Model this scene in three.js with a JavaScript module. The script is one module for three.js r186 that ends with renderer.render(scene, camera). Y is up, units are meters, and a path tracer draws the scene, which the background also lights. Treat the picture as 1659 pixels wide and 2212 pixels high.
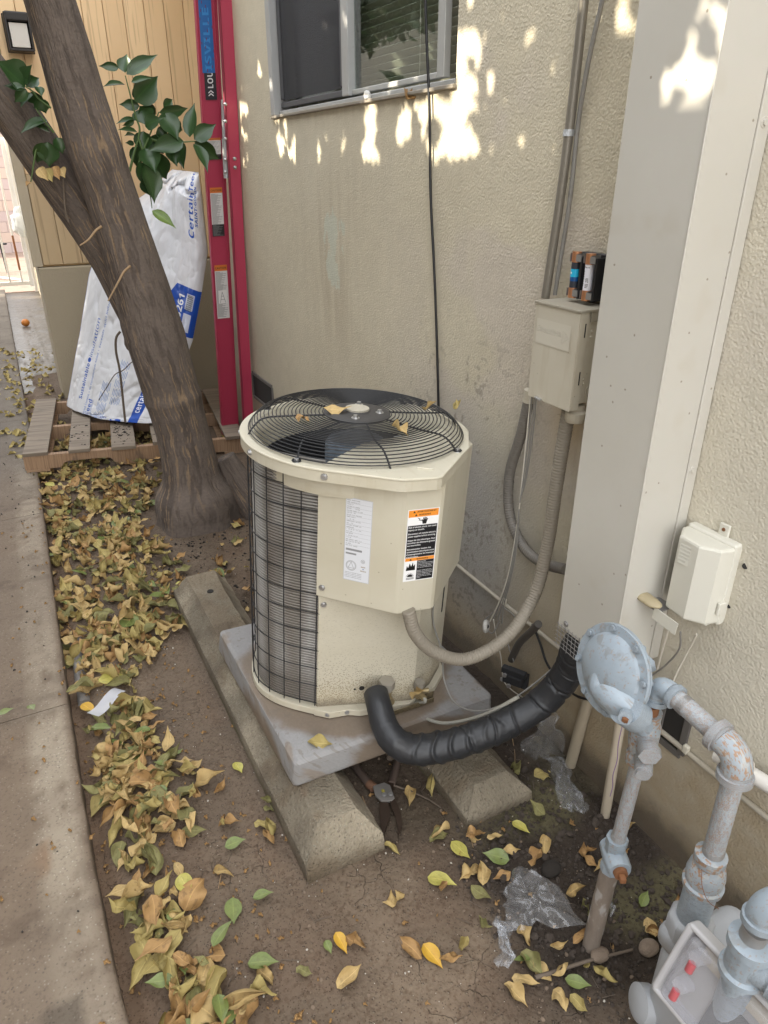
import * as THREE from 'three';
import { RoundedBoxGeometry } from 'three/addons/geometries/RoundedBoxGeometry.js';
import { mergeGeometries, toCreasedNormals, mergeVertices } from 'three/addons/utils/BufferGeometryUtils.js';

// ------------------------------------------------------------------ camera, sky, sun, exposure
const scene = new THREE.Scene();
const camera = new THREE.PerspectiveCamera(72.01, 0.75, 0.02, 400);
const CAM = new THREE.Vector3(0, 1.55, 0), YAW = THREE.MathUtils.degToRad(27.726), PITCH = THREE.MathUtils.degToRad(25.93);
camera.position.copy(CAM); camera.rotation.order = 'YXZ'; camera.rotation.y = -YAW; camera.rotation.x = -PITCH;
scene.add(camera);
const renderer = new THREE.WebGLRenderer({ antialias: true });
renderer.toneMapping = THREE.LinearToneMapping;
renderer.toneMappingExposure = 2.75;
renderer.shadowMap.enabled = true;
const SUN = new THREE.Vector3(-1, 0.54, -0.30).normalize();
{ // sky: pale blue with thin bright haze, brighter towards the sun
  const W = 512, H = 256, d = new Float32Array(W * H * 4), v = new THREE.Vector3();
  for (let j = 0; j < H; j++) for (let i = 0; i < W; i++) {
    const th = (i / W - 0.5) * 2 * Math.PI, ph = ((j + 0.5) / H - 0.5) * Math.PI;
    v.set(Math.cos(ph) * Math.cos(th), Math.sin(ph), Math.cos(ph) * Math.sin(th));
    const up = Math.max(0, v.y), h = Math.pow(1 - up, 3), s = Math.max(0, v.dot(SUN));
    const glow = 0.5 * Math.pow(s, 6) + 1.2 * Math.pow(s, 60);
    let r = 1.29 + 0.46 * h, g = 1.33 + 0.40 * h, b = 1.40 + 0.26 * h;
    if (v.y < 0) { const k = Math.max(0, 1 + v.y * 6); r = 0.25 + (r - 0.25) * k; g = 0.23 + (g - 0.23) * k; b = 0.2 + (b - 0.2) * k; }
    const o = (j * W + i) * 4; d[o] = r + glow; d[o + 1] = g + glow * 0.94; d[o + 2] = b + glow * 0.8; d[o + 3] = 1;
  }
  const t = new THREE.DataTexture(d, W, H, THREE.RGBAFormat, THREE.FloatType);
  t.mapping = THREE.EquirectangularReflectionMapping; t.magFilter = THREE.LinearFilter; t.needsUpdate = true;
  scene.background = t; scene.environment = t; scene.environmentIntensity = 1;
}
const sun = new THREE.DirectionalLight(new THREE.Color().setRGB(1, 0.9, 0.72), 4.6);
sun.position.copy(SUN).multiplyScalar(14).add(new THREE.Vector3(0.5, 1, -3)); sun.target.position.set(0.5, 1, -3);
sun.castShadow = true; sun.shadow.mapSize.set(4096, 4096); Object.assign(sun.shadow.camera, { left: -12, right: 12, top: 9, bottom: -9, near: 0.5, far: 40 });
scene.add(sun, sun.target);

// ------------------------------------------------------------------ helpers
function mulberry(a) { return () => { a |= 0; a = a + 0x6D2B79F5 | 0; let t = Math.imul(a ^ a >>> 15, 1 | a); t = t + Math.imul(t ^ t >>> 7, 61 | t) ^ t; return ((t ^ t >>> 14) >>> 0) / 4294967296; }; }
const rnd = mulberry(20231);
const R = (a, b) => a + (b - a) * rnd();
const V3 = (x, y, z) => new THREE.Vector3(x, y, z);
const lerp = (a, b, t) => a + (b - a) * t, clamp = (x, a = 0, b = 1) => Math.min(b, Math.max(a, x));
const sstep = (a, b, x) => { const t = clamp((x - a) / (b - a)); return t * t * (3 - 2 * t); };
// points of the place: the spot at photograph fraction (u, v of a 1659 x 2212 view) on the plane x, y or z = value
const FW = V3(Math.sin(YAW) * Math.cos(PITCH), -Math.sin(PITCH), -Math.cos(YAW) * Math.cos(PITCH)), RT = V3(Math.cos(YAW), 0, Math.sin(YAW)), UP = RT.clone().cross(FW);
const rayTo = (u, v) => FW.clone().addScaledVector(RT, (u - 829.5) / 1522).addScaledVector(UP, -(v - 1106) / 1522);
const onX = (u, v, x) => { const d = rayTo(u, v); return CAM.clone().addScaledVector(d, (x - CAM.x) / d.x); };
const onY = (u, v, y) => { const d = rayTo(u, v); return CAM.clone().addScaledVector(d, (y - CAM.y) / d.y); };
const onZ = (u, v, z) => { const d = rayTo(u, v); return CAM.clone().addScaledVector(d, (z - CAM.z) / d.z); };
// periodic value noise
function hash(ix, iy, s) { let h = Math.imul(ix, 374761393) + Math.imul(iy, 668265263) + Math.imul(s, 1274126177); h = Math.imul(h ^ h >>> 13, 1274126177); return ((h ^ h >>> 16) >>> 0) / 4294967296; }
function vn(x, y, px, py, s) {
  const x0 = Math.floor(x), y0 = Math.floor(y); let fx = x - x0, fy = y - y0; fx = fx * fx * (3 - 2 * fx); fy = fy * fy * (3 - 2 * fy);
  const m = (a, p) => ((a % p) + p) % p, xa = m(x0, px), xb = m(x0 + 1, px), ya = m(y0, py), yb = m(y0 + 1, py);
  return lerp(lerp(hash(xa, ya, s), hash(xb, ya, s), fx), lerp(hash(xa, yb, s), hash(xb, yb, s), fx), fy);
}
function fbm(u, v, f, oct, s, fy = f) { let a = 0.5, t = 0, n = 0; for (let o = 0; o < oct; o++) { t += a * vn(u * f, v * fy, f, fy, s + o * 17); n += a; a *= 0.55; f *= 2; fy *= 2; } return t / n; }
function cell(u, v, f, s) { // distance to nearest and second nearest seed, periodic
  const x = u * f, y = v * f, x0 = Math.floor(x), y0 = Math.floor(y); let a = 9, b = 9, id = 0;
  for (let j = -1; j < 2; j++) for (let i = -1; i < 2; i++) {
    const X = ((x0 + i) % f + f) % f, Y = ((y0 + j) % f + f) % f, dx = x0 + i + hash(X, Y, s) - x, dy = y0 + j + hash(X, Y, s + 5) - y, d = dx * dx + dy * dy;
    if (d < a) { b = a; a = d; id = hash(X, Y, s + 9); } else if (d < b) b = d;
  }
  return [Math.sqrt(a), Math.sqrt(b), id];
}
function finish(t, srgb, rx = 1, ry = 1) { t.wrapS = t.wrapT = THREE.RepeatWrapping; t.magFilter = THREE.LinearFilter; t.minFilter = THREE.LinearMipmapLinearFilter; t.repeat.set(rx, ry); if (srgb) t.colorSpace = THREE.SRGBColorSpace; t.needsUpdate = true; return t; }
const enc = c => Math.round(255 * Math.pow(clamp(c), 1 / 2.2));
function colorTex(w, h, fn, rx, ry) { // fn(u, v) -> linear rgb
  const d = new Uint8Array(w * h * 4); for (let j = 0; j < h; j++) for (let i = 0; i < w; i++) { const c = fn(i / w, j / h, i, j), o = (j * w + i) * 4; d[o] = enc(c[0]); d[o + 1] = enc(c[1]); d[o + 2] = enc(c[2]); d[o + 3] = c[3] === undefined ? 255 : Math.round(c[3] * 255); }
  return finish(new THREE.DataTexture(d, w, h), true, rx, ry);
}
function grayTex(w, h, fn, rx, ry) { const d = new Uint8Array(w * h * 4); for (let j = 0; j < h; j++) for (let i = 0; i < w; i++) { const c = Math.round(255 * clamp(fn(i / w, j / h, i, j))), o = (j * w + i) * 4; d[o] = d[o + 1] = d[o + 2] = c; d[o + 3] = 255; } return finish(new THREE.DataTexture(d, w, h), false, rx, ry); }
function canvasTex(w, h, draw) { const c = document.createElement('canvas'); c.width = w; c.height = h; draw(c.getContext('2d'), w, h); const t = new THREE.CanvasTexture(c); t.colorSpace = THREE.SRGBColorSpace; t.anisotropy = 8; return t; }
const mix3 = (a, b, t) => [lerp(a[0], b[0], t), lerp(a[1], b[1], t), lerp(a[2], b[2], t)];
function mat(c, rough = 0.6, o = {}) { const { phys, ...rest } = o; const m = new (phys ? THREE.MeshPhysicalMaterial : THREE.MeshStandardMaterial)({ roughness: rough, metalness: 0, side: THREE.DoubleSide, ...rest }); m.color.setRGB(...c); return m; }

const used = {};
function numbered(n) { const k = used[n] = (used[n] || 0) + 1; return k === 1 ? n : n + '_' + String(k - 1).padStart(3, '0'); }
function tag(o, label, category, group) { o.userData = { ...o.userData, label, category }; if (group) o.userData.group = group; return o; }
function thing(name, label, category, p = [0, 0, 0], group) { const o = new THREE.Group(); o.name = numbered(name); o.position.set(...(p.isVector3 ? p.toArray() : p)); scene.add(o); return tag(o, label, category, group); }
function shadows(m) { m.castShadow = m.receiveShadow = true; return m; }
function part(parent, name, geo, m) { const o = shadows(new THREE.Mesh(geo, m)); o.name = name; parent.add(o); return o; }
function solo(name, geo, m, label, category, group) { const o = shadows(new THREE.Mesh(geo, m)); o.name = numbered(name); scene.add(o); return tag(o, label, category, group); }
function struct(name, geo, m) { const o = geo ? shadows(new THREE.Mesh(geo, m)) : new THREE.Group(); o.name = name; o.userData.kind = 'structure'; scene.add(o); return o; }
// geometry
function triUV(g, s = 1, off = 0) { // box-mapped uv in metres
  g = g.index ? g.toNonIndexed() : g; const p = g.attributes.position, n = p.count, uv = new Float32Array(n * 2), a = V3(), b = V3(), c = V3();
  for (let i = 0; i < n; i += 3) {
    a.fromBufferAttribute(p, i); b.fromBufferAttribute(p, i + 1); c.fromBufferAttribute(p, i + 2);
    const q = b.clone().sub(a).cross(c.clone().sub(a)), X = Math.abs(q.x), Y = Math.abs(q.y), Z = Math.abs(q.z);
    [a, b, c].forEach((e, k) => { const [x, y] = X >= Y && X >= Z ? [e.z, e.y] : Y >= Z ? [e.x, e.z] : [e.x, e.y]; uv[(i + k) * 2] = x * s + off; uv[(i + k) * 2 + 1] = y * s + off * 0.7; });
  }
  g.setAttribute('uv', new THREE.BufferAttribute(uv, 2)); return g;
}
const box = (w, h, d, x = 0, y = 0, z = 0, r = 0.002) => triUV((r ? new RoundedBoxGeometry(w, h, d, 2, Math.min(r, w / 2.01, h / 2.01, d / 2.01)) : new THREE.BoxGeometry(w, h, d)).translate(x, y, z));
const box2 = (a, b, r = 0.002) => box(Math.abs(b[0] - a[0]), Math.abs(b[1] - a[1]), Math.abs(b[2] - a[2]), (a[0] + b[0]) / 2, (a[1] + b[1]) / 2, (a[2] + b[2]) / 2, r);
function cyl(a, b, r0, r1 = r0, seg = 20, open = false) { const d = b.clone().sub(a), L = d.length(), g = new THREE.CylinderGeometry(r1, r0, L, seg, 1, open); g.translate(0, L / 2, 0); g.applyQuaternion(new THREE.Quaternion().setFromUnitVectors(V3(0, 1, 0), d.normalize())); g.translate(a.x, a.y, a.z); return g; }
const merge = list => mergeGeometries(list.map(g => { g = g.index ? g.toNonIndexed() : g; for (const k of Object.keys(g.attributes)) if (!['position', 'normal', 'uv'].includes(k)) g.deleteAttribute(k); return g; }));
// a tube along points; rad(t, s, angle) in metres; uv in metres; ends closed
function sweep(pts, rad, o = {}) {
  const { n = 40, m = 14, closed = true, tension = 0.5, linear = false, flat = 1 } = o;
  const curve = linear ? (() => { const c = new THREE.CurvePath(); for (let i = 1; i < pts.length; i++) c.add(new THREE.LineCurve3(pts[i - 1], pts[i])); return c; })() : new THREE.CatmullRomCurve3(pts, false, 'centripetal', tension);
  const P = curve.getSpacedPoints(n), L = curve.getLength(), pos = [], uv = [], idx = [];
  let T = P[1].clone().sub(P[0]).normalize(), N = Math.abs(T.y) > 0.9 ? V3(1, 0, 0) : V3(0, 1, 0); N.addScaledVector(T, -N.dot(T)).normalize();
  const rf = typeof rad === 'number' ? () => rad : rad, r0 = rf(0.5, L / 2, 0);
  for (let i = 0; i <= n; i++) {
    T = (i === 0 ? P[1].clone().sub(P[0]) : i === n ? P[n].clone().sub(P[n - 1]) : P[i + 1].clone().sub(P[i - 1])).normalize();
    N.addScaledVector(T, -N.dot(T)).normalize(); const B = T.clone().cross(N);
    for (let j = 0; j <= m; j++) { const a = j / m * 2 * Math.PI, r = rf(i / n, i / n * L, a), q = P[i].clone().addScaledVector(N, Math.cos(a) * r).addScaledVector(B, Math.sin(a) * r * flat); pos.push(q.x, q.y, q.z); uv.push(j / m * Math.round(2 * Math.PI * r0 * 8 + 1) / 8, i / n * L); }
  }
  for (let i = 0; i < n; i++) for (let j = 0; j < m; j++) { const a = i * (m + 1) + j, b = a + m + 1; idx.push(a, a + 1, b, a + 1, b + 1, b); }
  const g = new THREE.BufferGeometry(); g.setAttribute('position', new THREE.Float32BufferAttribute(pos, 3)); g.setAttribute('uv', new THREE.Float32BufferAttribute(uv, 2)); g.setIndex(idx); g.computeVertexNormals();
  { const nn = g.attributes.normal; for (let i = 0; i <= n; i++) { const a = i * (m + 1), b = a + m, x = nn.getX(a) + nn.getX(b), y = nn.getY(a) + nn.getY(b), z = nn.getZ(a) + nn.getZ(b), l = Math.hypot(x, y, z) || 1; nn.setXYZ(a, x / l, y / l, z / l); nn.setXYZ(b, x / l, y / l, z / l); } }
  if (!closed) return g;
  const caps = [0, n].map(i => { const p = [], u = [], k = [], c = P[i]; p.push(c.x, c.y, c.z); u.push(0, 0); for (let j = 0; j < m; j++) { const b = (i * (m + 1) + j) * 3; p.push(pos[b], pos[b + 1], pos[b + 2]); u.push(0.01 * Math.cos(j), 0.01 * Math.sin(j)); k.push(0, ...(i ? [1 + j, 1 + (j + 1) % m] : [1 + (j + 1) % m, 1 + j])); } const q = new THREE.BufferGeometry(); q.setAttribute('position', new THREE.Float32BufferAttribute(p, 3)); q.setAttribute('uv', new THREE.Float32BufferAttribute(u, 2)); q.setIndex(k); q.computeVertexNormals(); return q; });
  return merge([g, ...caps]);
}
function lathe(prof, a, dir, seg = 28) { const g = new THREE.LatheGeometry(prof.map(p => new THREE.Vector2(p[0], p[1])), seg); g.applyQuaternion(new THREE.Quaternion().setFromUnitVectors(V3(0, 1, 0), dir.clone().normalize())); g.translate(a.x, a.y, a.z); return toCreasedNormals(triUV(g), 0.6); }
function extrude(pts, depth, bevel = 0.001, holes = []) { const s = new THREE.Shape(pts.map(p => new THREE.Vector2(p[0], p[1]))); for (const h of holes) s.holes.push(new THREE.Path(h.map(p => new THREE.Vector2(p[0], p[1])))); const g = new THREE.ExtrudeGeometry(s, { depth, bevelEnabled: bevel > 0, bevelThickness: bevel, bevelSize: bevel, bevelSegments: 2, curveSegments: 4 }); return g; }
// plan outline (x, z) risen from y0 to y1
function plan(pts, y0, y1, bevel = 0.003, holes = []) { const b = bevel, g = extrude(pts.map(p => [p[0], -p[1]]), y1 - y0 - 2 * b, b, holes.map(h => h.map(p => [p[0], -p[1]]))); g.translate(0, 0, b); g.rotateX(-Math.PI / 2); g.translate(0, y0, 0); return toCreasedNormals(triUV(g), 0.28); }
function hexBolt(p, dir, r, h, washer = 0) { const g = [cyl(p, p.clone().addScaledVector(dir, h), r, r * 0.94, 6)]; if (washer) g.push(cyl(p, p.clone().addScaledVector(dir, h * 0.3), washer, washer * 0.95, 18)); return merge(g); }
function arc(cx, cz, r, a0, a1, n) { const o = []; for (let i = 0; i <= n; i++) { const a = lerp(a0, a1, i / n) * Math.PI / 180; o.push([cx + r * Math.cos(a), cz + r * Math.sin(a)]); } return o; }
function displace(g, f) { const p = g.attributes.position, v = V3(); for (let i = 0; i < p.count; i++) { v.fromBufferAttribute(p, i); f(v); p.setXYZ(i, v.x, v.y, v.z); } g.computeVertexNormals(); return g; }
const n3 = (x, y, z, f, s) => (vn(x * f + 100, y * f + 100, 4096, 4096, s) + vn(y * f + 200, z * f + 100, 4096, 4096, s + 1) + vn(z * f + 300, x * f + 100, 4096, 4096, s + 2)) / 3 - 0.5;

// ------------------------------------------------------------------ surface textures
const stuccoBump = grayTex(1024, 1024, (u, v) => {
  const q = cell(u, v, 78, 14), a = fbm(u, v, 110, 2, 11), b = fbm(u, v, 44, 2, 12), c = vn(u * 330, v * 330, 330, 330, 13);
  return 0.34 * sstep(0.75, 0.1, q[0]) * (0.3 + 0.7 * q[2]) + 0.3 * a + 0.26 * b + 0.1 * c;
});
const WZ0 = -5.6, WZL = 6, WY = 3; // wall stains and painted shade: uv1 spans z -5.6..0.4, y 0..3
const wallMap = colorTex(2048, 1024, (u, v) => {
  const z = WZ0 + u * WZL, y = v * WY, n = fbm(u, v, 24, 5, 21, 12), n2 = fbm(u, v, 160, 4, 22, 80), n3_ = fbm(u, v, 8, 3, 23, 4), streak = fbm(u, v, 220, 3, 24, 6);
  let c = mix3([0.62, 0.56, 0.43], [0.56, 0.50, 0.375], n);
  c = mix3(c, [0.5, 0.455, 0.37], 0.3 * sstep(0.5, 0.75, n3_));
  // pale lilac cast where the paint is older, to the right of the window
  c = mix3(c, [0.56, 0.49, 0.45], 0.4 * sstep(0.5, 0.62, fbm(u, v, 14, 4, 25, 7)) * sstep(-2.4, -1.6, z));
  c = mix3(c, [0.60, 0.565, 0.48], 0.75 * sstep(-1.1, -0.8, z));
  // soiled splash zone above the ground
  c = mix3(c, [0.34, 0.265, 0.165], 0.8 * sstep(0.50, 0.24, y + 0.16 * (n - 0.5)) * (0.75 + 0.5 * n2));
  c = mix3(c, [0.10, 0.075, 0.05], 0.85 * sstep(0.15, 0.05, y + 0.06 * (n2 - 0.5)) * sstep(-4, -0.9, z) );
  // grey film behind the machine
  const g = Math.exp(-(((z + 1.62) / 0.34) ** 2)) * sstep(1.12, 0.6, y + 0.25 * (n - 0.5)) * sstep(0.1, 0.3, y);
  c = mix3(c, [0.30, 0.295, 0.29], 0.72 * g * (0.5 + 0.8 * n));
  const dots = sstep(0.58, 0.72, fbm(u, v, 420, 2, 26, 210)) * sstep(0.4, 0.6, fbm(u, v, 60, 3, 28, 30)) * sstep(1.25, 0.95, y) * Math.exp(-(((z + 1.75) / 0.35) ** 2));
  c = mix3(c, [0.16, 0.13, 0.1], 0.5 * dots);
  // water stain and flaked paint under the window
  const w = Math.exp(-(((z + 2.72) / 0.22) ** 2)) * sstep(0.75, 1.1, y) * sstep(1.7, 1.3, y);
  c = mix3(c, [0.40, 0.33, 0.23], 0.45 * w * sstep(0.35, 0.7, streak));
  const fl = Math.exp(-(((z + 2.68) / 0.13) ** 2)) * sstep(1.08, 1.14, y) * sstep(1.52, 1.34, y);
  if (fl * 1.3 * fbm(u, v, 200, 3, 27, 40) > 0.5) c = [0.55, 0.55, 0.45];
  // soiling under the sill; far end tinted tan above, shade painted below
  c = mix3(c, [0.33, 0.27, 0.19], 0.5 * sstep(1.66, 1.755, y) * sstep(1.78, 1.755, y) * sstep(-3.4, -3.2, z) * sstep(-1.8, -1.95, z) * streak);
  c = mix3(c, [0.5, 0.37, 0.2], 0.5 * sstep(-3.2, -4.6, z) * sstep(0.8, 1.4, y));
  c = mix3(c, [0.2, 0.17, 0.13], 0.5 * sstep(-3.0, -3.9, z) * sstep(1.4, 0.6, y));
  // rust runs under the switch box
  c = mix3(c, [0.45, 0.30, 0.13], 0.7 * Math.exp(-(((z + 1.27) / 0.06) ** 2)) * sstep(0.82, 1.02, y) * sstep(1.1, 1.05, y) * (0.4 + streak));
  return c.map(k => k * (0.94 + 0.12 * n2));
});
const dirtMap = colorTex(1024, 1024, (u, v) => {
  const n = fbm(u, v, 6, 5, 31), f = fbm(u, v, 90, 4, 32), p = cell(u, v, 60, 33), q = cell(u, v, 130, 34);
  let c = mix3([0.215, 0.175, 0.137], [0.285, 0.235, 0.185], n); c = mix3(c, [0.16, 0.115, 0.08], 0.7 * sstep(0.5, 0.75, f));
  if (p[2] > 0.9 && p[0] < 0.26) c = mix3(c, [0.42, 0.37, 0.31], 0.8 * sstep(0.26, 0.14, p[0]));
  if (q[2] > 0.86 && q[0] < 0.3) c = mix3(c, [0.10, 0.07, 0.05], 0.9);
  const wv = u + 0.09 * (fbm(u, v, 10, 4, 35) - 0.5), wu = v + 0.09 * (fbm(u, v, 10, 4, 36) - 0.5), k = cell(((wv % 1) + 1) % 1, ((wu % 1) + 1) % 1, 9, 37), crack = k[1] - k[0];
  if (fbm(u, v, 4, 2, 38) > 0.46) c = mix3(c, [0.10, 0.075, 0.05], 0.7 * sstep(0.012, 0.003, crack) * sstep(0.5, 0.6, fbm(u, v, 5, 3, 138)));
  return c;
});
const dirtBump = grayTex(1024, 1024, (u, v) => {
  const p = cell(u, v, 60, 33), wv = u + 0.09 * (fbm(u, v, 10, 4, 35) - 0.5), wu = v + 0.09 * (fbm(u, v, 10, 4, 36) - 0.5), k = cell(((wv % 1) + 1) % 1, ((wu % 1) + 1) % 1, 9, 37);
  return 0.45 * fbm(u, v, 40, 5, 39) + 0.25 * fbm(u, v, 12, 3, 40) + (p[2] > 0.9 ? 0.3 * sstep(0.3, 0.1, p[0]) : 0) + 0.15 - 0.35 * sstep(0.014, 0.002, k[1] - k[0]) * sstep(0.5, 0.6, fbm(u, v, 5, 3, 138));
});
const concMap = colorTex(1024, 1024, (u, v) => {
  const n = fbm(u, v, 5, 5, 41), f = fbm(u, v, 140, 3, 42), p = cell(u, v, 110, 43);
  let c = mix3([0.36, 0.30, 0.235], [0.45, 0.385, 0.31], n); c = mix3(c, [0.27, 0.22, 0.17], 0.5 * sstep(0.5, 0.8, f));
  if (p[2] > 0.8) c = mix3(c, p[2] > 0.9 ? [0.62, 0.58, 0.5] : [0.2, 0.17, 0.14], 0.6 * sstep(0.4, 0.15, p[0]));
  c = mix3(c, [0.22, 0.17, 0.13], 0.5 * sstep(0.55, 0.75, fbm(u, v, 9, 4, 44)));
  return c;
});
const concBump = grayTex(1024, 1024, (u, v) => { const p = cell(u, v, 110, 43); return 0.6 * fbm(u, v, 120, 4, 45) + 0.3 * fbm(u, v, 14, 3, 46) - 0.3 * sstep(0.3, 0.05, p[0]) * (p[2] > 0.7 ? 1 : 0) + 0.2; });
const barkFn = (u, v) => { const w = 0.05 * (fbm(u, v, 6, 3, 51) - 0.5), r = fbm(((u + w) % 1 + 1) % 1, v, 46, 4, 52, 7); return r; };
const barkMap = colorTex(1024, 1024, (u, v) => {
  const r = barkFn(u, v), n = fbm(u, v, 7, 4, 53), f = fbm(u, v, 160, 2, 54);
  let c = mix3([0.095, 0.073, 0.059], [0.145, 0.113, 0.092], n); c = mix3(c, [0.055, 0.04, 0.032], 0.6 * sstep(0.48, 0.3, r));
  const uw = ((u + 0.035 * (n - 0.5)) % 1 + 1) % 1, line = vn(uw * 190, v * 15, 190, 15, 55) * 0.7 + 0.3 * vn(uw * 380, v * 50, 380, 50, 155);
  c = mix3(c, [0.27, 0.185, 0.11], 0.75 * sstep(0.60, 0.76, line) * sstep(0.38, 0.6, fbm(u, v, 12, 3, 56, 4))); c = mix3(c, [0.05, 0.038, 0.03], 0.45 * sstep(0.36, 0.22, line));
  return c.map(k => k * (0.85 + 0.3 * f));
});
const barkBump = grayTex(1024, 1024, (u, v) => { const n = fbm(u, v, 7, 4, 53), uw = ((u + 0.035 * (n - 0.5)) % 1 + 1) % 1, line = vn(uw * 190, v * 15, 190, 15, 55) * 0.7 + 0.3 * vn(uw * 380, v * 50, 380, 50, 155); return 0.6 * barkFn(u, v) + 0.25 * fbm(u, v, 120, 2, 57) - 0.3 * sstep(0.6, 0.82, line) + 0.2; });
const woodTex = (base, dark, s) => colorTex(512, 512, (u, v) => { const g = fbm(u, v, 4, 3, s, 70), f = fbm(u, v, 8, 2, s + 1, 180), st = fbm(u, v, 5, 4, s + 2); let c = mix3(base, dark, 0.8 * sstep(0.4, 0.75, g)); c = mix3(c, dark, 0.5 * f); return mix3(c, [0.05, 0.04, 0.035], 0.6 * sstep(0.56, 0.8, st)); });
const palletTop = woodTex([0.27, 0.22, 0.165], [0.15, 0.115, 0.085], 61), palletSide = woodTex([0.36, 0.23, 0.135], [0.23, 0.14, 0.08], 65);
const speck = colorTex(1024, 1024, (u, v) => { // painted sheet metal: faint dust and specks
  const n = fbm(u, v, 6, 5, 71), p = cell(u, v, 90, 72); let c = [1, 1, 1]; c = mix3(c, [0.80, 0.765, 0.70], 0.8 * n); c = mix3(c, [0.78, 0.73, 0.64], 0.3 * sstep(0.55, 0.8, fbm(u, v, 60, 3, 171, 7)));
  if (p[2] > 0.975 && p[0] < 0.13) c = mix3(c, [0.35, 0.3, 0.25], 0.6); return c;
});
const lowerDirt = colorTex(1024, 1024, (u, v) => { // splashed lower panel; v rises from the pan
  const n = fbm(u, v, 8, 5, 75), p = cell(u, v, 120, 76), f = fbm(u, v, 150, 2, 77); let c = mix3([0.56, 0.52, 0.42], [0.52, 0.475, 0.37], n);
  const low = sstep(0.62, 0.0, v + 0.25 * (n - 0.5));
  if (p[2] > 0.94 - 0.6 * low && p[0] < 0.34) c = mix3(c, [0.17, 0.13, 0.085], 0.75 * (0.35 + low));
  c = mix3(c, [0.42, 0.34, 0.2], 0.45 * sstep(0.3, 0, v + 0.2 * (n - 0.5))); c = mix3(c, [0.1, 0.08, 0.06], 0.75 * sstep(0.1, 0.0, v + 0.12 * (n - 0.5)) );
  return c.map(k => k * (0.93 + 0.1 * f));
});
const padMap = colorTex(1024, 1024, (u, v) => { // plastic pad, uv 0..1 over its top
  const n = fbm(u, v, 7, 5, 81), f = fbm(u, v, 130, 3, 82), r = Math.hypot(u - 0.47, v - 0.53); let c = mix3([0.235, 0.23, 0.228], [0.30, 0.292, 0.288], n);
  c = mix3(c, [0.17, 0.125, 0.085], 0.9 * sstep(0.52, 0.46, r + 0.10 * (n - 0.5))); c = mix3(c, [0.22, 0.17, 0.125], 0.65 * sstep(0.5, 0.7, fbm(u, v, 10, 4, 83))); c = mix3(c, [0.16, 0.13, 0.10], 0.45 * sstep(0.64, 0.74, fbm(u, v, 40, 3, 183)));
  return c.map(k => k * (0.9 + 0.2 * f));
});
const pipeMap = colorTex(512, 512, (u, v) => { const n = fbm(u, v, 9, 5, 91), f = fbm(u, v, 60, 3, 92); let c = mix3([0.35, 0.39, 0.425], [0.28, 0.315, 0.345], n); c = mix3(c, [0.33, 0.18, 0.085], 0.85 * sstep(0.55, 0.61, 0.34 * n + 0.68 * fbm(u, v, 90, 3, 192))); return mix3(c, [0.5, 0.49, 0.45], 0.4 * sstep(0.6, 0.75, fbm(u, v, 30, 3, 93))); }, 3, 3);
const pipeClean = colorTex(512, 512, (u, v) => { const n = fbm(u, v, 7, 5, 94), f = fbm(u, v, 80, 3, 95); let c = mix3([0.335, 0.39, 0.44], [0.26, 0.305, 0.345], n); c = mix3(c, [0.2, 0.18, 0.15], 0.45 * sstep(0.58, 0.72, fbm(u, v, 18, 4, 194))); return mix3(c, [0.30, 0.2, 0.12], 0.5 * sstep(0.68, 0.76, f)); }, 3, 3);
const rawPipe = colorTex(512, 512, (u, v) => { const n = fbm(u, v, 10, 5, 96), p = fbm(u, v, 24, 4, 97); return mix3(mix3([0.28, 0.23, 0.19], [0.17, 0.135, 0.105], n), [0.42, 0.4, 0.38], 0.7 * sstep(0.55, 0.68, p)); });
const ductMap = colorTex(1024, 1024, (u, v) => { const n = fbm(u, v, 4, 5, 172), p = cell(u, v, 40, 173), st = fbm(u, v, 60, 3, 174, 3); let c = mix3([1, 1, 1], [0.88, 0.865, 0.83], n); c = mix3(c, [0.86, 0.82, 0.75], 0.35 * sstep(0.62, 0.8, fbm(u, v, 9, 4, 175))); if (p[2] > 0.965 && p[0] < 0.09) c = mix3(c, [0.35, 0.28, 0.2], 0.7); return c; });
const fineBump = grayTex(512, 512, (u, v) => fbm(u, v, 40, 4, 98));
const leafVein = (c0, c1, spots, s) => colorTex(128, 256, (u, v) => { const x = Math.abs(u - 0.5) * 2, n = fbm(u, v, 5, 4, s), q = Math.abs(((v * 9 - x * 2.2) % 1 + 1) % 1 - 0.5); let c = mix3(c0, c1, n); c = mix3(c, c0.map(k => k * 0.7), 0.35 * sstep(0.46, 0.5, q)); c = mix3(c, c1.map(k => Math.min(1, k * 1.35)), sstep(0.07, 0.02, x) * 0.6); return mix3(c, [0.07, 0.04, 0.02], spots * sstep(0.58, 0.72, fbm(u, v, 9, 3, s + 3))); });
const LT = [
  leafVein([0.40, 0.275, 0.105], [0.52, 0.375, 0.165], 0.25, 101), leafVein([0.29, 0.16, 0.055], [0.41, 0.25, 0.095], 0.35, 104), leafVein([0.30, 0.235, 0.075], [0.42, 0.33, 0.12], 0.25, 107), leafVein([0.165, 0.155, 0.05], [0.25, 0.225, 0.085], 0.35, 110),
  leafVein([0.12, 0.165, 0.04], [0.20, 0.235, 0.065], 0.22, 113), leafVein([0.40, 0.37, 0.07], [0.50, 0.44, 0.12], 0.18, 116), leafVein([0.50, 0.27, 0.025], [0.58, 0.36, 0.04], 0.1, 119), leafVein([0.016, 0.046, 0.010], [0.027, 0.068, 0.014], 0.0, 122)];

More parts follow.
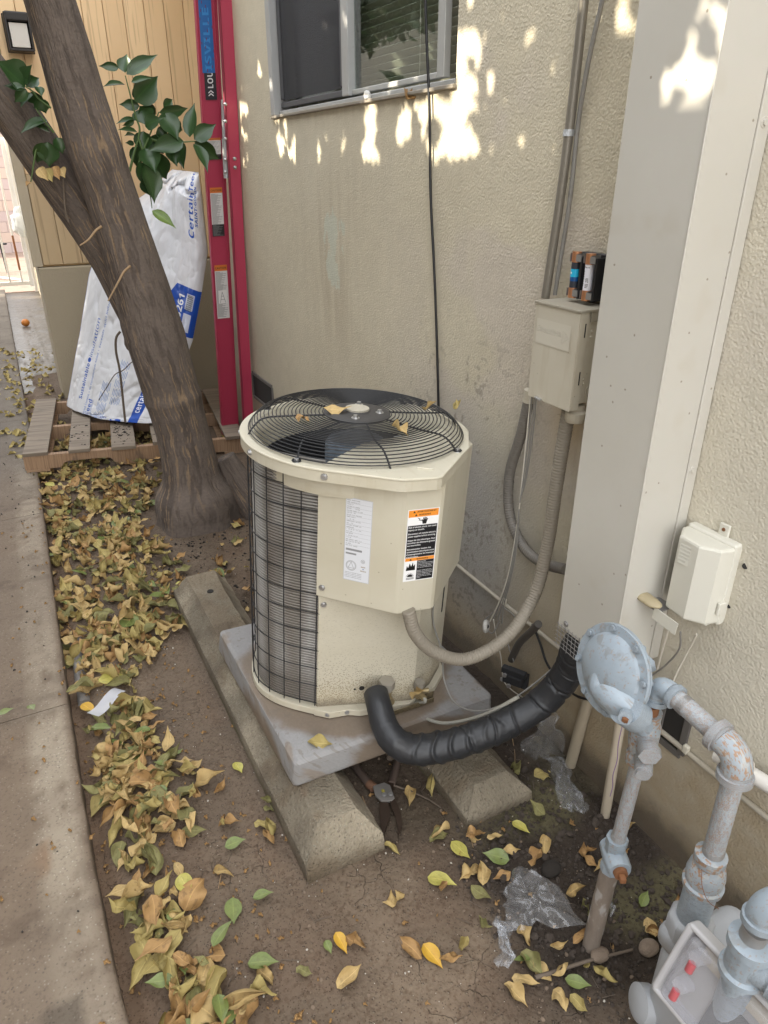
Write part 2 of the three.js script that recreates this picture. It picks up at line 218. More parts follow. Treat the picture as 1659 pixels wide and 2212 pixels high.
// ------------------------------------------------------------------ materials
const M = {
  wall: mat([1, 1, 1], 0.92, { map: wallMap, bumpMap: stuccoBump, bumpScale: 0.0022 }),
  stucco: mat([0.50, 0.43, 0.32], 0.92, { bumpMap: stuccoBump, bumpScale: 0.002 }),
  dirt: mat([1, 1, 1], 0.95, { map: dirtMap, bumpMap: dirtBump, bumpScale: 0.013, vertexColors: true }),
  conc: mat([0.78, 0.78, 0.78], 0.9, { map: concMap, bumpMap: concBump, bumpScale: 0.0022, vertexColors: true }),
  stop: mat([0.66, 0.68, 0.66], 0.94, { map: concMap, bumpMap: concBump, bumpScale: 0.008, vertexColors: true }),
  bark: mat([1, 1, 1], 0.95, { map: barkMap, bumpMap: barkBump, bumpScale: 0.0075 }),
  cream: mat([0.60, 0.565, 0.46], 0.42, { map: speck }), lower: mat([1, 1, 1], 0.5, { map: lowerDirt }),
  black: mat([0.018, 0.018, 0.02], 0.45), blackMatt: mat([0.02, 0.02, 0.022], 0.8), steel: mat([0.52, 0.52, 0.52], 0.4, { metalness: 0.9 }), dullSteel: mat([0.36, 0.35, 0.34], 0.5, { metalness: 0.7 }),
  galv: mat([0.58, 0.6, 0.62], 0.38, { metalness: 0.75, bumpMap: fineBump, bumpScale: 0.0006 }), alu: mat([0.42, 0.43, 0.44], 0.5, { metalness: 0.35, map: speck }),
  fanBlade: mat([0.10, 0.125, 0.155], 0.45, { metalness: 0.3 }), motor: mat([0.17, 0.205, 0.25], 0.5),
  pad: mat([1, 1, 1], 0.55, { map: padMap, bumpMap: fineBump, bumpScale: 0.0006 }),
  duct: mat([0.57, 0.55, 0.50], 0.5, { map: ductMap }), dutyBeige: mat([0.56, 0.52, 0.43], 0.55, { map: speck }), whitePlastic: mat([0.66, 0.64, 0.56], 0.45), pvc: mat([0.62, 0.58, 0.48], 0.5), tanPvc: mat([0.40, 0.34, 0.25], 0.6, { bumpMap: fineBump, bumpScale: 0.0004 }),
  flex: mat([0.17, 0.155, 0.135], 0.55), flexTan: mat([0.25, 0.22, 0.175], 0.6), rigid: mat([0.27, 0.25, 0.215], 0.45, { metalness: 0.4, map: speck }),
  tape: mat([0.024, 0.025, 0.028], 0.44, { bumpMap: fineBump, bumpScale: 0.0015 }), wire: mat([0.24, 0.23, 0.21], 0.5), cable: mat([0.012, 0.012, 0.013], 0.4), pale: mat([0.62, 0.58, 0.5], 0.5),
  pipe: mat([1, 1, 1], 0.5, { map: pipeMap, bumpMap: fineBump, bumpScale: 0.0008 }), pipeBlue: mat([1, 1, 1], 0.45, { map: pipeClean, bumpMap: fineBump, bumpScale: 0.0008 }), raw: mat([1, 1, 1], 0.85, { map: rawPipe, bumpMap: fineBump, bumpScale: 0.003 }), rust: mat([0.24, 0.10, 0.04], 0.8, { bumpMap: fineBump, bumpScale: 0.001 }),
  copper: mat([0.62, 0.30, 0.16], 0.35, { metalness: 0.8 }), brass: mat([0.35, 0.28, 0.16], 0.5, { metalness: 0.6 }),
  red: mat([0.38, 0.032, 0.072], 0.5, { bumpMap: fineBump, bumpScale: 0.0005 }), redDark: mat([0.20, 0.015, 0.035], 0.5), footYellow: mat([0.35, 0.29, 0.06], 0.7),
  film: mat([0.95, 0.96, 0.98], 0.08, { phys: true, transmission: 0.91, thickness: 0, ior: 1.5, transparent: false }), glass: mat([0.86, 0.9, 0.88], 0.02, { phys: true, transmission: 1, thickness: 0, ior: 1.5 }),
  blind: mat([0.42, 0.40, 0.33], 0.6), dark: mat([0.02, 0.018, 0.016], 0.9), screen: mat([0.035, 0.035, 0.04], 0.8, { transparent: true, opacity: 0.66 }),
  orange: mat([0.55, 0.19, 0.03], 0.5, { bumpMap: fineBump, bumpScale: 0.001 }), twig: mat([0.13, 0.1, 0.075], 0.9), deadTwig: mat([0.30, 0.2, 0.11], 0.8), green: mat([0.07, 0.12, 0.03], 0.6),
  soil: mat([0.025, 0.02, 0.016], 0.95),
};
const leafMats = LT.map((t, i) => mat([1, 1, 1], i === 7 ? 0.36 : i > 3 && i < 7 ? 0.45 : 0.75, { map: t }));

// ------------------------------------------------------------------ ground
const EDGE = [[-7, 0.01], [-3.92, -0.022], [-3.02, -0.047], [-2.3, -0.066], [-1.74, -0.078], [-1.4, -0.082], [-1.1, -0.078], [-0.94, -0.069], [-0.6, -0.045], [0.6, 0.05]];
const edgeX = z => { for (let i = 1; i < EDGE.length; i++) if (z <= EDGE[i][0]) { const a = EDGE[i - 1], b = EDGE[i]; return lerp(a[1], b[1], (z - a[0]) / (b[0] - a[0])); } return 0.05; };
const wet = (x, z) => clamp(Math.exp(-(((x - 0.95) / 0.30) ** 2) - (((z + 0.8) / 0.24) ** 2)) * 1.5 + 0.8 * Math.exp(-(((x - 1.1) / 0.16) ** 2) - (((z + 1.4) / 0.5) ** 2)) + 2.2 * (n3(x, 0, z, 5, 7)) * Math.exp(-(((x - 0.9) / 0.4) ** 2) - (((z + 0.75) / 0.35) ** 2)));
function groundY(x, z) {
  let y = 0.020 * n3(x, 0, z, 3.1, 3) + 0.008 * n3(x, 0, z, 14, 5) + 0.004 * n3(x, 0, z, 42, 6);
  y += 0.045 * sstep(-3.0, -4.6, z) * 0.5; y -= 0.03 * sstep(0.12, 0.02, x - edgeX(z)) * 0.7;
  y += 0.018 * Math.max(0, n3(x, 1, z, 30, 8)) * wet(x, z) * 3; y += 0.02 * Math.max(0, 0.4 + n3(x, 2, z, 9, 9)) * wet(x, z);
  return y;
}
{
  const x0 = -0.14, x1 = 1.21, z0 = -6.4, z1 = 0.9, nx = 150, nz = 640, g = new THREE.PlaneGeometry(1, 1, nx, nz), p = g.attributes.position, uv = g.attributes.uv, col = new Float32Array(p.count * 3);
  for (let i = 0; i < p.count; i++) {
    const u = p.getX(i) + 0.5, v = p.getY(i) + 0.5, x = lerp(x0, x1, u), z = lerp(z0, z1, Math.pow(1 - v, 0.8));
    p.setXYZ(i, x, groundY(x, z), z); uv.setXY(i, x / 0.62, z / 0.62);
    const w = wet(x, z), n = n3(x, 0, z, 4, 15); let c = mix3([0.54, 0.48, 0.42], [0.80, 0.72, 0.63], sstep(-0.2, 0.25, n)); c = mix3(c, [0.56, 0.47, 0.40], 0.8 * sstep(0.0, 0.2, n3(x, 7, z, 9, 17))); c = mix3(c, [0.30, 0.26, 0.22], 0.9 * sstep(0.42, 0.62, x + 0.1 * n) * sstep(-0.98, -1.12, z) * sstep(-2.6, -2.2, z)); c = mix3(c, [0.15, 0.13, 0.115], clamp(1.4 * w));  // soil beneath and behind the pad painted darker as its shade
    c = mix3(c, [0.62, 0.68, 0.42], 0.55 * sstep(0.05, 0.3, n3(x, 5, z, 6, 16)) * sstep(0.45, 0.7, x) * sstep(-1.6, -1.0, z));
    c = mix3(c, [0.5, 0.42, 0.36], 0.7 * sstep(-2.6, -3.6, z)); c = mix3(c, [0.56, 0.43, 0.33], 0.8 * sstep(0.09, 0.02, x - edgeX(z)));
    c = mix3(c, [0.42, 0.38, 0.34], 0.8 * sstep(0.1, -0.1, x - 0.36) * 0 + 0.5 * sstep(0.3, 0.36, x) * sstep(0.66, 0.6, x) * sstep(-1.12, -1.2, z));  // ground along the left block darkened too, as painted contact shade
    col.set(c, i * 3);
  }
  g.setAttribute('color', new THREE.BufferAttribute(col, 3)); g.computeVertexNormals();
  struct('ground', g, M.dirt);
  const far = new THREE.CircleGeometry(150, 40); far.rotateX(-Math.PI / 2); far.translate(0, -0.07, 0); triUV(far);
  struct('terrain', triUV(far, 0.5), mat([0.3, 0.26, 0.22], 0.95));
}
// sidewalk: slabs with a trowelled edge, each its own piece
{
  const walk = struct('sidewalk'); const cuts = [-11.5, -9.2, -7.0, -5.1, -3.5, -1.985, 0.35, 2.2];
  for (let k = 0; k + 1 < cuts.length; k++) {
    const za = cuts[k] + 0.0012, zb = cuts[k + 1] - 0.0012, nz = Math.max(10, Math.round((zb - za) / 0.025)), xs = [-1.5, -1.2, -0.9, -0.7, -0.55, -0.4, -0.3, -0.22, -0.17, -0.13, -0.10, -0.08, -0.06, -0.045, -0.03, -0.018, -0.009, -0.003, 0, 0.001, 0.002], ys = i => i < 17 ? 0 : [-0.0015, -0.005, -0.02, -0.11][i - 17];
    const pos = [], uv = [], col = [], idx = [], nx = xs.length;
    for (let j = 0; j <= nz; j++) for (let i = 0; i < nx; i++) {
      const z = lerp(za, zb, j / nz), wob = 0.006 * n3(0, 0, z, 14, 61) + 0.004 * n3(0, 0, z, 60, 62), x = edgeX(z) + xs[i] + wob * (i > 10 ? 1 : 0); let y = 0.05 + ys(i) + 0.004 * n3(x, 0, z, 3, 63);
      if (j === 0 || j === nz) y -= i < 19 ? 0.004 : 0;
      pos.push(x, y, z); uv.push((x - (i > 17 ? ys(i) : 0)) / 0.8, z / 0.8);
      const d = -xs[i], n = n3(x, 0, z, 16, 64), pale_ = sstep(0.13, 0.09, d + 0.06 * n) * sstep(0.005, 0.03, d) * sstep(-0.12, 0.12, n3(x, 3, z, 40, 66) + 0.1); let c = mix3([0.56, 0.49, 0.43], [1.05, 1.04, 0.98], pale_ * 0.85);
      c = mix3(c, [0.55, 0.5, 0.46], 0.6 * sstep(0.02, 0.22, n3(x, 1, z, 5, 65))); c = mix3(c, [0.42, 0.43, 0.45], 0.75 * sstep(-3.2, -5, z)); if (i > 17) c = mix3(c, [0.42, 0.36, 0.3], 0.8);
      const st = Math.hypot((x + 0.195) / 0.045, (z + 1.0) / 0.05); c = mix3(c, [0.3, 0.28, 0.26], 0.8 * sstep(1.1, 0.7, st + 1.2 * n3(x, 0, z, 40, 67))); const s2 = Math.hypot((x + 0.19) / 0.025, (z + 1.42) / 0.06); c = mix3(c, [0.62, 0.45, 0.33], 0.8 * sstep(1.1, 0.6, s2));
      col.push(...c);
    }
    for (let j = 0; j < nz; j++) for (let i = 0; i + 1 < nx; i++) { const a = j * nx + i, b = a + nx; idx.push(a, b, a + 1, a + 1, b, b + 1); }
    for (const j of [0, nz]) { const o = pos.length / 3; for (let i = 0; i < nx; i++) { const b = (j * nx + i) * 3; pos.push(pos[b], pos[b + 1], pos[b + 2], pos[b], -0.06, pos[b + 2]); uv.push(0, 0, 0, 0.1); col.push(0.4, 0.36, 0.32, 0.3, 0.27, 0.24); } for (let i = 0; i + 1 < nx; i++) idx.push(o + 2 * i, o + 2 * i + 1, o + 2 * i + 2, o + 2 * i + 1, o + 2 * i + 3, o + 2 * i + 2); }
    const g = new THREE.BufferGeometry(); g.setAttribute('position', new THREE.Float32BufferAttribute(pos, 3)); g.setAttribute('uv', new THREE.Float32BufferAttribute(uv, 2)); g.setAttribute('color', new THREE.Float32BufferAttribute(col, 3)); g.setIndex(idx);
    const s = part(walk, 'slab', toCreasedNormals(g, 0.7), M.conc); 
  }
  // damp strip between the walk and the house beyond the pallet
  const g = new THREE.PlaneGeometry(0.55, 5.4, 30, 160); g.rotateX(-Math.PI / 2); displace(g, v => { v.y = 0.012 + 0.02 * n3(v.x, 0, v.z, 7, 68) + 0.008 * n3(v.x, 0, v.z, 25, 69); }); g.translate(0.28, 0, -8.6); triUV(g);
  const gg = triUV(g, 1.3); gg.setAttribute('color', new THREE.Float32BufferAttribute(new Float32Array(gg.attributes.position.count * 3).fill(0.27), 3)); gg.computeVertexNormals(); struct('path', gg, mat([1, 1, 1], 0.35, { map: concMap, bumpMap: dirtBump, bumpScale: 0.006, vertexColors: true }));
  const y = box(14, 0.04, 14, -2, -0.035, -18.6, 0); struct('courtyard', y, mat([0.62, 0.52, 0.5], 0.85, { map: concMap, bumpMap: concBump, bumpScale: 0.002 }));
}

// ------------------------------------------------------------------ house
const WX = 1.19, WZ = { a: -3.285, b: -1.852, y0: 1.757, y1: 2.72 };
const house = thing('house', 'beige stucco house wall with aluminium window, tan board siding at the far end', 'house', [0, 0, 0]);
{
  // wall, drawn in (z, y) with the window opening left out, 0.2 m thick towards +x
  const s = [[-4.32, -0.1], [4.5, -0.1], [4.5, 3.15], [-4.32, 3.15]], hole = [[WZ.a, WZ.y0], [WZ.b, WZ.y0], [WZ.b, WZ.y1], [WZ.a, WZ.y1]];
  const g = extrude(s, 0.2, 0, [hole]); const p = g.attributes.position, n = p.count, uv0 = new Float32Array(n * 2), uv1 = new Float32Array(n * 2);
  for (let i = 0; i < n; i++) { const z = p.getX(i), y = p.getY(i), d = p.getZ(i); p.setXYZ(i, WX + d, y, z); uv0[2 * i] = (z + d) / 0.5; uv0[2 * i + 1] = (y + d) / 0.5; uv1[2 * i] = (z - WZ0) / WZL; uv1[2 * i + 1] = y / WY; }
  g.setAttribute('uv', new THREE.BufferAttribute(uv0, 2)); g.setAttribute('uv1', new THREE.BufferAttribute(uv1, 2)); g.computeVertexNormals();
  wallMap.channel = 1; wallMap.wrapS = wallMap.wrapT = THREE.ClampToEdgeWrapping;
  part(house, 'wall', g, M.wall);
  // far return wall: stucco plinth below, grooved boards above
  part(house, 'foundation', box2([0.26, -0.1, -5.95], [1.9, 0.945, -5.56], 0.01), mat([0.37, 0.315, 0.225], 0.92, { bumpMap: stuccoBump, bumpScale: 0.002 }));
  const sidingMap = colorTex(512, 512, (u, v) => { const g = fbm(u, v, 90, 2, 131, 3), n = fbm(u, v, 5, 4, 132); let c = mix3([0.87, 0.64, 0.38], [0.82, 0.585, 0.33], n); return mix3(c, [0.5, 0.35, 0.19], 0.5 * sstep(0.66, 0.8, g)); }), sidingM = [0, 1, 2].map(i => mat([1 - 0.05 * i, 1 - 0.06 * i, 1 - 0.07 * i], 0.7, { map: sidingMap, bumpMap: sidingMap, bumpScale: 0.0012 })), lowShadeM = mat([0.62, 0.64, 0.66], 0.8, { map: sidingMap, bumpMap: sidingMap, bumpScale: 0.002 });  // lower boards get a darkened siding copy standing in for shade
  part(house, 'recess_wall', box2([1.75, -0.1, -5.56], [1.9, 3.1, -4.3], 0), M.stucco); part(house, 'recess_wall', box2([1.392, -0.1, -4.32], [1.75, 3.1, -4.2], 0), M.stucco);
  for (let k = 0; k < 12; k++) { const a = 0.30 + k * 0.127, b = Math.min(a + 0.1235, 1.748); if (k < 3) part(house, 'siding_board', box2([a, 0.96, -5.62], [b, 1.52, -5.575 - 0.003 * (k % 2)], 0.003), lowShadeM); part(house, 'siding_board', box2([a, k < 3 ? 1.523 : 0.96, -5.62], [b, 3.1, -5.58], 0.003), sidingM[k % 3]); }
  part(house, 'sheathing', box2([0.27, 0.948, -5.9], [1.9, 3.1, -5.6], 0), mat([0.52, 0.36, 0.19], 0.9));
  part(house, 'corner_trim', box2([0.235, 0.95, -5.66], [0.296, 3.1, -5.568], 0.004), mat([0.50, 0.43, 0.32], 0.7, { map: speck }));
  part(house, 'side_wall', box2([0.475, -0.1, -11.3], [0.6, 3.1, -5.96], 0), M.stucco);
  part(house, 'end_wall', box2([0.61, -0.1, -11.3], [6, 3.1, -5.96], 0), M.stucco);
  part(house, 'roof', box2([1.12, 3.16, -5.8], [6, 3.3, 4.6], 0.01), mat([0.3, 0.27, 0.24], 0.8));
  part(house, 'interior', merge([box2([2.4, 1.0, -4.2], [2.42, 3.1, -0.9], 0), box2([1.4, 1.0, -4.22], [2.4, 3.1, -4.2], 0), box2([1.4, 1.0, -0.92], [2.4, 3.1, -0.9], 0), box2([1.4, 0.98, -4.2], [2.4, 1.0, -0.9], 0), box2([1.4, 3.1, -4.2], [2.4, 3.14, -0.9], 0)]), mat([0.16, 0.14, 0.12], 0.9));
  // window
  const w = new THREE.Group(); w.name = 'window'; house.add(w); w.userData.label = 'aluminium sliding window with a dark insect screen over its left half';
  const fx = WX + 0.012, bar = (za, zb, ya, yb, xa, xb) => box2([xa, ya, za], [xb, yb, zb], 0.003);
  part(w, 'frame', merge([bar(WZ.a, WZ.a + 0.045, WZ.y0, WZ.y1, fx - 0.022, fx + 0.05), bar(WZ.b - 0.02, WZ.b, WZ.y0, WZ.y1, fx + 0.012, fx + 0.05), bar(WZ.a + 0.055, WZ.b - 0.02, WZ.y0, WZ.y0 + 0.014, fx - 0.004, fx + 0.06), bar(WZ.a + 0.055, WZ.b - 0.02, WZ.y1 - 0.03, WZ.y1, fx, fx + 0.05)]), M.alu);
  part(w, 'mullion', merge([bar(-2.60, -2.548, WZ.y0 + 0.022, WZ.y1 - 0.03, fx - 0.002, fx + 0.03)]), M.alu);
  part(w, 'sash_frame', merge([bar(-1.992, -1.955, WZ.y0 + 0.024, WZ.y1 - 0.03, fx + 0.012, fx + 0.035), bar(-2.548, -1.992, WZ.y0 + 0.024, WZ.y0 + 0.040, fx + 0.012, fx + 0.035)]), mat([0.42, 0.42, 0.4], 0.5, { metalness: 0.3 }));
  part(w, 'screen_frame', merge([bar(WZ.a + 0.06, -2.602, WZ.y0 + 0.024, WZ.y0 + 0.044, fx + 0.004, fx + 0.016), bar(WZ.a + 0.06, WZ.a + 0.085, WZ.y0 + 0.055, WZ.y1 - 0.03, fx + 0.004, fx + 0.016), bar(-2.625, -2.602, WZ.y0 + 0.055, WZ.y1 - 0.03, fx + 0.004, fx + 0.016)]), mat([0.07, 0.07, 0.075], 0.6));
  part(w, 'insect_screen', box2([fx + 0.008, WZ.y0 + 0.05, WZ.a + 0.08], [fx + 0.0095, WZ.y1 - 0.03, -2.62], 0), M.screen);
  part(w, 'pane', box2([fx + 0.024, WZ.y0 + 0.04, -2.55], [fx + 0.0245, WZ.y1 - 0.02, -1.985], 0), M.glass);
  part(w, 'pane', box2([fx + 0.04, WZ.y0 + 0.03, WZ.a + 0.04], [fx + 0.0405, WZ.y1 - 0.02, -2.55], 0), M.glass);
  part(w, 'sill', box2([WX - 0.012, WZ.y0 - 0.012, WZ.a - 0.004], [WX + 0.02, WZ.y0 - 0.001, WZ.b + 0.004], 0.003), mat([0.30, 0.27, 0.225], 0.8, { map: speck }));
  part(w, 'reveal', box2([WX + 0.062, WZ.y0 - 0.001, WZ.a + 0.001], [WX + 0.19, WZ.y0 + 0.018, WZ.b - 0.001], 0.002), mat([0.4, 0.36, 0.3], 0.7));
  const slat = box(0.024, 0.0016, 1.385, 0, 0, 0, 0); slat.rotateZ(-0.8);
  for (let y = WZ.y0 + 0.035; y < WZ.y1 - 0.03; y += 0.0225) { const o = part(w, 'blind_slat', slat, M.blind); o.position.set(WX + 0.105, y, (WZ.a + WZ.b) / 2); }
  for (const z of [-3.0, -2.2, -1.9]) part(w, 'blind_cord', cyl(V3(WX + 0.09, WZ.y0 + 0.02, z), V3(WX + 0.09, WZ.y1, z), 0.001, 0.001, 5), M.pale);
  // crawl-space vents
  for (const [z, y, l] of [[-3.72, 0.43, 0.34], [-0.805, 0.385, 0.07]]) {
    const v = new THREE.Group(); v.name = 'foundation_vent'; house.add(v); v.position.set(WX, y, z);
    part(v, 'frame', merge([box(0.012, 0.018, l, 0, 0.07, 0), box(0.012, 0.018, l, 0, -0.07, 0), box(0.012, 0.13, 0.018, 0, 0, l / 2), box(0.012, 0.13, 0.018, 0, 0, -l / 2)]), mat([0.12, 0.11, 0.1], 0.8));
    const b = []; for (let k = -l / 2; k < l / 2; k += 0.012) b.push(box(0.003, 0.13, 0.002, 0, 0, k, 0)); for (let k = -0.06; k < 0.065; k += 0.012) b.push(box(0.003, 0.002, l, 0.0005, k, 0, 0));
    part(v, 'mesh', merge(b), M.dullSteel); part(v, 'opening', box(0.004, 0.126, l - 0.01, -0.001, 0, 0, 0), M.dark);
  }
  // drilled holes near the phone box
  for (const [u, v, r] of [[1610, 1223, 0.006], [1575, 1310, 0.004]]) part(house, 'drilled_hole', cyl(onX(u, v, WX - 0.001), onX(u, v, WX + 0.004), r, r, 12), M.dark);
}
// the building across the walk, outside the frame: its eaves throw the shade line on the wall
{
  const b = thing('neighbour_house', 'pale stucco neighbouring house with a low roof across the walk', 'house', [0, 0, 0]);
  part(b, 'wall', box2([-6, -0.1, -11.6], [-2.75, 3.3, 3.2], 0), mat([0.3, 0.275, 0.24], 0.9, { bumpMap: stuccoBump, bumpScale: 0.002 }));
  part(b, 'roof', extrude([[-2.6, 3.50], [-2.6, 3.62], [-4.5, 3.9], [-6.4, 3.62], [-6.4, 3.5]], 15.2, 0).translate(0, 0, -11.8), mat([0.22, 0.19, 0.17], 0.9));
}
// ------------------------------------------------------------------ line cover duct
{
  const d = thing('line_cover', 'tall cream sheet metal line cover screwed to the stucco wall', 'duct cover', [0, 0, 0]);
  const z0 = -1.068, z1 = -0.888, x0 = 1.045, yb = 0.545;
  const face = triUV(displace(new THREE.BoxGeometry(0.0016, 2.5, z1 - z0, 1, 60, 8), v => { v.x += 0.0012 * n3(0, v.y, v.z, 6, 71); })).translate(x0, yb + 1.25, (z0 + z1) / 2);
  part(d, 'front_panel', face, M.duct);
  part(d, 'side_panel', box2([x0 - 0.0008, yb - 0.02, z1], [WX - 0.03, yb + 2.5, z1 + 0.0016], 0.0006), M.duct);
  part(d, 'side_panel', box2([x0 - 0.0008, yb, z0 - 0.0016], [WX - 0.001, yb + 2.5, z0], 0.0006), M.duct);
  part(d, 'flange', merge([box2([WX - 0.03, yb - 0.02, z1 + 0.0004], [WX - 0.002, yb + 2.5, z1 + 0.0055], 0.002)]), M.duct);
  for (const y of [1.0, 1.62, 2.2]) part(d, 'screw', hexBolt(V3(WX - 0.017, y, z1 + 0.0055), V3(0, 0, 1), 0.006, 0.004, 0.009), M.duct);
  part(d, 'corner_bead', cyl(V3(x0, yb, z1), V3(x0, yb + 2.5, z1), 0.0022, 0.0022, 8), M.duct);
  const p = []; for (let k = 0; k <= 15; k++) p.push(cyl(V3(x0 - 0.002, yb + 0.012, z0 + k * 0.0125), V3(x0 - 0.004 + 0.006 * n3(k, 0, 0, 1, 5), yb - 0.052 - 0.012 * (k / 15), z0 + k * 0.0125 + 0.004), 0.0008, 0.0008, 5)); for (let k = 0; k < 6; k++) p.push(cyl(V3(x0 - 0.003, yb + 0.008 - k * 0.0115, z0 - 0.004), V3(x0 - 0.003, yb + 0.006 - k * 0.013, z1 + 0.002), 0.0008, 0.0008, 5));
  part(d, 'wire_mesh', merge(p), M.dullSteel);
  for (const z of [z0 + 0.025, z0 + 0.09, z0 + 0.15]) part(d, 'screw', hexBolt(V3(x0 - 0.001, yb + 0.02, z), V3(-1, 0, 0), 0.005, 0.004, 0.008), M.dullSteel);
  part(d, 'lining', box2([x0 + 0.02, yb + 0.012, z0 + 0.01], [WX - 0.01, yb + 0.016, z1 - 0.01], 0), M.dark);
}
// ------------------------------------------------------------------ telephone box
{
  const o = thing('phone_box', 'cream plastic telephone junction box on the wall right of the line cover', 'junction box', [WX, 0.797, -0.806]);
  part(o, 'cover', plan([[0, -0.053], [-0.034, -0.053], [-0.064, -0.032], [-0.069, 0.016], [-0.049, 0.047], [-0.028, 0.053], [0, 0.053]], -0.088, 0.086, 0.005), M.whitePlastic);
  part(o, 'base', box2([-0.022, -0.095, -0.058], [0, 0.093, 0.06], 0.006), M.whitePlastic);
  const tx = canvasTex(256, 256, (c, w, h) => { c.fillStyle = '#808080'; c.fillRect(0, 0, w, h); c.fillStyle = '#ffffff'; c.font = 'bold 30px sans-serif'; ['TELEPHONE', 'NETWORK', 'INTERFACE', 'CUSTOMER', 'ACCESS'].forEach((t, i) => c.fillText(t, 14, 42 + i * 46)); });
  const em = mat([0.66, 0.64, 0.56], 0.45, { bumpMap: tx, bumpScale: 0.0012 });
  const pl = new THREE.PlaneGeometry(0.04, 0.045); pl.rotateY(-Math.PI / 2 + 0.104); pl.translate(-0.0728, 0.052, -0.006); part(o, 'raised_lettering', pl, em);
  part(o, 'mounting_tab', merge([box(0.006, 0.028, 0.024, -0.006, 0.105, 0.016, 0.003)]), M.whitePlastic); part(o, 'screw', hexBolt(V3(-0.009, 0.107, 0.016), V3(-1, 0, 0), 0.004, 0.002), M.rust);
  part(o, 'latch', box(0.02, 0.028, 0.008, -0.026, -0.048, 0.061, 0.003), M.whitePlastic); part(o, 'latch', box(0.016, 0.014, 0.012, -0.028, -0.094, 0.038, 0.003), M.whitePlastic);
  const tg = tag(solo('cable_tag', box(0.0015, 0.03, 0.064, 0, 0, 0, 0.0007).rotateX(0.08).translate(...onX(1436, 1341, 1.10).toArray()), M.whitePlastic, '', ''), 'blank white plastic tag hanging below the phone box, spotted with mould', 'tag');
  const wx = solo('wax_drip', displace(new THREE.SphereGeometry(0.02, 20, 14).scale(0.9, 0.45, 1.6), v => { v.multiplyScalar(1 + 0.5 * n3(v.x, v.y, v.z, 70, 3)); }).translate(...onX(1400, 1296, 1.10).toArray()), mat([0.42, 0.35, 0.22], 0.6), 'crusty yellowish lump on a metal clip left of the phone box', 'debris');
  part(wx, 'clip', box(0.05, 0.002, 0.05, 1.13, onX(1415, 1303, 1.12).y - 0.006, onX(1415, 1303, 1.12).z, 0.001), M.dullSteel);
  const wires = [[[1445, 1355, 1.13], [1432, 1400, 1.15], [1420, 1445, 1.17]], [[1470, 1365, 1.13], [1468, 1400, 1.15], [1440, 1435, 1.17], [1405, 1462, 1.18]], [[1505, 1370, 1.15], [1490, 1400, 1.17], [1455, 1470, 1.182], [1448, 1510, 1.185]]];
  wires.forEach((w, i) => solo('phone_wire', sweep(w.map(q => onX(q[0], q[1], q[2])), 0.0022, { n: 24, m: 7 }), i === 1 ? M.wire : M.pale, ['thin pale wire leftmost under the phone box', 'dark grey wire bending left under the phone box', 'pale wire rightmost under the phone box, running down the wall'][i], 'wire'));
}
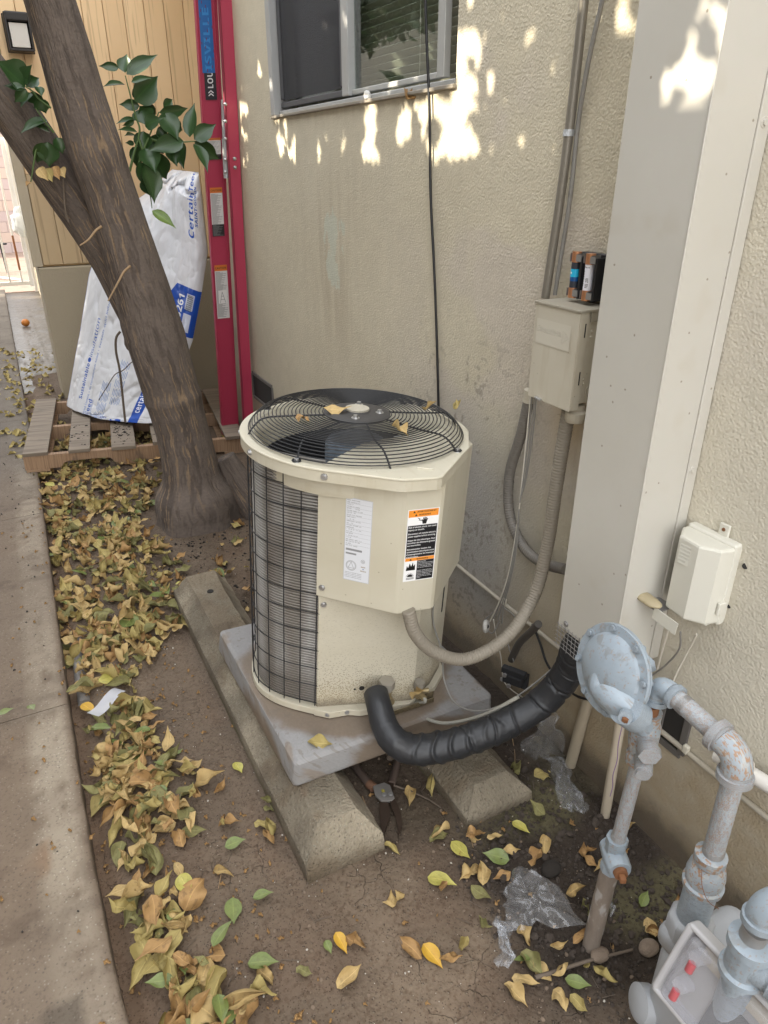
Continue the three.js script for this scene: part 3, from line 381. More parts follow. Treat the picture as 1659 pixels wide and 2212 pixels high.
// ------------------------------------------------------------------ disconnect switch box and its conduits
{
  const o = thing('disconnect_box', 'weathered beige electrical disconnect box on the stucco wall', 'electrical box', [WX, 1.17, -1.238]);
  const W = 0.148, H = 0.214, D = 0.105;
  part(o, 'case', merge([box2([-D + 0.012, -H / 2 + 0.006, -W / 2 + 0.003], [0, H / 2 - 0.004, W / 2 - 0.003], 0.003)]), M.dutyBeige);
  const bt = canvasTex(512, 256, (c, w, h) => { c.fillStyle = '#808080'; c.fillRect(0, 0, w, h); c.fillStyle = '#c8c8c8'; c.strokeStyle = '#c8c8c8'; c.font = 'bold 84px sans-serif'; c.fillText('Inventitech', 16, 130, 370); c.lineWidth = 9; c.beginPath(); c.moveTo(410, 70); c.lineTo(490, 120); c.lineTo(400, 190); c.closePath(); c.stroke(); });
  part(o, 'cover', merge([box2([-D, -H / 2 - 0.008, -W / 2], [-D + 0.003, H / 2, W / 2], 0.0014), box2([-D + 0.003, -H / 2 - 0.006, W / 2 - 0.002], [-D + 0.026, H / 2, W / 2 + 0.001], 0.0009), box2([-D + 0.003, -H / 2 - 0.006, -W / 2 - 0.001], [-D + 0.026, H / 2, -W / 2 + 0.002], 0.0009)]), M.dutyBeige);
  part(o, 'rain_hood', merge([box2([-D - 0.003, H / 2 - 0.003, -W / 2 - 0.003], [0, H / 2 + 0.003, W / 2 + 0.004], 0.0015), box2([-D + 0.03, H / 2 - 0.024, W / 2], [0, H / 2 - 0.003, W / 2 + 0.003], 0.001)]), mat([0.36, 0.33, 0.27], 0.6, { map: speck }));
  const pl = new THREE.PlaneGeometry(0.115, 0.056); pl.rotateY(-Math.PI / 2); pl.translate(-D - 0.0012, 0.045, -0.006); part(o, 'raised_lettering', pl, mat([0.56, 0.52, 0.43], 0.55, { bumpMap: bt, bumpScale: 0.003 }));
  part(o, 'knockout', new THREE.TorusGeometry(0.015, 0.0016, 8, 28).translate(-0.045, -0.075, W / 2 - 0.0022), M.dutyBeige); part(o, 'knockout', new THREE.TorusGeometry(0.010, 0.0012, 8, 24).translate(-0.045, -0.075, W / 2 - 0.0022), M.dutyBeige);
  for (const [x, y] of [[-0.04, 0.05], [-0.03, 0.01], [-0.065, 0.062], [-0.065, 0.05], [-0.07, -0.045], [-0.07, -0.055]]) part(o, 'rivet', new THREE.SphereGeometry(0.003, 10, 8).translate(x, y, W / 2 - 0.0025), M.dutyBeige);
  for (const y of [0.066, -0.04]) part(o, 'slot', box(0.003, 0.03, 0.002, -0.087, y, W / 2 + 0.0006, 0), M.dark);
  part(o, 'torn_edge', box(0.012, 0.004, 0.02, -D - 0.002, -H / 2 - 0.006, -0.02, 0.001).rotateX(0.1), M.steel);
  // fuse puller lying on top
  const f = thing('fuse_puller', 'black fuse puller with two cartridge fuses standing on the disconnect box', 'fuse holder', [WX, 1.287, -1.232]);
  part(f, 'base', merge([box2([-0.022, 0, -0.042], [-0.004, 0.098, 0.066], 0.002), box2([-0.05, 0.002, -0.012], [-0.02, 0.092, -0.006], 0.001), box2([-0.05, 0.002, 0.034], [-0.02, 0.092, 0.04], 0.001)]), M.black);
  const lab = canvasTex(128, 256, (c, w, h) => { c.fillStyle = '#e9e9f0'; c.fillRect(0, 0, w, h); c.fillStyle = '#222'; for (let i = 0; i < 26; i++) c.fillRect(30, 60 + i * 6, 60, 1 + (i * 7 % 4)); c.font = 'bold 18px monospace'; c.save(); c.translate(112, 230); c.rotate(-Math.PI / 2); c.fillText('FUSE 250V', 0, 0); c.restore(); c.fillText('CLASS RK5', 18, 34); });
  const lab2 = canvasTex(128, 128, (c, w, h) => { c.fillStyle = '#24b3dd'; c.fillRect(0, 0, w, h); c.fillStyle = '#0b4f8f'; c.fillRect(0, 84, w, 44); c.fillStyle = '#fff'; c.font = 'bold 30px sans-serif'; c.fillText('FRN-R', 12, 54); c.fillText('30', 50, 116); });
  [[-0.032, -0.03, 0], [-0.034, 0.016, 1]].forEach(([x, z, k]) => {
    const q = new THREE.Group(); q.name = 'fuse'; f.add(q); q.position.set(x - 0.012, 0.002, z); q.userData.label = k ? 'fuse with a white barcode label' : 'dark fuse with a blue label';
    part(q, 'end_cap', cyl(V3(0, 0, 0), V3(0, 0.022, 0), 0.0105, 0.0105, 20), M.copper); part(q, 'end_cap', cyl(V3(0, 0.076, 0), V3(0, 0.098, 0), 0.0105, 0.0105, 20), M.copper);
    part(q, 'barrel', cyl(V3(0, 0.022, 0), V3(0, 0.076, 0), 0.0098, 0.0098, 24), k ? mat([1, 1, 1], 0.5, { map: lab }) : mat([0.03, 0.035, 0.05], 0.5)); if (!k) part(q, 'label', cyl(V3(0, 0.036, 0), V3(0, 0.062, 0), 0.0101, 0.0101, 24, true), mat([1, 1, 1], 0.4, { map: lab2 }));
    for (const y of [0.006, 0.08]) part(q, 'clip', merge([box(0.026, 0.017, 0.0012, 0.004, y + 0.006, 0.0115, 0), box(0.026, 0.017, 0.0012, 0.004, y + 0.006, -0.0115, 0), box(0.0012, 0.014, 0.016, -0.0115, y + 0.006, 0.019, 0)]), M.dullSteel);
  });
  part(f, 'pull_loop', sweep([V3(-0.012, 0.07, 0.066), V3(-0.014, 0.066, 0.078), V3(-0.014, 0.045, 0.078), V3(-0.012, 0.03, 0.067)], 0.0016, { n: 18, m: 6 }), M.steel);
  // rigid conduit
  const c = thing('rigid_conduit', 'weathered metal conduit running up the wall from the disconnect box', 'conduit', [0, 0, 0]);
  part(c, 'pipe', sweep([V3(1.165, 1.27, -1.377), V3(1.168, 1.6, -1.356), V3(1.168, 3.1, -1.352)], 0.0105, { n: 20, m: 14 }), M.rigid);
  part(c, 'coupling', cyl(V3(1.168, 1.615, -1.356), V3(1.168, 1.628, -1.356), 0.0125, 0.0125, 18), M.galv);
  solo('grey_cable', sweep([V3(1.172, 1.28, -1.352), V3(1.174, 1.5, -1.336), V3(1.176, 1.64, -1.338), V3(1.172, 1.75, -1.322), V3(1.174, 1.87, -1.300), V3(1.18, 2.4, -1.22)], 0.005, { n: 50, m: 8 }), M.wire, 'grey cable twisting up the wall alongside the rigid conduit', 'cable');
  // flexible conduits
  const rib = (r, pitch) => (t, s) => r * (0.90 + 0.14 * Math.pow(Math.abs(Math.sin(Math.PI * s / pitch)), 0.5));
  const A = thing('flexible_conduit', 'ribbed grey flexible conduit looping from the disconnect box to the machine', 'conduit', [0, 0, 0]);
  const pa = [[1229, 885, 1.125], [1215, 965, 1.125], [1200, 1060, 1.122], [1182, 1180, 1.115], [1152, 1290, 1.08], [1092, 1378, 0.99], [1005, 1424, 0.88], [935, 1406, 0.79], [896, 1366, 0.738], [882, 1318, 0.722]].map(q => onX(...q));
  part(A, 'hose', sweep(pa, rib(0.0165, 0.0078), { n: 700, m: 16 }), M.flexTan);
  part(A, 'fitting', lathe([[0, 0], [0.021, 0], [0.024, 0.006], [0.024, 0.024], [0.019, 0.03], [0.019, 0.042], [0, 0.042]], V3(1.127, 1.02, -1.186), V3(0, 1, 0.0)), M.dutyBeige);
  const B = thing('flexible_conduit', 'ribbed dark flexible conduit from the left of the disconnect box into the line cover', 'conduit', [0, 0, 0]);
  part(B, 'hose', sweep([[1145, 850, 1.16], [1128, 930, 1.162], [1100, 1030, 1.164], [1102, 1115, 1.162], [1130, 1180, 1.155], [1170, 1215, 1.15], [1222, 1230, 1.145]].map(q => onX(...q)), rib(0.0145, 0.0075), { n: 420, m: 14 }), M.flex);
  part(B, 'fitting', cyl(onX(1146, 842, 1.16), onX(1142, 868, 1.16), 0.016, 0.016, 16), M.dutyBeige);
  // thermostat wires hanging from the box
  [[0, 0], [5, 1], [-4, 2], [9, 3]].forEach(([du, k]) => solo('thin_wire', sweep([[1150 + du, 850, 1.15], [1143 + du, 930, 1.148], [1130 + du * 0.6, 1040, 1.145], [1123, 1085, 1.14], [1112 + du * 0.5, 1180, 1.135], [1098 + du * 0.6, 1250, 1.13], [1080 + du, 1305, 1.13], [1066 + du * 2, 1335 + k * 4, 1.135]].map(q => onX(...q)), 0.0019, { n: 70, m: 6 }), k === 2 ? M.pale : M.wire, ['grey thin wire hanging in the bundle below the disconnect box', '', 'pale thin wire hanging in the bundle below the disconnect box', ''][k] || 'grey thin wire hanging in the bundle below the disconnect box', 'wire', k === 2 ? undefined : 'grey thin wires below the disconnect box'));
  const gr = thing('porcelain_knob', 'round pale porcelain insulator hanging in the tangled wires', 'insulator', onX(1050, 1353, 1.12));
  part(gr, 'ring', new THREE.TorusGeometry(0.0135, 0.0075, 12, 28).rotateY(0.7).rotateX(-0.2), mat([0.5, 0.48, 0.44], 0.5)); part(gr, 'core', cyl(V3(0.004, 0, 0), V3(-0.002, 0, 0.003), 0.007, 0.007, 14), M.dark);
  [[[1066, 1338, 1.13], [1072, 1375, 1.15], [1082, 1420, 1.16], [1088, 1470, 1.165], [1105, 1490, 1.15], [1135, 1510, 1.13]], [[1085, 1310, 1.14], [1110, 1330, 1.15], [1118, 1350, 1.16], [1098, 1390, 1.165], [1110, 1430, 1.16]], [[1078, 1312, 1.14], [1060, 1328, 1.13], [1045, 1345, 1.12], [1062, 1368, 1.125], [1080, 1340, 1.14]]].forEach((w, i) => solo('loose_wire', sweep(w.map(q => onX(...q)), i === 0 ? 0.0017 : 0.002, { n: 50, m: 6 }), i === 0 ? M.pale : M.wire, ['pale loose wire drooping down to the black insulated pipe', 'grey loose wire curling behind the flexible conduit', 'grey loose wire looped around the porcelain insulator'][i], 'wire'));
  // thin pipe along the wall
  const w = thing('wall_pipe', 'thin cream pipe clipped low along the stucco wall', 'pipe', [0, 0, 0]);
  part(w, 'pipe', cyl(V3(1.183, 0.342, -1.85), V3(1.183, 0.345, -0.2), 0.0065, 0.0065, 12), mat([0.44, 0.40, 0.33], 0.6, { map: speck })); for (const z of [-1.45, -0.755, -0.45]) part(w, 'clip', merge([box(0.012, 0.022, 0.014, 1.181, 0.352, z, 0.003)]), M.pvc);
  // hose from the wall and stub
  const st = thing('rubber_stub', 'dark rubber hose stub poking out of the wall behind the machine', 'hose', [0, 0, 0]); part(st, 'hose', sweep([[1104, 1425, 1.17], [1120, 1392, 1.16], [1150, 1362, 1.13], [1163, 1348, 1.115]].map(q => onX(...q)), 0.011, { n: 24, m: 12 }), mat([0.09, 0.08, 0.07], 0.7));
  solo('black_wire', sweep([[1150, 1348, 1.17], [1165, 1385, 1.175], [1180, 1430, 1.17], [1196, 1455, 1.16], [1240, 1500, 1.15], [1290, 1515, 1.14]].map(q => onX(...q)), 0.0035, { n: 40, m: 8 }), M.cable, 'thin black cord running down the wall behind the insulated pipe', 'cord');
  const j = thing('fuse_block', 'dirty black fuse block with bolts hanging on wires behind the machine', 'fuse block', onX(1112, 1462, 1.13));
  part(j, 'body', merge([box(0.05, 0.03, 0.06, 0, 0, 0, 0.004), box(0.02, 0.02, 0.075, -0.01, 0.024, 0, 0.003), box(0.02, 0.05, 0.018, 0.01, -0.01, 0.03, 0.003)]).rotateY(0.5), M.blackMatt); for (const [y, z] of [[-0.01, -0.02], [-0.012, 0.012], [0.012, -0.01]]) part(j, 'bolt', hexBolt(V3(-0.03, y, z), V3(-0.8, 0, 0.6), 0.007, 0.006), M.dullSteel);
}
// drain pipes at the foot of the wall
{
  const a = thing('drain_pipe', 'dirty tan drain pipe stub at the foot of the wall beneath the insulated pipe', 'pipe', [0, 0, 0]); part(a, 'pipe', cyl(V3(1.172, -0.03, -1.085), V3(1.172, 0.32, -1.05), 0.0155, 0.0155, 18), M.tanPvc);
  const b = thing('drain_pipe', 'slim tan drain pipe with a purple line, directly behind the blue gas riser', 'pipe', [0, 0, 0]); const b0 = onX(1303, 1790, 1.13), b1 = onX(1345, 1530, 1.13); part(b, 'pipe', cyl(b0.clone().add(V3(0, -0.05, 0)), b1, 0.0125, 0.0125, 18), mat([0.5, 0.43, 0.33], 0.6, { bumpMap: fineBump, bumpScale: 0.0004 }));
  const q = (t, a_) => b0.clone().lerp(b1, t).add(V3(-0.0126 * Math.cos(a_), 0, 0.0126 * Math.sin(a_))); part(b, 'primer_line', sweep([q(0.32, 1), q(0.4, 1.2), q(0.5, 0.9), q(0.62, 1.25), q(0.75, 0.95), q(0.9, 1.15)], 0.0009, { n: 30, m: 5 }), mat([0.2, 0.1, 0.3], 0.6));
}
// black cable hanging down the wall
solo('black_cable', sweep([V3(1.178, 2.6, -2.03), V3(1.178, 1.96, -2.0), V3(1.18, 1.69, -1.967), V3(1.181, 1.48, -1.951), V3(1.181, 1.25, -1.915), V3(1.182, 0.87, -1.87), V3(1.18, 0.3, -1.82)], 0.0042, { n: 70, m: 8 }), M.cable, 'black cable hanging straight down the stucco wall past the window', 'cable');

// ------------------------------------------------------------------ wheel stops, pad
function stop(x0, x1, z0, z1, h, yaw, label, y = 0) {
  const L = z1 - z0, W = x1 - x0, nx = 24, nz = 90, g = new THREE.BoxGeometry(W, h + 0.05, L, nx, 8, nz), p = g.attributes.position, col = new Float32Array(p.count * 3);
  for (let i = 0; i < p.count; i++) {
    let X = p.getX(i), Y = p.getY(i) + (h + 0.05) / 2 - 0.05, Z = p.getZ(i); const up = clamp(Y / h), low = 0.46, s = up < low ? 1 : lerp(1, 0.50, (up - low) / (1 - low)), e = up < low ? 0.012 * up : 0.006 + (up - low) / (1 - low) * 0.048;
    X *= s; Z -= Math.sign(Z) * e * Math.pow(Math.abs(Z) / (L / 2), 6);
    const n = 0.007 * n3(X, Y, Z, 22, 81) + 0.009 * n3(X, Y, Z, 8, 82), chip = 0.013 * Math.max(0, n3(X, Y, Z, 26, 83) - 0.14) * 5; X += n * Math.sign(X); Y += n - chip; Z += n * Math.sign(Z);
    p.setXYZ(i, X, Y, Z); const k = n3(X, Y, Z, 9, 84); let c = mix3([0.66, 0.64, 0.60], [1.2, 1.18, 1.12], sstep(-0.12, 0.2, k)); c = mix3(c, [0.6, 0.5, 0.4], 0.5 * sstep(0.02, 0.2, n3(X, Y, Z, 24, 88))); c = mix3(c, [0.42, 0.34, 0.27], 0.75 * sstep(0.5, 0.0, up + 0.5 * k)); c = mix3(c, [0.34, 0.38, 0.2], 0.6 * sstep(0.25, 0.05, up + 0.3 * k) * sstep(-0.2, 0.1, n3(X, 3, Z, 5, 85)));
    if (x0 < 0.5) c = mix3(c, [0.62, 0.36, 0.24], 0.7 * sstep(0.02, 0.2, n3(X, 2, Z, 22, 86)) * sstep(0.75, 0.95, up) * sstep(L / 2 - 0.26, L / 2 - 0.14, Z) * sstep(L / 2 - 0.06, L / 2 - 0.1, Z)); col.set(c, i * 3);
  }
  let q = triUV(new THREE.BufferGeometry().copy(g).setAttribute('color', new THREE.BufferAttribute(col, 3)), 1.4, x0); q.computeVertexNormals(); q = toCreasedNormals(q, 0.55);
  const o = thing('wheel_stop', label, 'parking block', [(x0 + x1) / 2, y, (z0 + z1) / 2]); o.rotation.y = yaw; part(o, 'block', q, M.stop);
  for (const z of [-L * 0.36, L * 0.36]) part(o, 'rebar_hole', cyl(V3(0.0, h - 0.015, z), V3(0.0, h + 0.0035, z), 0.012, 0.012, 14), M.dark);
}
stop(0.364, 0.574, -2.49, -1.085, 0.124, 0.0, 'long concrete parking block under the left side of the pad, sticking out in front');
stop(0.79, 1.0, -2.2, -1.035, 0.098, 0.0, 'mossy concrete parking block under the right side of the pad, near the wall', -0.006);

const TQ = new THREE.Quaternion().setFromAxisAngle(V3(1, 0, 0), 0.0183).multiply(new THREE.Quaternion().setFromAxisAngle(V3(0, 0, 1), -0.0547)).multiply(new THREE.Quaternion().setFromAxisAngle(V3(0, 1, 0), 0.0219));
const PADC = V3(0.7179, 0.195, -1.5943);
{
  const o = thing('equipment_pad', 'grey moulded plastic pad tilted across two concrete parking blocks', 'pad', PADC); o.quaternion.copy(TQ);
  const g = new RoundedBoxGeometry(0.632, 0.082, 0.645, 5, 0.014); displace(g, v => { v.y += v.y > 0 ? 0 : 0; const t = v.y < 0 ? 1.0 : 0.985; v.x *= t; v.z *= t; }); g.translate(0, -0.041, 0);
  const q = g.toNonIndexed ? (g.index ? g.toNonIndexed() : g) : g, p = q.attributes.position, uv = new Float32Array(p.count * 2); for (let i = 0; i < p.count; i++) { uv[2 * i] = p.getX(i) / 0.632 + 0.5 + p.getY(i) * 1.6; uv[2 * i + 1] = p.getZ(i) / 0.645 + 0.5 + p.getY(i) * 1.6; } q.setAttribute('uv', new THREE.BufferAttribute(uv, 2));
  part(o, 'slab', toCreasedNormals(q, 0.9), M.pad);
}
// ------------------------------------------------------------------ the air conditioner
const UC = V3(-0.0198, 0, 0.0203).applyQuaternion(TQ).add(PADC);
const unitPt = (x, y, z) => V3(x, y, z).applyQuaternion(TQ).add(UC);
{
  const U = thing('air_conditioner', 'round cream outdoor air conditioner with black wire guard and dark fan grille', 'air conditioner', UC); U.quaternion.copy(TQ);
  const H = 0.755;
  // base pan
  part(U, 'base_pan', plan([...arc(0, 0, 0.28, 22, -224, 60).map(p => { let a = Math.atan2(p[1], p[0]) * 180 / Math.PI; if (a < 0) a += 360; const f = a > 120 ? 1 - 0.16 * sstep(186, 136, a) : 1; return [p[0] * f, p[1] * f]; }), [-0.176, 0.162], [-0.145, 0.189], [-0.093, 0.199], [-0.066, 0.216], [0.072, 0.248], [0.178, 0.214], [0.24, 0.166]], 0.004, 0.024, 0.002), mat([0.56, 0.52, 0.42], 0.6, { map: speck }));
  // coil: many thin tube rows with fins
  const a0 = 136, a1 = 382, rows = 88, yc0 = 0.03, yc1 = 0.747, prof = [], flatten = a => 1 - 0.185 * sstep(188, 136, a);
  for (let k = 0; k < rows; k++) for (const [f, r] of [[0.0, 0.261], [0.18, 0.2675], [0.62, 0.2675], [0.8, 0.261]]) prof.push([r, yc0 + (k + f) / rows * (yc1 - yc0)]);
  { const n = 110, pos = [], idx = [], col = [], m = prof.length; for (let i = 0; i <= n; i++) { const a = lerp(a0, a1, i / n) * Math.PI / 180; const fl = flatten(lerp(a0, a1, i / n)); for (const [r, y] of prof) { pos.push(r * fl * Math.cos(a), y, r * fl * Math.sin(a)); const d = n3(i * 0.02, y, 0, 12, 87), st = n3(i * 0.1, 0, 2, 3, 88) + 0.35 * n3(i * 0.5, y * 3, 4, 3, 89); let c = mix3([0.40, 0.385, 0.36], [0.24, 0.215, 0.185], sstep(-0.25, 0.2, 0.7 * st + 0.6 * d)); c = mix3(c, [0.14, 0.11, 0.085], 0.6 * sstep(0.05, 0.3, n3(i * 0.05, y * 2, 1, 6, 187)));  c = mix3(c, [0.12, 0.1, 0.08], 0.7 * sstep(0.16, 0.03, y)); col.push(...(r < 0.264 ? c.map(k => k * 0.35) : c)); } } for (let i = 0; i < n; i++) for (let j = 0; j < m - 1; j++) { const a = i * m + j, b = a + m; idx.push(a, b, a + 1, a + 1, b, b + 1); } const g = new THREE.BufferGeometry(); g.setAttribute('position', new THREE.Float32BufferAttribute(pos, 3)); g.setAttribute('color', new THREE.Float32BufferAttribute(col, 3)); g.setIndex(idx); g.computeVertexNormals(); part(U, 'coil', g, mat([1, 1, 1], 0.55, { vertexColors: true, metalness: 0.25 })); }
  part(U, 'inner_liner', (() => { const g = new THREE.CylinderGeometry(0.247, 0.247, 0.64, 60, 1, true, (90 - 382) * Math.PI / 180, 200 * Math.PI / 180); g.translate(0, 0.35, 0); return g; })(), M.blackMatt);
  part(U, 'floor_plate', new THREE.CylinderGeometry(0.205, 0.205, 0.004, 40).translate(-0.02, 0.03, -0.03), M.blackMatt);
  // wire guard
  const gr = 0.2765;
  for (let k = 0; k <= 12; k++) { const y = 0.036 + k * 0.058; part(U, 'guard_wire', sweep(arc(0, 0, gr, 137, 381, 48).map((p, i) => { const f = flatten(lerp(137, 381, i / 48)); return V3(p[0] * f, y, p[1] * f); }), 0.0015, { n: 96, m: 5 }), M.black); }
  const gv = sweep([V3(0, 0.026, 0), V3(0, 0.2, 0), V3(0, 0.5, 0), V3(0, 0.735, 0)], 0.0015, { n: 4, m: 5 });
  for (let a = 139; a <= 381; a += 10.6) { const w = part(U, 'guard_wire', gv, M.black), t = a * Math.PI / 180, f = flatten(a); w.position.set((gr + 0.002) * f * Math.cos(t), 0, (gr + 0.002) * f * Math.sin(t)); }
  // cabinet
  const shell = (pts, y0, y1, th = 0.0) => { const pos = [], uv = [], idx = []; let L = 0; const tot = pts.slice(1).reduce((s, p, i) => s + Math.hypot(p[0] - pts[i][0], p[1] - pts[i][1]), 0); pts.forEach((p, i) => { if (i) L += Math.hypot(p[0] - pts[i - 1][0], p[1] - pts[i - 1][1]); for (const y of [y0, y1]) { pos.push(p[0], y, p[1]); uv.push(L / 0.55, (y - y0) / 0.36); } if (i) { const a = (i - 1) * 2; idx.push(a, a + 2, a + 1, a + 1, a + 2, a + 3); } }); const g = new THREE.BufferGeometry(); g.setAttribute('position', new THREE.Float32BufferAttribute(pos, 3)); g.setAttribute('uv', new THREE.Float32BufferAttribute(uv, 2)); g.setIndex(idx); return toCreasedNormals(g, 0.28); };
  const lowPts = [[-0.168, 0.150], [-0.167, 0.1535], [0.075, 0.238], [0.088, 0.24], [0.165, 0.204], [0.172, 0.199], [0.236, 0.148], [0.262, 0.085], [0.270, 0.02]];
  part(U, 'lower_panel', shell(lowPts, 0.022, 0.40), M.lower);
  const boxPts = [[-0.172, 0.155], [-0.036, 0.304], [-0.028, 0.309], [0.056, 0.322], [0.065, 0.320], [0.258, 0.152], [0.272, 0.10], [0.272, 0.02], [0.0, 0.05]];
  part(U, 'control_box', plan(boxPts, 0.385, 0.735, 0.0025), M.cream);
  // cap with its round opening and air ring
  const capPts = [...arc(0, 0, 0.293, 22, -226.4, 70), [-0.066, 0.326], [-0.052, 0.334], [0.022, 0.350], [0.036, 0.347], [0.18, 0.23], [0.20, 0.215]];
  part(U, 'top_cap', plan(capPts, 0.748, H, 0.003, [arc(0, 0, 0.262, 0, -355, 71)]), M.cream);
  { const sk = [...capPts, capPts[0]].map(p => [p[0] * 1.003, p[1] * 1.003]), g = shell(sk, 0.724, 0.751); part(U, 'cap_skirt', g, M.cream); }
  part(U, 'air_ring', new THREE.LatheGeometry([[0.264, H - 0.001], [0.259, H - 0.004], [0.252, H - 0.02], [0.249, H - 0.05], [0.249, H - 0.085]].map(p => new THREE.Vector2(...p)), 72), M.cream);
  // fan, motor, inner control casing
  const fan = new THREE.Group(); fan.name = 'fan'; U.add(fan);
  for (let k = 0; k < 3; k++) { const b = new THREE.PlaneGeometry(1, 1, 12, 8), t0 = k * 2.094 + 2.5; displace(b, v => { const u = v.x + 0.5, w = v.y + 0.5, r = lerp(0.05, 0.2, u), a = t0 + (w - 0.5) * 1.35 + 0.25 * u, y = 0.585 + (w - 0.5) * 0.07 + 0.012 * Math.sin(w * 3.1); v.set(r * Math.cos(a), y, r * Math.sin(a)); }); part(fan, 'blade', b, M.fanBlade); }
  part(fan, 'hub', cyl(V3(0, 0.56, 0), V3(0, 0.61, 0), 0.045, 0.05, 28), M.fanBlade);
  part(U, 'fan_motor', lathe([[0, 0.61], [0.02, 0.61], [0.02, 0.63], [0.074, 0.63], [0.08, 0.636], [0.08, 0.715], [0.072, 0.728], [0, 0.728]], V3(0.0, 0.0, 0.0), V3(0, 1, 0), 36), M.motor);
  part(U, 'inner_casing', box(0.115, 0.3, 0.125, 0, 0, 0, 0.004).rotateY(0.35).translate(0.158, 0.535, -0.02), M.galv);
  part(U, 'casing_screw', hexBolt(V3(0.125, 0.686, 0.01), V3(0, 1, 0), 0.006, 0.004, 0.01), M.steel);
  // grille
  const G = new THREE.Group(); G.name = 'fan_grille'; U.add(G); const gy = r => H + (r < 0.225 ? 0.047 - 0.006 * r / 0.225 : 0.041 - 0.041 * Math.pow((r - 0.225) / 0.053, 2.2));
  const radii = []; for (let r = 0.078; r < 0.226; r += 0.0097) radii.push(r); radii.push(0.2345, 0.2435, 0.2515, 0.2585, 0.2645, 0.2695, 0.2735);
  for (const r of radii) { const t = new THREE.TorusGeometry(r, 0.0014, 6, 72); t.rotateX(Math.PI / 2); part(G, 'ring_wire', t, M.black).position.y = gy(r); }
  for (let k = 0; k < 8; k++) { const p = [], t = k * Math.PI / 4 + 0.16; for (const r of [0.06, 0.1, 0.15, 0.2, 0.225, 0.242, 0.256, 0.268, 0.277]) { const a = t + 0.10 * Math.sin((r - 0.06) * 13); p.push(V3(r * Math.cos(a), gy(Math.min(r, 0.277)) - 0.0035, r * Math.sin(a))); } part(G, 'spoke_wire', sweep(p, 0.0024, { n: 30, m: 7 }), M.black); if (k % 2) { const a = t + 0.10 * Math.sin(0.217 * 13); part(G, 'foot_bolt', hexBolt(V3(0.279 * Math.cos(a), H, 0.279 * Math.sin(a)), V3(0, 1, 0), 0.006, 0.007, 0.0105), M.steel); part(G, 'foot_loop', new THREE.TorusGeometry(0.009, 0.0022, 6, 18).rotateX(Math.PI / 2).translate(0.279 * Math.cos(a), H + 0.0025, 0.279 * Math.sin(a)), M.black); } }
  part(G, 'hub_plate', lathe([[0, 0.002], [0.03, 0.002], [0.034, -0.002], [0.075, -0.004], [0.085, -0.007], [0.084, -0.011], [0, -0.011]], V3(0, H + 0.051, 0), V3(0, 1, 0), 48), mat([0.045, 0.042, 0.04], 0.6, { bumpMap: fineBump, bumpScale: 0.0008 }));
  part(G, 'emblem', new THREE.CylinderGeometry(0.030, 0.031, 0.004, 36).translate(0, H + 0.0545, 0), mat([0.50, 0.46, 0.37], 0.6, { bumpMap: fineBump, bumpScale: 0.002 }));
  for (let k = 0; k < 4; k++) { const a = k * Math.PI / 2 + 0.55; part(G, 'hub_bolt', hexBolt(V3(0.057 * Math.cos(a), H + 0.046, 0.057 * Math.sin(a)), V3(0, 1, 0), 0.0062, 0.009, 0.011), M.steel); }
  // stamped slots and screws
  const nrm = (a, b) => { const d = V3(b[0] - a[0], 0, b[1] - a[1]).normalize(); return V3(-d.z, 0, d.x); };
  const nA = nrm(boxPts[0], boxPts[1]); // outward of the wide face
  const onBox = (a, b, t, y, out) => { const n = nrm(a, b); return V3(lerp(a[0], b[0], t), y, lerp(a[1], b[1], t)).addScaledVector(n, out); };
  part(U, 'screw', hexBolt(onBox(boxPts[0], boxPts[1], 0.06, 0.412, 0.001), nA, 0.006, 0.007, 0.009), M.steel);
  part(U, 'screw', hexBolt(onBox(lowPts[1], lowPts[2], 0.045, 0.355, 0.001), nrm(lowPts[1], lowPts[2]), 0.0055, 0.006, 0.008), M.steel);
  for (const a of [131, 176, 205, 15]) { const t = a * Math.PI / 180; part(U, 'screw', hexBolt(V3(0.2935 * Math.cos(t), 0.737, 0.2935 * Math.sin(t)), V3(Math.cos(t), 0, Math.sin(t)), 0.0055, 0.006, 0.0085), M.steel); }
  for (const [x, z] of [[-0.15, 0.186], [-0.098, 0.2]]) part(U, 'screw', hexBolt(V3(x, 0.015, z), V3(-0.3, 0, 0.95), 0.005, 0.004, 0.007), M.dullSteel);
  const bead = onBox(capPts[capPts.length - 6], capPts[capPts.length - 1], 0.5, H, -0.035); part(U, 'pressed_bead', new THREE.CapsuleGeometry(0.003, 0.034, 4, 10).rotateX(Math.PI / 2).rotateY(0.95).translate(0.02, H + 0.0005, 0.3), M.cream);
  for (const [t, y, r] of [[0.475, 0.078, 0.0075], [0.40, 0.076, 0.0032]]) { const p = onBox(lowPts[1], lowPts[2], t, y, 0.0004), n = nrm(lowPts[1], lowPts[2]); part(U, 'open_hole', cyl(p.clone().addScaledVector(n, -0.006), p, r, r, 18), M.dark); }
  { const p = onBox(lowPts[5], lowPts[6], 0.5, 0.29, 0.0006), n = nrm(lowPts[5], lowPts[6]); const s = new THREE.CapsuleGeometry(0.006, 0.08, 4, 10).scale(1, 1, 0.15).rotateY(Math.atan2(n.x, n.z)).translate(p.x, p.y, p.z); part(U, 'cable_slot', s, M.dark); }
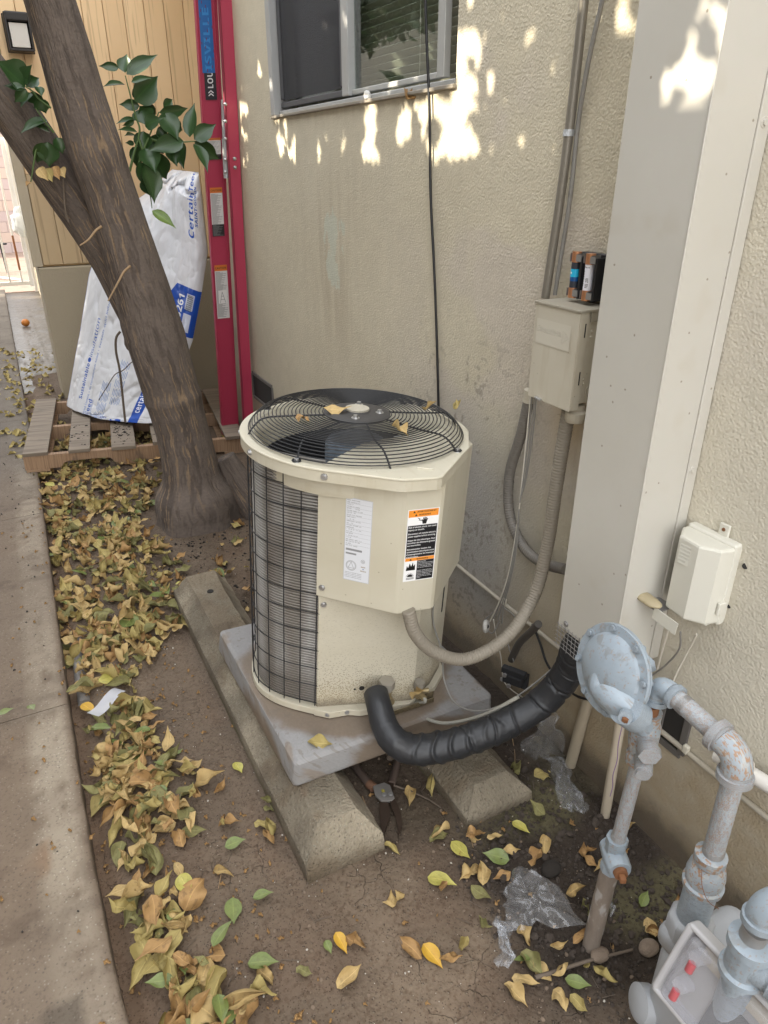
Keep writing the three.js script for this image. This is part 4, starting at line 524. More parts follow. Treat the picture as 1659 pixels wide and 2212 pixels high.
  // printed labels
  const plate = canvasTex(320, 1024, (c, w, h) => {
    c.fillStyle = '#dfe1e6'; c.fillRect(0, 0, w, h); c.strokeStyle = '#777'; c.lineWidth = 2; c.strokeRect(4, 4, w - 8, h - 8); c.fillStyle = '#444'; c.font = '15px monospace';
    const rows = ['MODEL 38CKC018300', 'PROD 38CKC018-C-3', 'SERIAL E', 'FACTORY 22 CHARGE', 'METERS     SYSTEM', 'VOLTAGE RANGE 197-253', '208/230  VAC', 'DESIGN TEST PRESSURE', 'POWER SUPPLY', '1   60  HZ', 'PERMISSIBLE VOLTAGE', '253   197', 'SUITABLE OUTDOOR USE', 'COMPRESSOR', '1  PH 60 HZ  9.0 RLA', '48.0 LRA', 'FAN MOTOR', '1  60 HZ 0.5 FLA', '1/12 HP', 'MIN CIRCUIT AMPS 11.9', 'MAX FUSE OR CKT BKR', '20 AMPS', 'FOR FIELD CHARGE'];
    rows.forEach((t, i) => { c.fillText(t, 16, 34 + i * 25); if (i % 2) c.fillRect(12, 40 + i * 25, w - 24, 1); });
    for (let i = 0; i < 60; i++) c.fillRect(20 + i * 3.3, 616, 1 + (i * 5 % 3), 26); for (let i = 0; i < 40; i++) c.fillRect(20 + i * 3.3, 668, 1 + (i * 7 % 3), 22);
    c.lineWidth = 3; c.strokeStyle = '#555'; for (const r of [62, 52]) { c.beginPath(); c.arc(92, 830, r, 0, 7); c.stroke(); } c.beginPath(); c.moveTo(92, 785); c.lineTo(125, 860); c.lineTo(58, 860); c.closePath(); c.stroke(); c.beginPath(); c.arc(235, 752, 22, 0, 7); c.stroke(); c.font = 'bold 22px sans-serif'; c.fillText('UL', 222, 760);
    c.font = 'bold 19px sans-serif'; c.fillStyle = '#7a5a1c'; c.fillText('MADE', 214, 830); c.fillStyle = '#2a4a90'; c.fillText('IN', 232, 856); c.fillStyle = '#7a5a1c'; c.fillText('MEXICO', 206, 882); c.fillStyle = '#444'; c.font = '13px sans-serif'; for (let i = 0; i < 4; i++) c.fillText('certification to applicable standards', 16, 925 + i * 20);
  });
  const warn = canvasTex(512, 1280, (c, w, h) => {
    c.fillStyle = '#f2f2f2'; c.fillRect(0, 0, w, h); const ob = (y, t, hh = 62) => { c.fillStyle = '#f59a35'; c.fillRect(14, y, w - 28, hh); c.fillStyle = '#1a1a1a'; c.font = 'bold 40px sans-serif'; t.forEach((s, i) => { c.fillText(s, 150, y + 44 + i * 54); c.beginPath(); c.moveTo(84 + i * 30, y + 48 + i * 54); c.lineTo(104 + i * 30, y + 12 + i * 54); c.lineTo(124 + i * 30, y + 48 + i * 54); c.fill(); }); };
    ob(14, ['AVERTISSEMENT', '   WARNING'], 120);
    c.fillStyle = '#f7f7f7'; c.fillRect(14, 134, w - 28, 140); c.fillStyle = '#111'; // struck hand
    c.beginPath(); c.moveTo(252, 262); c.lineTo(240, 210); c.lineTo(226, 190); c.lineTo(238, 180); c.lineTo(256, 198); c.lineTo(254, 152); c.lineTo(268, 150); c.lineTo(272, 190); c.lineTo(278, 144); c.lineTo(292, 145); c.lineTo(292, 192); c.lineTo(304, 150); c.lineTo(317, 154); c.lineTo(308, 198); c.lineTo(322, 168); c.lineTo(334, 174); c.lineTo(318, 222); c.lineTo(310, 262); c.closePath(); c.fill(); c.lineWidth = 9; c.strokeStyle = '#111'; c.beginPath(); c.moveTo(165, 150); c.lineTo(205, 176); c.lineTo(188, 190); c.lineTo(232, 206); c.stroke();
    c.fillStyle = '#16161a'; c.fillRect(14, 278, w - 28, 570); c.fillStyle = '#f4f4f4'; c.font = 'bold 36px sans-serif';
    ['Risk of electric shock. Can cause', 'injury or death.', '', 'Disconnect all remote electric', 'power supplies before servicing.', '', 'Risque de choc électrique. Peut', 'entraîner des blessures graves', 'ou mortelles.', '', 'Déconnecter toutes les', 'alimentations électriques avant', "d'entreprendre les travaux", "d'entretien."].reduce((y, t) => { c.fillText(t, 26, y, w - 52); return y + (t ? 46 : 22); }, 322);
    ob(852, ['     WARNING'], 58); c.fillStyle = '#f4f4f4'; c.fillRect(14, 912, 200, 354); c.fillStyle = '#16161a'; c.fillRect(216, 912, w - 230, 354);
    c.fillStyle = '#111'; c.beginPath(); c.moveTo(36, 1080); c.lineTo(50, 990); c.lineTo(74, 1030); c.lineTo(94, 950); c.lineTo(122, 1010); c.lineTo(146, 940); c.lineTo(160, 1010); c.lineTo(186, 970); c.lineTo(190, 1080); c.closePath(); c.fill(); c.beginPath(); for (let i = 0; i < 18; i++) { const a = Math.PI + i / 17 * Math.PI, r = i % 2 ? 78 : 38; c.lineTo(112 + r * Math.cos(a), 1200 + r * Math.sin(a)); } c.fill(); c.fillRect(50, 1216, 130, 10); c.fillRect(50, 1236, 130, 10);
    c.fillStyle = '#ddd'; c.font = 'bold 22px sans-serif'; ['FIRE HAZARD', 'Do not use torch to remove', 'components. Oil may catch', 'fire. Use tubing cutter.', 'See service instructions.', '', 'System under pressure.', 'Relieve all pressure and', 'recover refrigerant before', 'system repair or final', 'disposal. Use all service', 'ports.'].forEach((t, i) => c.fillText(t, 226, 944 + i * 27, w - 244));
  });
  const lab = (tex, a, b, t0, t1, y0, y1, name) => { const A = onBox(a, b, t0, y0, 0.0032), B = onBox(a, b, t1, y0, 0.0032), w = A.distanceTo(B), n = nrm(a, b), g = new THREE.PlaneGeometry(w, y1 - y0); g.rotateY(Math.atan2(n.x, n.z)); g.translate((A.x + B.x) / 2, (y0 + y1) / 2, (A.z + B.z) / 2); part(U, name, g, mat([0.92, 0.92, 0.92], 0.4, { map: tex })); };
  lab(plate, boxPts[0], boxPts[1], 0.335, 0.665, 0.452, 0.672, 'rating_label'); lab(warn, boxPts[2], boxPts[3], 0.06, 0.985, 0.475, 0.665, 'warning_label');
  // service valves
  const v1 = V3(0.002, 0.09, 0.232), v2 = V3(0.098, 0.075, 0.25);
  const V = (p, s, d) => { const g = new THREE.Group(); g.name = 'service_valve'; U.add(g); part(g, 'body', cyl(p.clone().addScaledVector(V3(0, -1, 0), 0.045 * s), p, 0.012 * s, 0.014 * s, 16), M.brass); part(g, 'hex_cap', hexBolt(p.clone(), V3(0, 1, 0.1), 0.019 * s, 0.020 * s), mat([0.36, 0.33, 0.28], 0.55, { metalness: 0.4 })); part(g, 'port', cyl(p.clone().add(V3(0, -0.02 * s, 0)), p.clone().add(V3(d * 0.03 * s, -0.016 * s, 0.012)), 0.007 * s, 0.008 * s, 12), M.brass); part(g, 'stem_guard', cyl(p.clone().add(V3(0, -0.024 * s, -0.03)), p.clone().add(V3(0, -0.024 * s, 0.03)), 0.01 * s, 0.01 * s, 14), M.brass); };
  V(v1, 1.25, -1); V(v2, 0.85, 1);
  part(U, 'valve_bracket', merge([box(0.20, 0.016, 0.003, 0.045, 0.02, 0.262, 0.001).rotateY(0.0), box(0.05, 0.03, 0.003, 0.125, 0.025, 0.25, 0.001)]), mat([0.45, 0.4, 0.3], 0.6, { map: lowerDirt }));
}
// refrigerant lines
{
  const c = [onZ(812, 1498, -1.325), onZ(819, 1525, -1.285), onZ(832, 1570, -1.24), onZ(852, 1600, -1.205), onZ(888, 1618, -1.18), onZ(950, 1614, -1.155), onZ(1030, 1591, -1.13), onZ(1110, 1555, -1.11), onZ(1180, 1508, -1.09), onZ(1228, 1450, -1.06), onZ(1250, 1392, -1.03), V3(1.12, 0.62, -0.99)];
  const o = thing('insulated_pipe', 'thick black taped insulated refrigerant pipe curving from the machine to the line cover', 'pipe', [0, 0, 0]);
  const seams = [0.12, 0.36, 0.44, 0.52, 0.6, 0.68, 0.755, 0.83, 0.9];
  part(o, 'insulation', sweep(c, (t, s, a) => { let r = lerp(0.033, 0.0395, sstep(0.0, 0.25, t)) * (1 - 0.04 * sstep(0.9, 1, t)); r += 0.0022 * n3(Math.cos(a), Math.sin(a), s * 9, 1.6, 91); const bend = Math.exp(-(((t - 0.29) / 0.13) ** 2)), mid = sstep(0.32, 0.42, t); r += 0.0085 * bend * Math.pow(Math.max(0, Math.sin(s * 130 + 2.2 * Math.sin(a * 2 + 1))), 3) * (0.5 + n3(a, s * 8, 0, 2, 92)); for (const q of seams) { const d = (t - q - 0.012 * Math.sin(a + q * 20)) / 0.0045; r += q < 0.2 ? 0 : (0.0020 * (d > 0 && d < 4 ? 1 - d / 4 : 0) - 0.0034 * Math.exp(-d * d)); } r -= 0.0048 * mid * Math.pow(Math.max(0, Math.sin(s * 62 + 1.3 * Math.sin(a * 1.0 + 9 * s))), 14) * sstep(-0.1, 0.25, n3(Math.cos(a), Math.sin(a), s * 6, 2.2, 93)); return r; }, { n: 420, m: 48 }), M.tape);
  solo('liquid_line', sweep([unitPt(0.098, 0.055, 0.262), unitPt(0.1, 0.05, 0.285), onX(893, 1520, 0.80), onX(915, 1548, 0.805), onX(955, 1562, 0.835), onX(1005, 1556, 0.885), onX(1055, 1540, 0.93), onX(1120, 1505, 0.99)], 0.0052, { n: 60, m: 10 }), mat([0.33, 0.32, 0.28], 0.6, { map: speck }), 'thin grey liquid line curving from the small valve along the insulated pipe', 'pipe');
  solo('control_wire', sweep([unitPt(0.205, 0.33, 0.172), onX(938, 1300, 0.86), onX(936, 1345, 0.865), onX(955, 1410, 0.88), onX(960, 1470, 0.885), onX(985, 1520, 0.89), onX(1035, 1536, 0.93), onX(1090, 1520, 0.99), onX(1150, 1480, 1.05), onX(1210, 1430, 1.11)], 0.0026, { n: 80, m: 7 }), M.wire, 'thin grey control wire from the slot in the machine down to the insulated pipe', 'wire');
}
// ------------------------------------------------------------------ gas regulator, risers, meter
{
  const gx = 0.86, S = V3;
  const R1 = thing('gas_riser', 'pale blue gas riser pipe standing in the soil, with a shut-off cock', 'gas pipe', [0, 0, 0]);
  const b0 = S(0.86, -0.05, -0.657), b1 = S(0.86, 0.27, -0.646), b2 = S(0.86, 0.335, -0.643), b3 = S(0.86, 0.585, -0.634);
  part(R1, 'lower_pipe', sweep([b0, S(0.86, 0.1, -0.653), S(0.86, 0.2, -0.65), b1], (t, s, a) => 0.0185 + 0.0025 * n3(Math.cos(a), Math.sin(a), s * 30, 2, 95), { n: 50, m: 24 }), M.raw);
  part(R1, 'upper_pipe', cyl(b2, b3, 0.0135, 0.0135, 24), M.pipe);
  part(R1, 'cock_body', merge([lathe([[0, 0], [0.0215, 0], [0.0215, 0.016], [0.019, 0.02], [0.022, 0.045], [0.019, 0.068], [0.0215, 0.073], [0.0215, 0.092], [0, 0.092]], b1.clone(), S(0, 1, 0.02), 8), lathe([[0, -0.03], [0.022, -0.028], [0.024, -0.01], [0.024, 0.03], [0.021, 0.036], [0, 0.036]], S(0.86, 0.313, -0.643), S(-0.45, 0.0, 0.9), 26)]), M.pipeBlue);
  part(R1, 'cock_plug', merge([cyl(S(0.843, 0.313, -0.611), S(0.839, 0.313, -0.603), 0.014, 0.013, 18), box(0.012, 0.012, 0.014, 0, 0, 0, 0.002).rotateY(-0.46).translate(0.836, 0.313, -0.597)]), M.rust);
  // regulator body
  const G = thing('gas_regulator', 'pale blue gas pressure regulator with a large round diaphragm case', 'gas regulator', [0, 0, 0]);
  part(G, 'valve_body', merge([lathe([[0, 0], [0.024, 0], [0.024, 0.018], [0.021, 0.022], [0.026, 0.05], [0.0265, 0.085], [0.022, 0.10], [0.023, 0.118], [0, 0.118]], S(0.86, 0.575, -0.634), S(0, 1, 0), 22), cyl(S(0.86, 0.645, -0.632), S(0.835, 0.64, -0.60), 0.019, 0.017, 20), hexBolt(S(0.838, 0.641, -0.604), S(-0.6, -0.05, 0.8), 0.021, 0.018)]), M.pipe);
  const dc = onX(1322, 1448, 0.825), dn = S(-0.96, 0.22, -0.04).normalize(); // diaphragm centre and facing
  const k_ = 0.94, pf = a => a.map(p => [p[0] * k_, p[1]]);
  part(G, 'front_cover', lathe(pf([[0, 0.030], [0.02, 0.0295], [0.05, 0.022], [0.068, 0.010], [0.072, 0.006], [0.089, 0.005], [0.090, 0.002], [0.090, 0], [0, 0]]), dc, dn, 64), M.pipeBlue);
  part(G, 'back_cover', lathe(pf([[0, -0.045], [0.03, -0.042], [0.055, -0.028], [0.07, -0.012], [0.075, -0.007], [0.089, -0.006], [0.090, -0.003], [0.090, -0.0008], [0, -0.0008]]), dc, dn, 64), M.pipeBlue);
  const e1 = S(0, 1, 0).addScaledVector(dn, -dn.y).normalize(), e2 = dn.clone().cross(e1);
  for (let k = 0; k < 8; k++) { const a = k * Math.PI / 4 + 0.3, p = dc.clone().addScaledVector(e1, 0.0765 * Math.cos(a)).addScaledVector(e2, 0.0765 * Math.sin(a)); part(G, 'case_bolt', merge([hexBolt(p.clone().addScaledVector(dn, 0.005), dn, 0.006, 0.006, 0.0085), hexBolt(p.clone().addScaledVector(dn, -0.006), dn.clone().negate(), 0.006, 0.006)]), M.pipeBlue); }
  // cast arm from the cover to the body
  part(G, 'cast_arm', sweep([dc.clone().addScaledVector(dn, 0.010).addScaledVector(e1, 0.022).addScaledVector(e2, 0.01), dc.clone().addScaledVector(dn, 0.012).addScaledVector(e1, -0.030), onX(1345, 1518, 0.812), onX(1372, 1543, 0.832), S(0.86, 0.655, -0.634)], (t) => lerp(0.014, 0.031, sstep(0, 0.55, t)) - 0.008 * sstep(0.6, 0.9, t), { n: 40, m: 24 }), M.pipeBlue);
  part(G, 'arm_collar', cyl(onX(1352, 1528, 0.80), onX(1376, 1548, 0.825), 0.031, 0.029, 24), M.pipeBlue);
  part(G, 'side_plug', merge([cyl(onX(1352, 1545, 0.79), onX(1350, 1552, 0.775), 0.012, 0.011, 14)]), M.pipeBlue); part(G, 'plug_screw', hexBolt(onX(1351, 1553, 0.775), S(-0.8, -0.3, 0.5), 0.006, 0.005), M.rust);
  part(G, 'cap_plug', merge([cyl(S(0.85, 0.605, -0.618), S(0.822, 0.602, -0.592), 0.017, 0.0155, 8), cyl(S(0.827, 0.603, -0.597), S(0.818, 0.602, -0.588), 0.0125, 0.012, 20)]), M.pipe);
  part(G, 'vent_fitting', merge([cyl(dc.clone().addScaledVector(dn, -0.03), onX(1395, 1440, 0.90), 0.016, 0.016, 18), hexBolt(onX(1388, 1440, 0.885), S(0.9, 0.1, 0.1), 0.018, 0.018)]), M.pipeBlue);
  // outlet: elbow, sloping pipe, elbow, drop, union
  const O = thing('gas_outlet_pipe', 'rust-spotted pale blue gas pipe stepping down with elbows from regulator to meter', 'gas pipe', [0, 0, 0]);
  const a0 = S(0.86, 0.69, -0.631), a1 = S(0.86, 0.762, -0.625), a2 = S(0.86, 0.742, -0.462), a3 = S(0.86, 0.60, -0.457);
  part(O, 'thread', cyl(a0, a0.clone().add(S(0, 0.02, 0)), 0.0135, 0.0135, 18), M.rust);
  const elbow = (p, d0, d1, r) => { const q0 = p.clone().addScaledVector(d0, r * 1.5), q1 = p.clone().addScaledVector(d1, r * 1.5), e = []; for (let i = 0; i <= 10; i++) { const t = i / 10; e.push(q0.clone().multiplyScalar((1 - t) * (1 - t)).addScaledVector(p, 2 * t * (1 - t)).addScaledVector(q1, t * t)); } return merge([sweep(e, r * 1.13, { n: 24, m: 22 }), cyl(q0, q0.clone().addScaledVector(d0, r * 0.7), r * 1.13, r * 1.13, 22), cyl(q0.clone().addScaledVector(d0, r * 0.25), q0.clone().addScaledVector(d0, r * 0.85), r * 1.34, r * 1.34, 22), cyl(q1, q1.clone().addScaledVector(d1, r * 0.7), r * 1.13, r * 1.13, 22), cyl(q1.clone().addScaledVector(d1, r * 0.25), q1.clone().addScaledVector(d1, r * 0.85), r * 1.34, r * 1.34, 22)]); };
  const d12 = a2.clone().sub(a1).normalize(), d23 = a3.clone().sub(a2).normalize();
  part(O, 'elbow', elbow(a1, S(0, -1, 0), d12, 0.0165), M.pipeBlue); part(O, 'pipe', cyl(a1.clone().addScaledVector(d12, 0.03), a2.clone().addScaledVector(d12, -0.03), 0.0165, 0.0165, 24), M.pipe); part(O, 'elbow', elbow(a2, d12.clone().negate(), d23, 0.0205), M.pipe);
  part(O, 'pipe', cyl(a2, S(0.86, 0.52, -0.459), 0.0165, 0.0165, 24), M.pipe); part(O, 'rusty_joint', cyl(a2.clone().addScaledVector(d12, -0.05), a2.clone().addScaledVector(d12, -0.045), 0.0215, 0.0215, 20), M.rust);
  part(O, 'union', lathe([[0, 0], [0.026, 0], [0.033, 0.004], [0.034, 0.014], [0.030, 0.017], [0.032, 0.035], [0.029, 0.052], [0.024, 0.062], [0.026, 0.066], [0.026, 0.082], [0.018, 0.086], [0, 0.086]], S(0.86, 0.44, -0.461), S(0, 1, 0), 30), M.pipe);
  part(O, 'nipple', cyl(S(0.86, 0.36, -0.462), S(0.86, 0.45, -0.461), 0.027, 0.027, 26), M.pipeBlue);
  part(O, 'hair_thread', sweep([S(0.828, 0.515, -0.452), S(0.822, 0.49, -0.44), S(0.826, 0.468, -0.425), S(0.838, 0.458, -0.413)], 0.0006, { n: 20, m: 5 }), M.rust);
  // threads showing where pipes enter their fittings
  const thr = (th, a, d, r) => { const q = new THREE.Quaternion().setFromUnitVectors(S(0, 0, 1), d.clone().normalize()); for (let k = 0; k < 5; k++) part(th, 'thread', new THREE.TorusGeometry(r, 0.0008, 5, 22).applyQuaternion(q).translate(...a.clone().addScaledVector(d.clone().normalize(), k * 0.0024).toArray()), M.dullSteel); };
  thr(R1, b2.clone().add(S(0, 0.028, 0)), S(0, 1, 0.03), 0.0137); thr(R1, b3.clone().add(S(0, -0.014, 0)), S(0, 1, 0.03), 0.0137); thr(O, S(0.86, 0.528, -0.459), S(0, 1, 0), 0.0167); thr(O, a1.clone().addScaledVector(d12, 0.05), d12, 0.0167);
  // meter
  const grey = mat([0.36, 0.37, 0.385], 0.5, { bumpMap: fineBump, bumpScale: 0.001 }), Mt = thing('gas_meter', 'grey gas meter with a clear index cover in the bottom right corner', 'gas meter', [0, 0, 0]);
  part(Mt, 'body', toCreasedNormals(merge([box2([0.815, 0.02, -0.49], [1.02, 0.29, -0.14], 0.035), box2([0.82, 0.27, -0.50], [0.90, 0.325, -0.42], 0.02)]), 0.6), grey);
  part(Mt, 'collar_nut', lathe([[0, 0], [0.040, 0], [0.040, 0.032], [0.037, 0.038], [0.031, 0.042], [0, 0.042]], S(0.86, 0.318, -0.462), S(0, 1, 0), 8), grey);
  part(Mt, 'base_ring', lathe([[0, 0], [0.03, 0], [0.034, 0.006], [0.034, 0.03], [0.02, 0.036], [0, 0.036]], S(0.835, 0.10, -0.475), S(-0.7, 0.2, -0.3), 28), grey);
  const idx = new THREE.Group(); idx.name = 'index_housing'; Mt.add(idx); idx.position.set(0.785, 0.352, -0.308); idx.rotation.set(0, 0, -0.40); idx.scale.set(1, 0.74, 1);
  const clear = mat([0.9, 0.9, 0.92], 0.12, { phys: true, transmission: 0.85, thickness: 0, ior: 1.45 });
  part(idx, 'back_plate', box(0.012, 0.19, 0.245, 0.012, 0, 0, 0.005), mat([0.36, 0.35, 0.345], 0.5)); part(idx, 'rim', merge([box(0.03, 0.014, 0.25, 0, 0.094, 0, 0.006), box(0.03, 0.014, 0.25, 0, -0.094, 0, 0.006), box(0.03, 0.19, 0.014, 0, 0, -0.12, 0.006), box(0.03, 0.19, 0.014, 0, 0, 0.12, 0.006)]), mat([0.47, 0.46, 0.46], 0.4)); part(idx, 'cover', box(0.034, 0.17, 0.222, -0.008, 0, 0, 0.012), clear);
  part(idx, 'dial_plate', box(0.003, 0.10, 0.15, 0.002, -0.03, 0.03, 0.001), mat([0.08, 0.08, 0.09], 0.5)); part(idx, 'nameplate', box(0.003, 0.04, 0.2, 0.0, 0.062, 0.01, 0.001), mat([0.45, 0.40, 0.32], 0.5));
  for (const y of [0.045, -0.035]) { part(idx, 'post', cyl(S(-0.03, y + 0.012, -0.085), S(-0.003, y + 0.012, -0.085), 0.012, 0.014, 18), clear); part(idx, 'red_seal', cyl(S(-0.029, y, -0.085), S(-0.0275, y - 0.024, -0.085), 0.0065, 0.0065, 18), mat([0.42, 0.09, 0.10], 0.5)); }
  // second connection
  const E = thing('gas_elbow', 'large pale blue gas elbow and tee on top of the meter, nearest the camera', 'gas pipe', [0, 0, 0]);
  const f1 = S(0.80, 0.60, -0.335), f2 = S(0.80, 0.50, -0.338), f3 = S(0.80, 0.435, -0.335);
  part(E, 'elbow', elbow(f1, S(0, -1, 0), S(0.75, 0.25, 0.6).normalize(), 0.0195), M.pipeBlue);
  part(E, 'thread', cyl(f1.clone().add(S(0, -0.06, 0)), f2.clone(), 0.019, 0.019, 20), M.dullSteel);
  part(E, 'tee', merge([lathe([[0, 0], [0.031, 0], [0.034, 0.004], [0.034, 0.014], [0.029, 0.018], [0.028, 0.062], [0.034, 0.066], [0.034, 0.082], [0.02, 0.086], [0, 0.086]], S(0.80, 0.43, -0.335), S(0, 1, 0), 30), cyl(S(0.80, 0.468, -0.335), S(0.815, 0.466, -0.285), 0.026, 0.026, 24), cyl(S(0.812, 0.467, -0.298), S(0.816, 0.466, -0.282), 0.032, 0.032, 24)]), M.pipeBlue);
  part(E, 'rusty_nipple', cyl(S(0.816, 0.466, -0.283), S(0.83, 0.464, -0.235), 0.024, 0.024, 20), M.rust); part(E, 'stub', cyl(S(0.80, 0.30, -0.335), S(0.80, 0.435, -0.335), 0.024, 0.024, 20), M.pipeBlue);
  part(E, 'top_bolt', hexBolt(f1.clone().add(S(0.03, 0.02, 0.012)), S(0.2, 1, 0), 0.010, 0.016), M.pale);
  // white pvc beside the wall with a brass bib
  const P = thing('white_pipe', 'white plastic water pipe with a cap behind the blue gas pipe', 'pipe', [0, 0, 0]); part(P, 'pipe', cyl(onX(1556, 1632, 1.16), onX(1700, 1720, 1.16), 0.0165, 0.0165, 20), mat([0.72, 0.69, 0.64], 0.45)); part(P, 'cap', cyl(onX(1552, 1629, 1.16), onX(1572, 1641, 1.16), 0.02, 0.02, 20), mat([0.72, 0.69, 0.64], 0.45));
  const bb = onX(1578, 1640, 1.12); const BV = thing('hose_bib', 'weathered brass hose bib on the white pipe behind the gas elbow', 'tap', bb); part(BV, 'body', merge([cyl(S(0, -0.03, 0), S(0, 0.012, 0), 0.016, 0.018, 16), cyl(S(0, 0, 0), S(0.04, -0.02, 0.02), 0.013, 0.013, 14)]), mat([0.55, 0.52, 0.46], 0.55, { map: speck })); part(BV, 'bonnet', hexBolt(S(0, 0.012, 0), S(0, 1, 0), 0.015, 0.013), mat([0.4, 0.33, 0.26], 0.6)); part(BV, 'stem', cyl(S(0, 0.02, 0), S(0, 0.035, 0), 0.006, 0.005, 12), M.rust);
}

// ------------------------------------------------------------------ leaves
function leafGeo(W, fold, curl, roll, wave, seed, nu = 9, nv = 4) { // unit length along +z, lying in xz, lifted in y
  const pos = [], uv = [], idx = [];
  for (let i = 0; i <= nu; i++) {
    const t = i / nu, w = W * Math.pow(Math.sin(Math.PI * Math.pow(t, 0.74)), 0.8) * (1 - 0.45 * sstep(0.55, 0.85, t)) * (1 - 0.5 * sstep(0.8, 1, t)) * 1.06, a = curl * (t - 0.35), cz = Math.abs(curl) < 0.05 ? t : (Math.sin(a) - Math.sin(-curl * 0.35)) / curl, cy = Math.abs(curl) < 0.05 ? 0 : (1 - Math.cos(a)) / curl;
    for (let j = 0; j <= nv; j++) {
      const s = j / nv * 2 - 1, th = fold * Math.abs(s) * (0.6 + 0.4 * t) + roll * s * s; let x = s * w * Math.cos(th), y = Math.abs(s) * w * Math.sin(th) + wave * w * Math.sin(t * 9 + s * 2 + seed) * Math.abs(s);
      pos.push(x + 0.05 * wave * Math.sin(t * 6 + seed), cy + y * Math.cos(a), cz - y * Math.sin(a)); uv.push(j / nv, t);
    }
  }
  for (let i = 0; i < nu; i++) for (let j = 0; j < nv; j++) { const a = i * (nv + 1) + j, b = a + nv + 1; idx.push(a, b, a + 1, a + 1, b, b + 1); }
  const g = new THREE.BufferGeometry(); g.setAttribute('position', new THREE.Float32BufferAttribute(pos, 3)); g.setAttribute('uv', new THREE.Float32BufferAttribute(uv, 2)); g.setIndex(idx); g.computeVertexNormals(); return g;
}
const dryGeos = []; for (let k = 0; k < 16; k++) dryGeos.push(k % 3 === 0 ? leafGeo(R(0.2, 0.31), R(0.1, 0.6), R(-0.9, 1.0), R(-0.4, 0.9), R(0.2, 0.6), k, 10, 6) : leafGeo(R(0.19, 0.34), R(0.3, 1.3), R(-2.2, 2.4), R(-1.0, 2.3), R(0.35, 1.0), k, 11, 6));
const freshGeos = []; for (let k = 0; k < 8; k++) freshGeos.push(leafGeo(R(0.23, 0.29), R(0.1, 0.35), R(-0.5, 0.4), R(-0.1, 0.2), R(0.02, 0.12), k + 40));
// foliage leaf from its base to its tip, face turned towards "face"
function leafBetween(b, t, w, face, seed) { const L = b.distanceTo(t), g = leafGeo(1.06 * w / L / 2, 0.3 + 0.2 * hash(seed, 1, 4), -0.5 * hash(seed, 2, 4) - 0.15, 0.1, 0.06, seed, 8, 4); const Z = t.clone().sub(b).normalize(), Y = face.clone().addScaledVector(Z, -face.dot(Z)).normalize(), X = Y.clone().cross(Z); g.scale(L, L, L); g.applyMatrix4(new THREE.Matrix4().makeBasis(X, Y, Z).setPosition(b)); return g; }

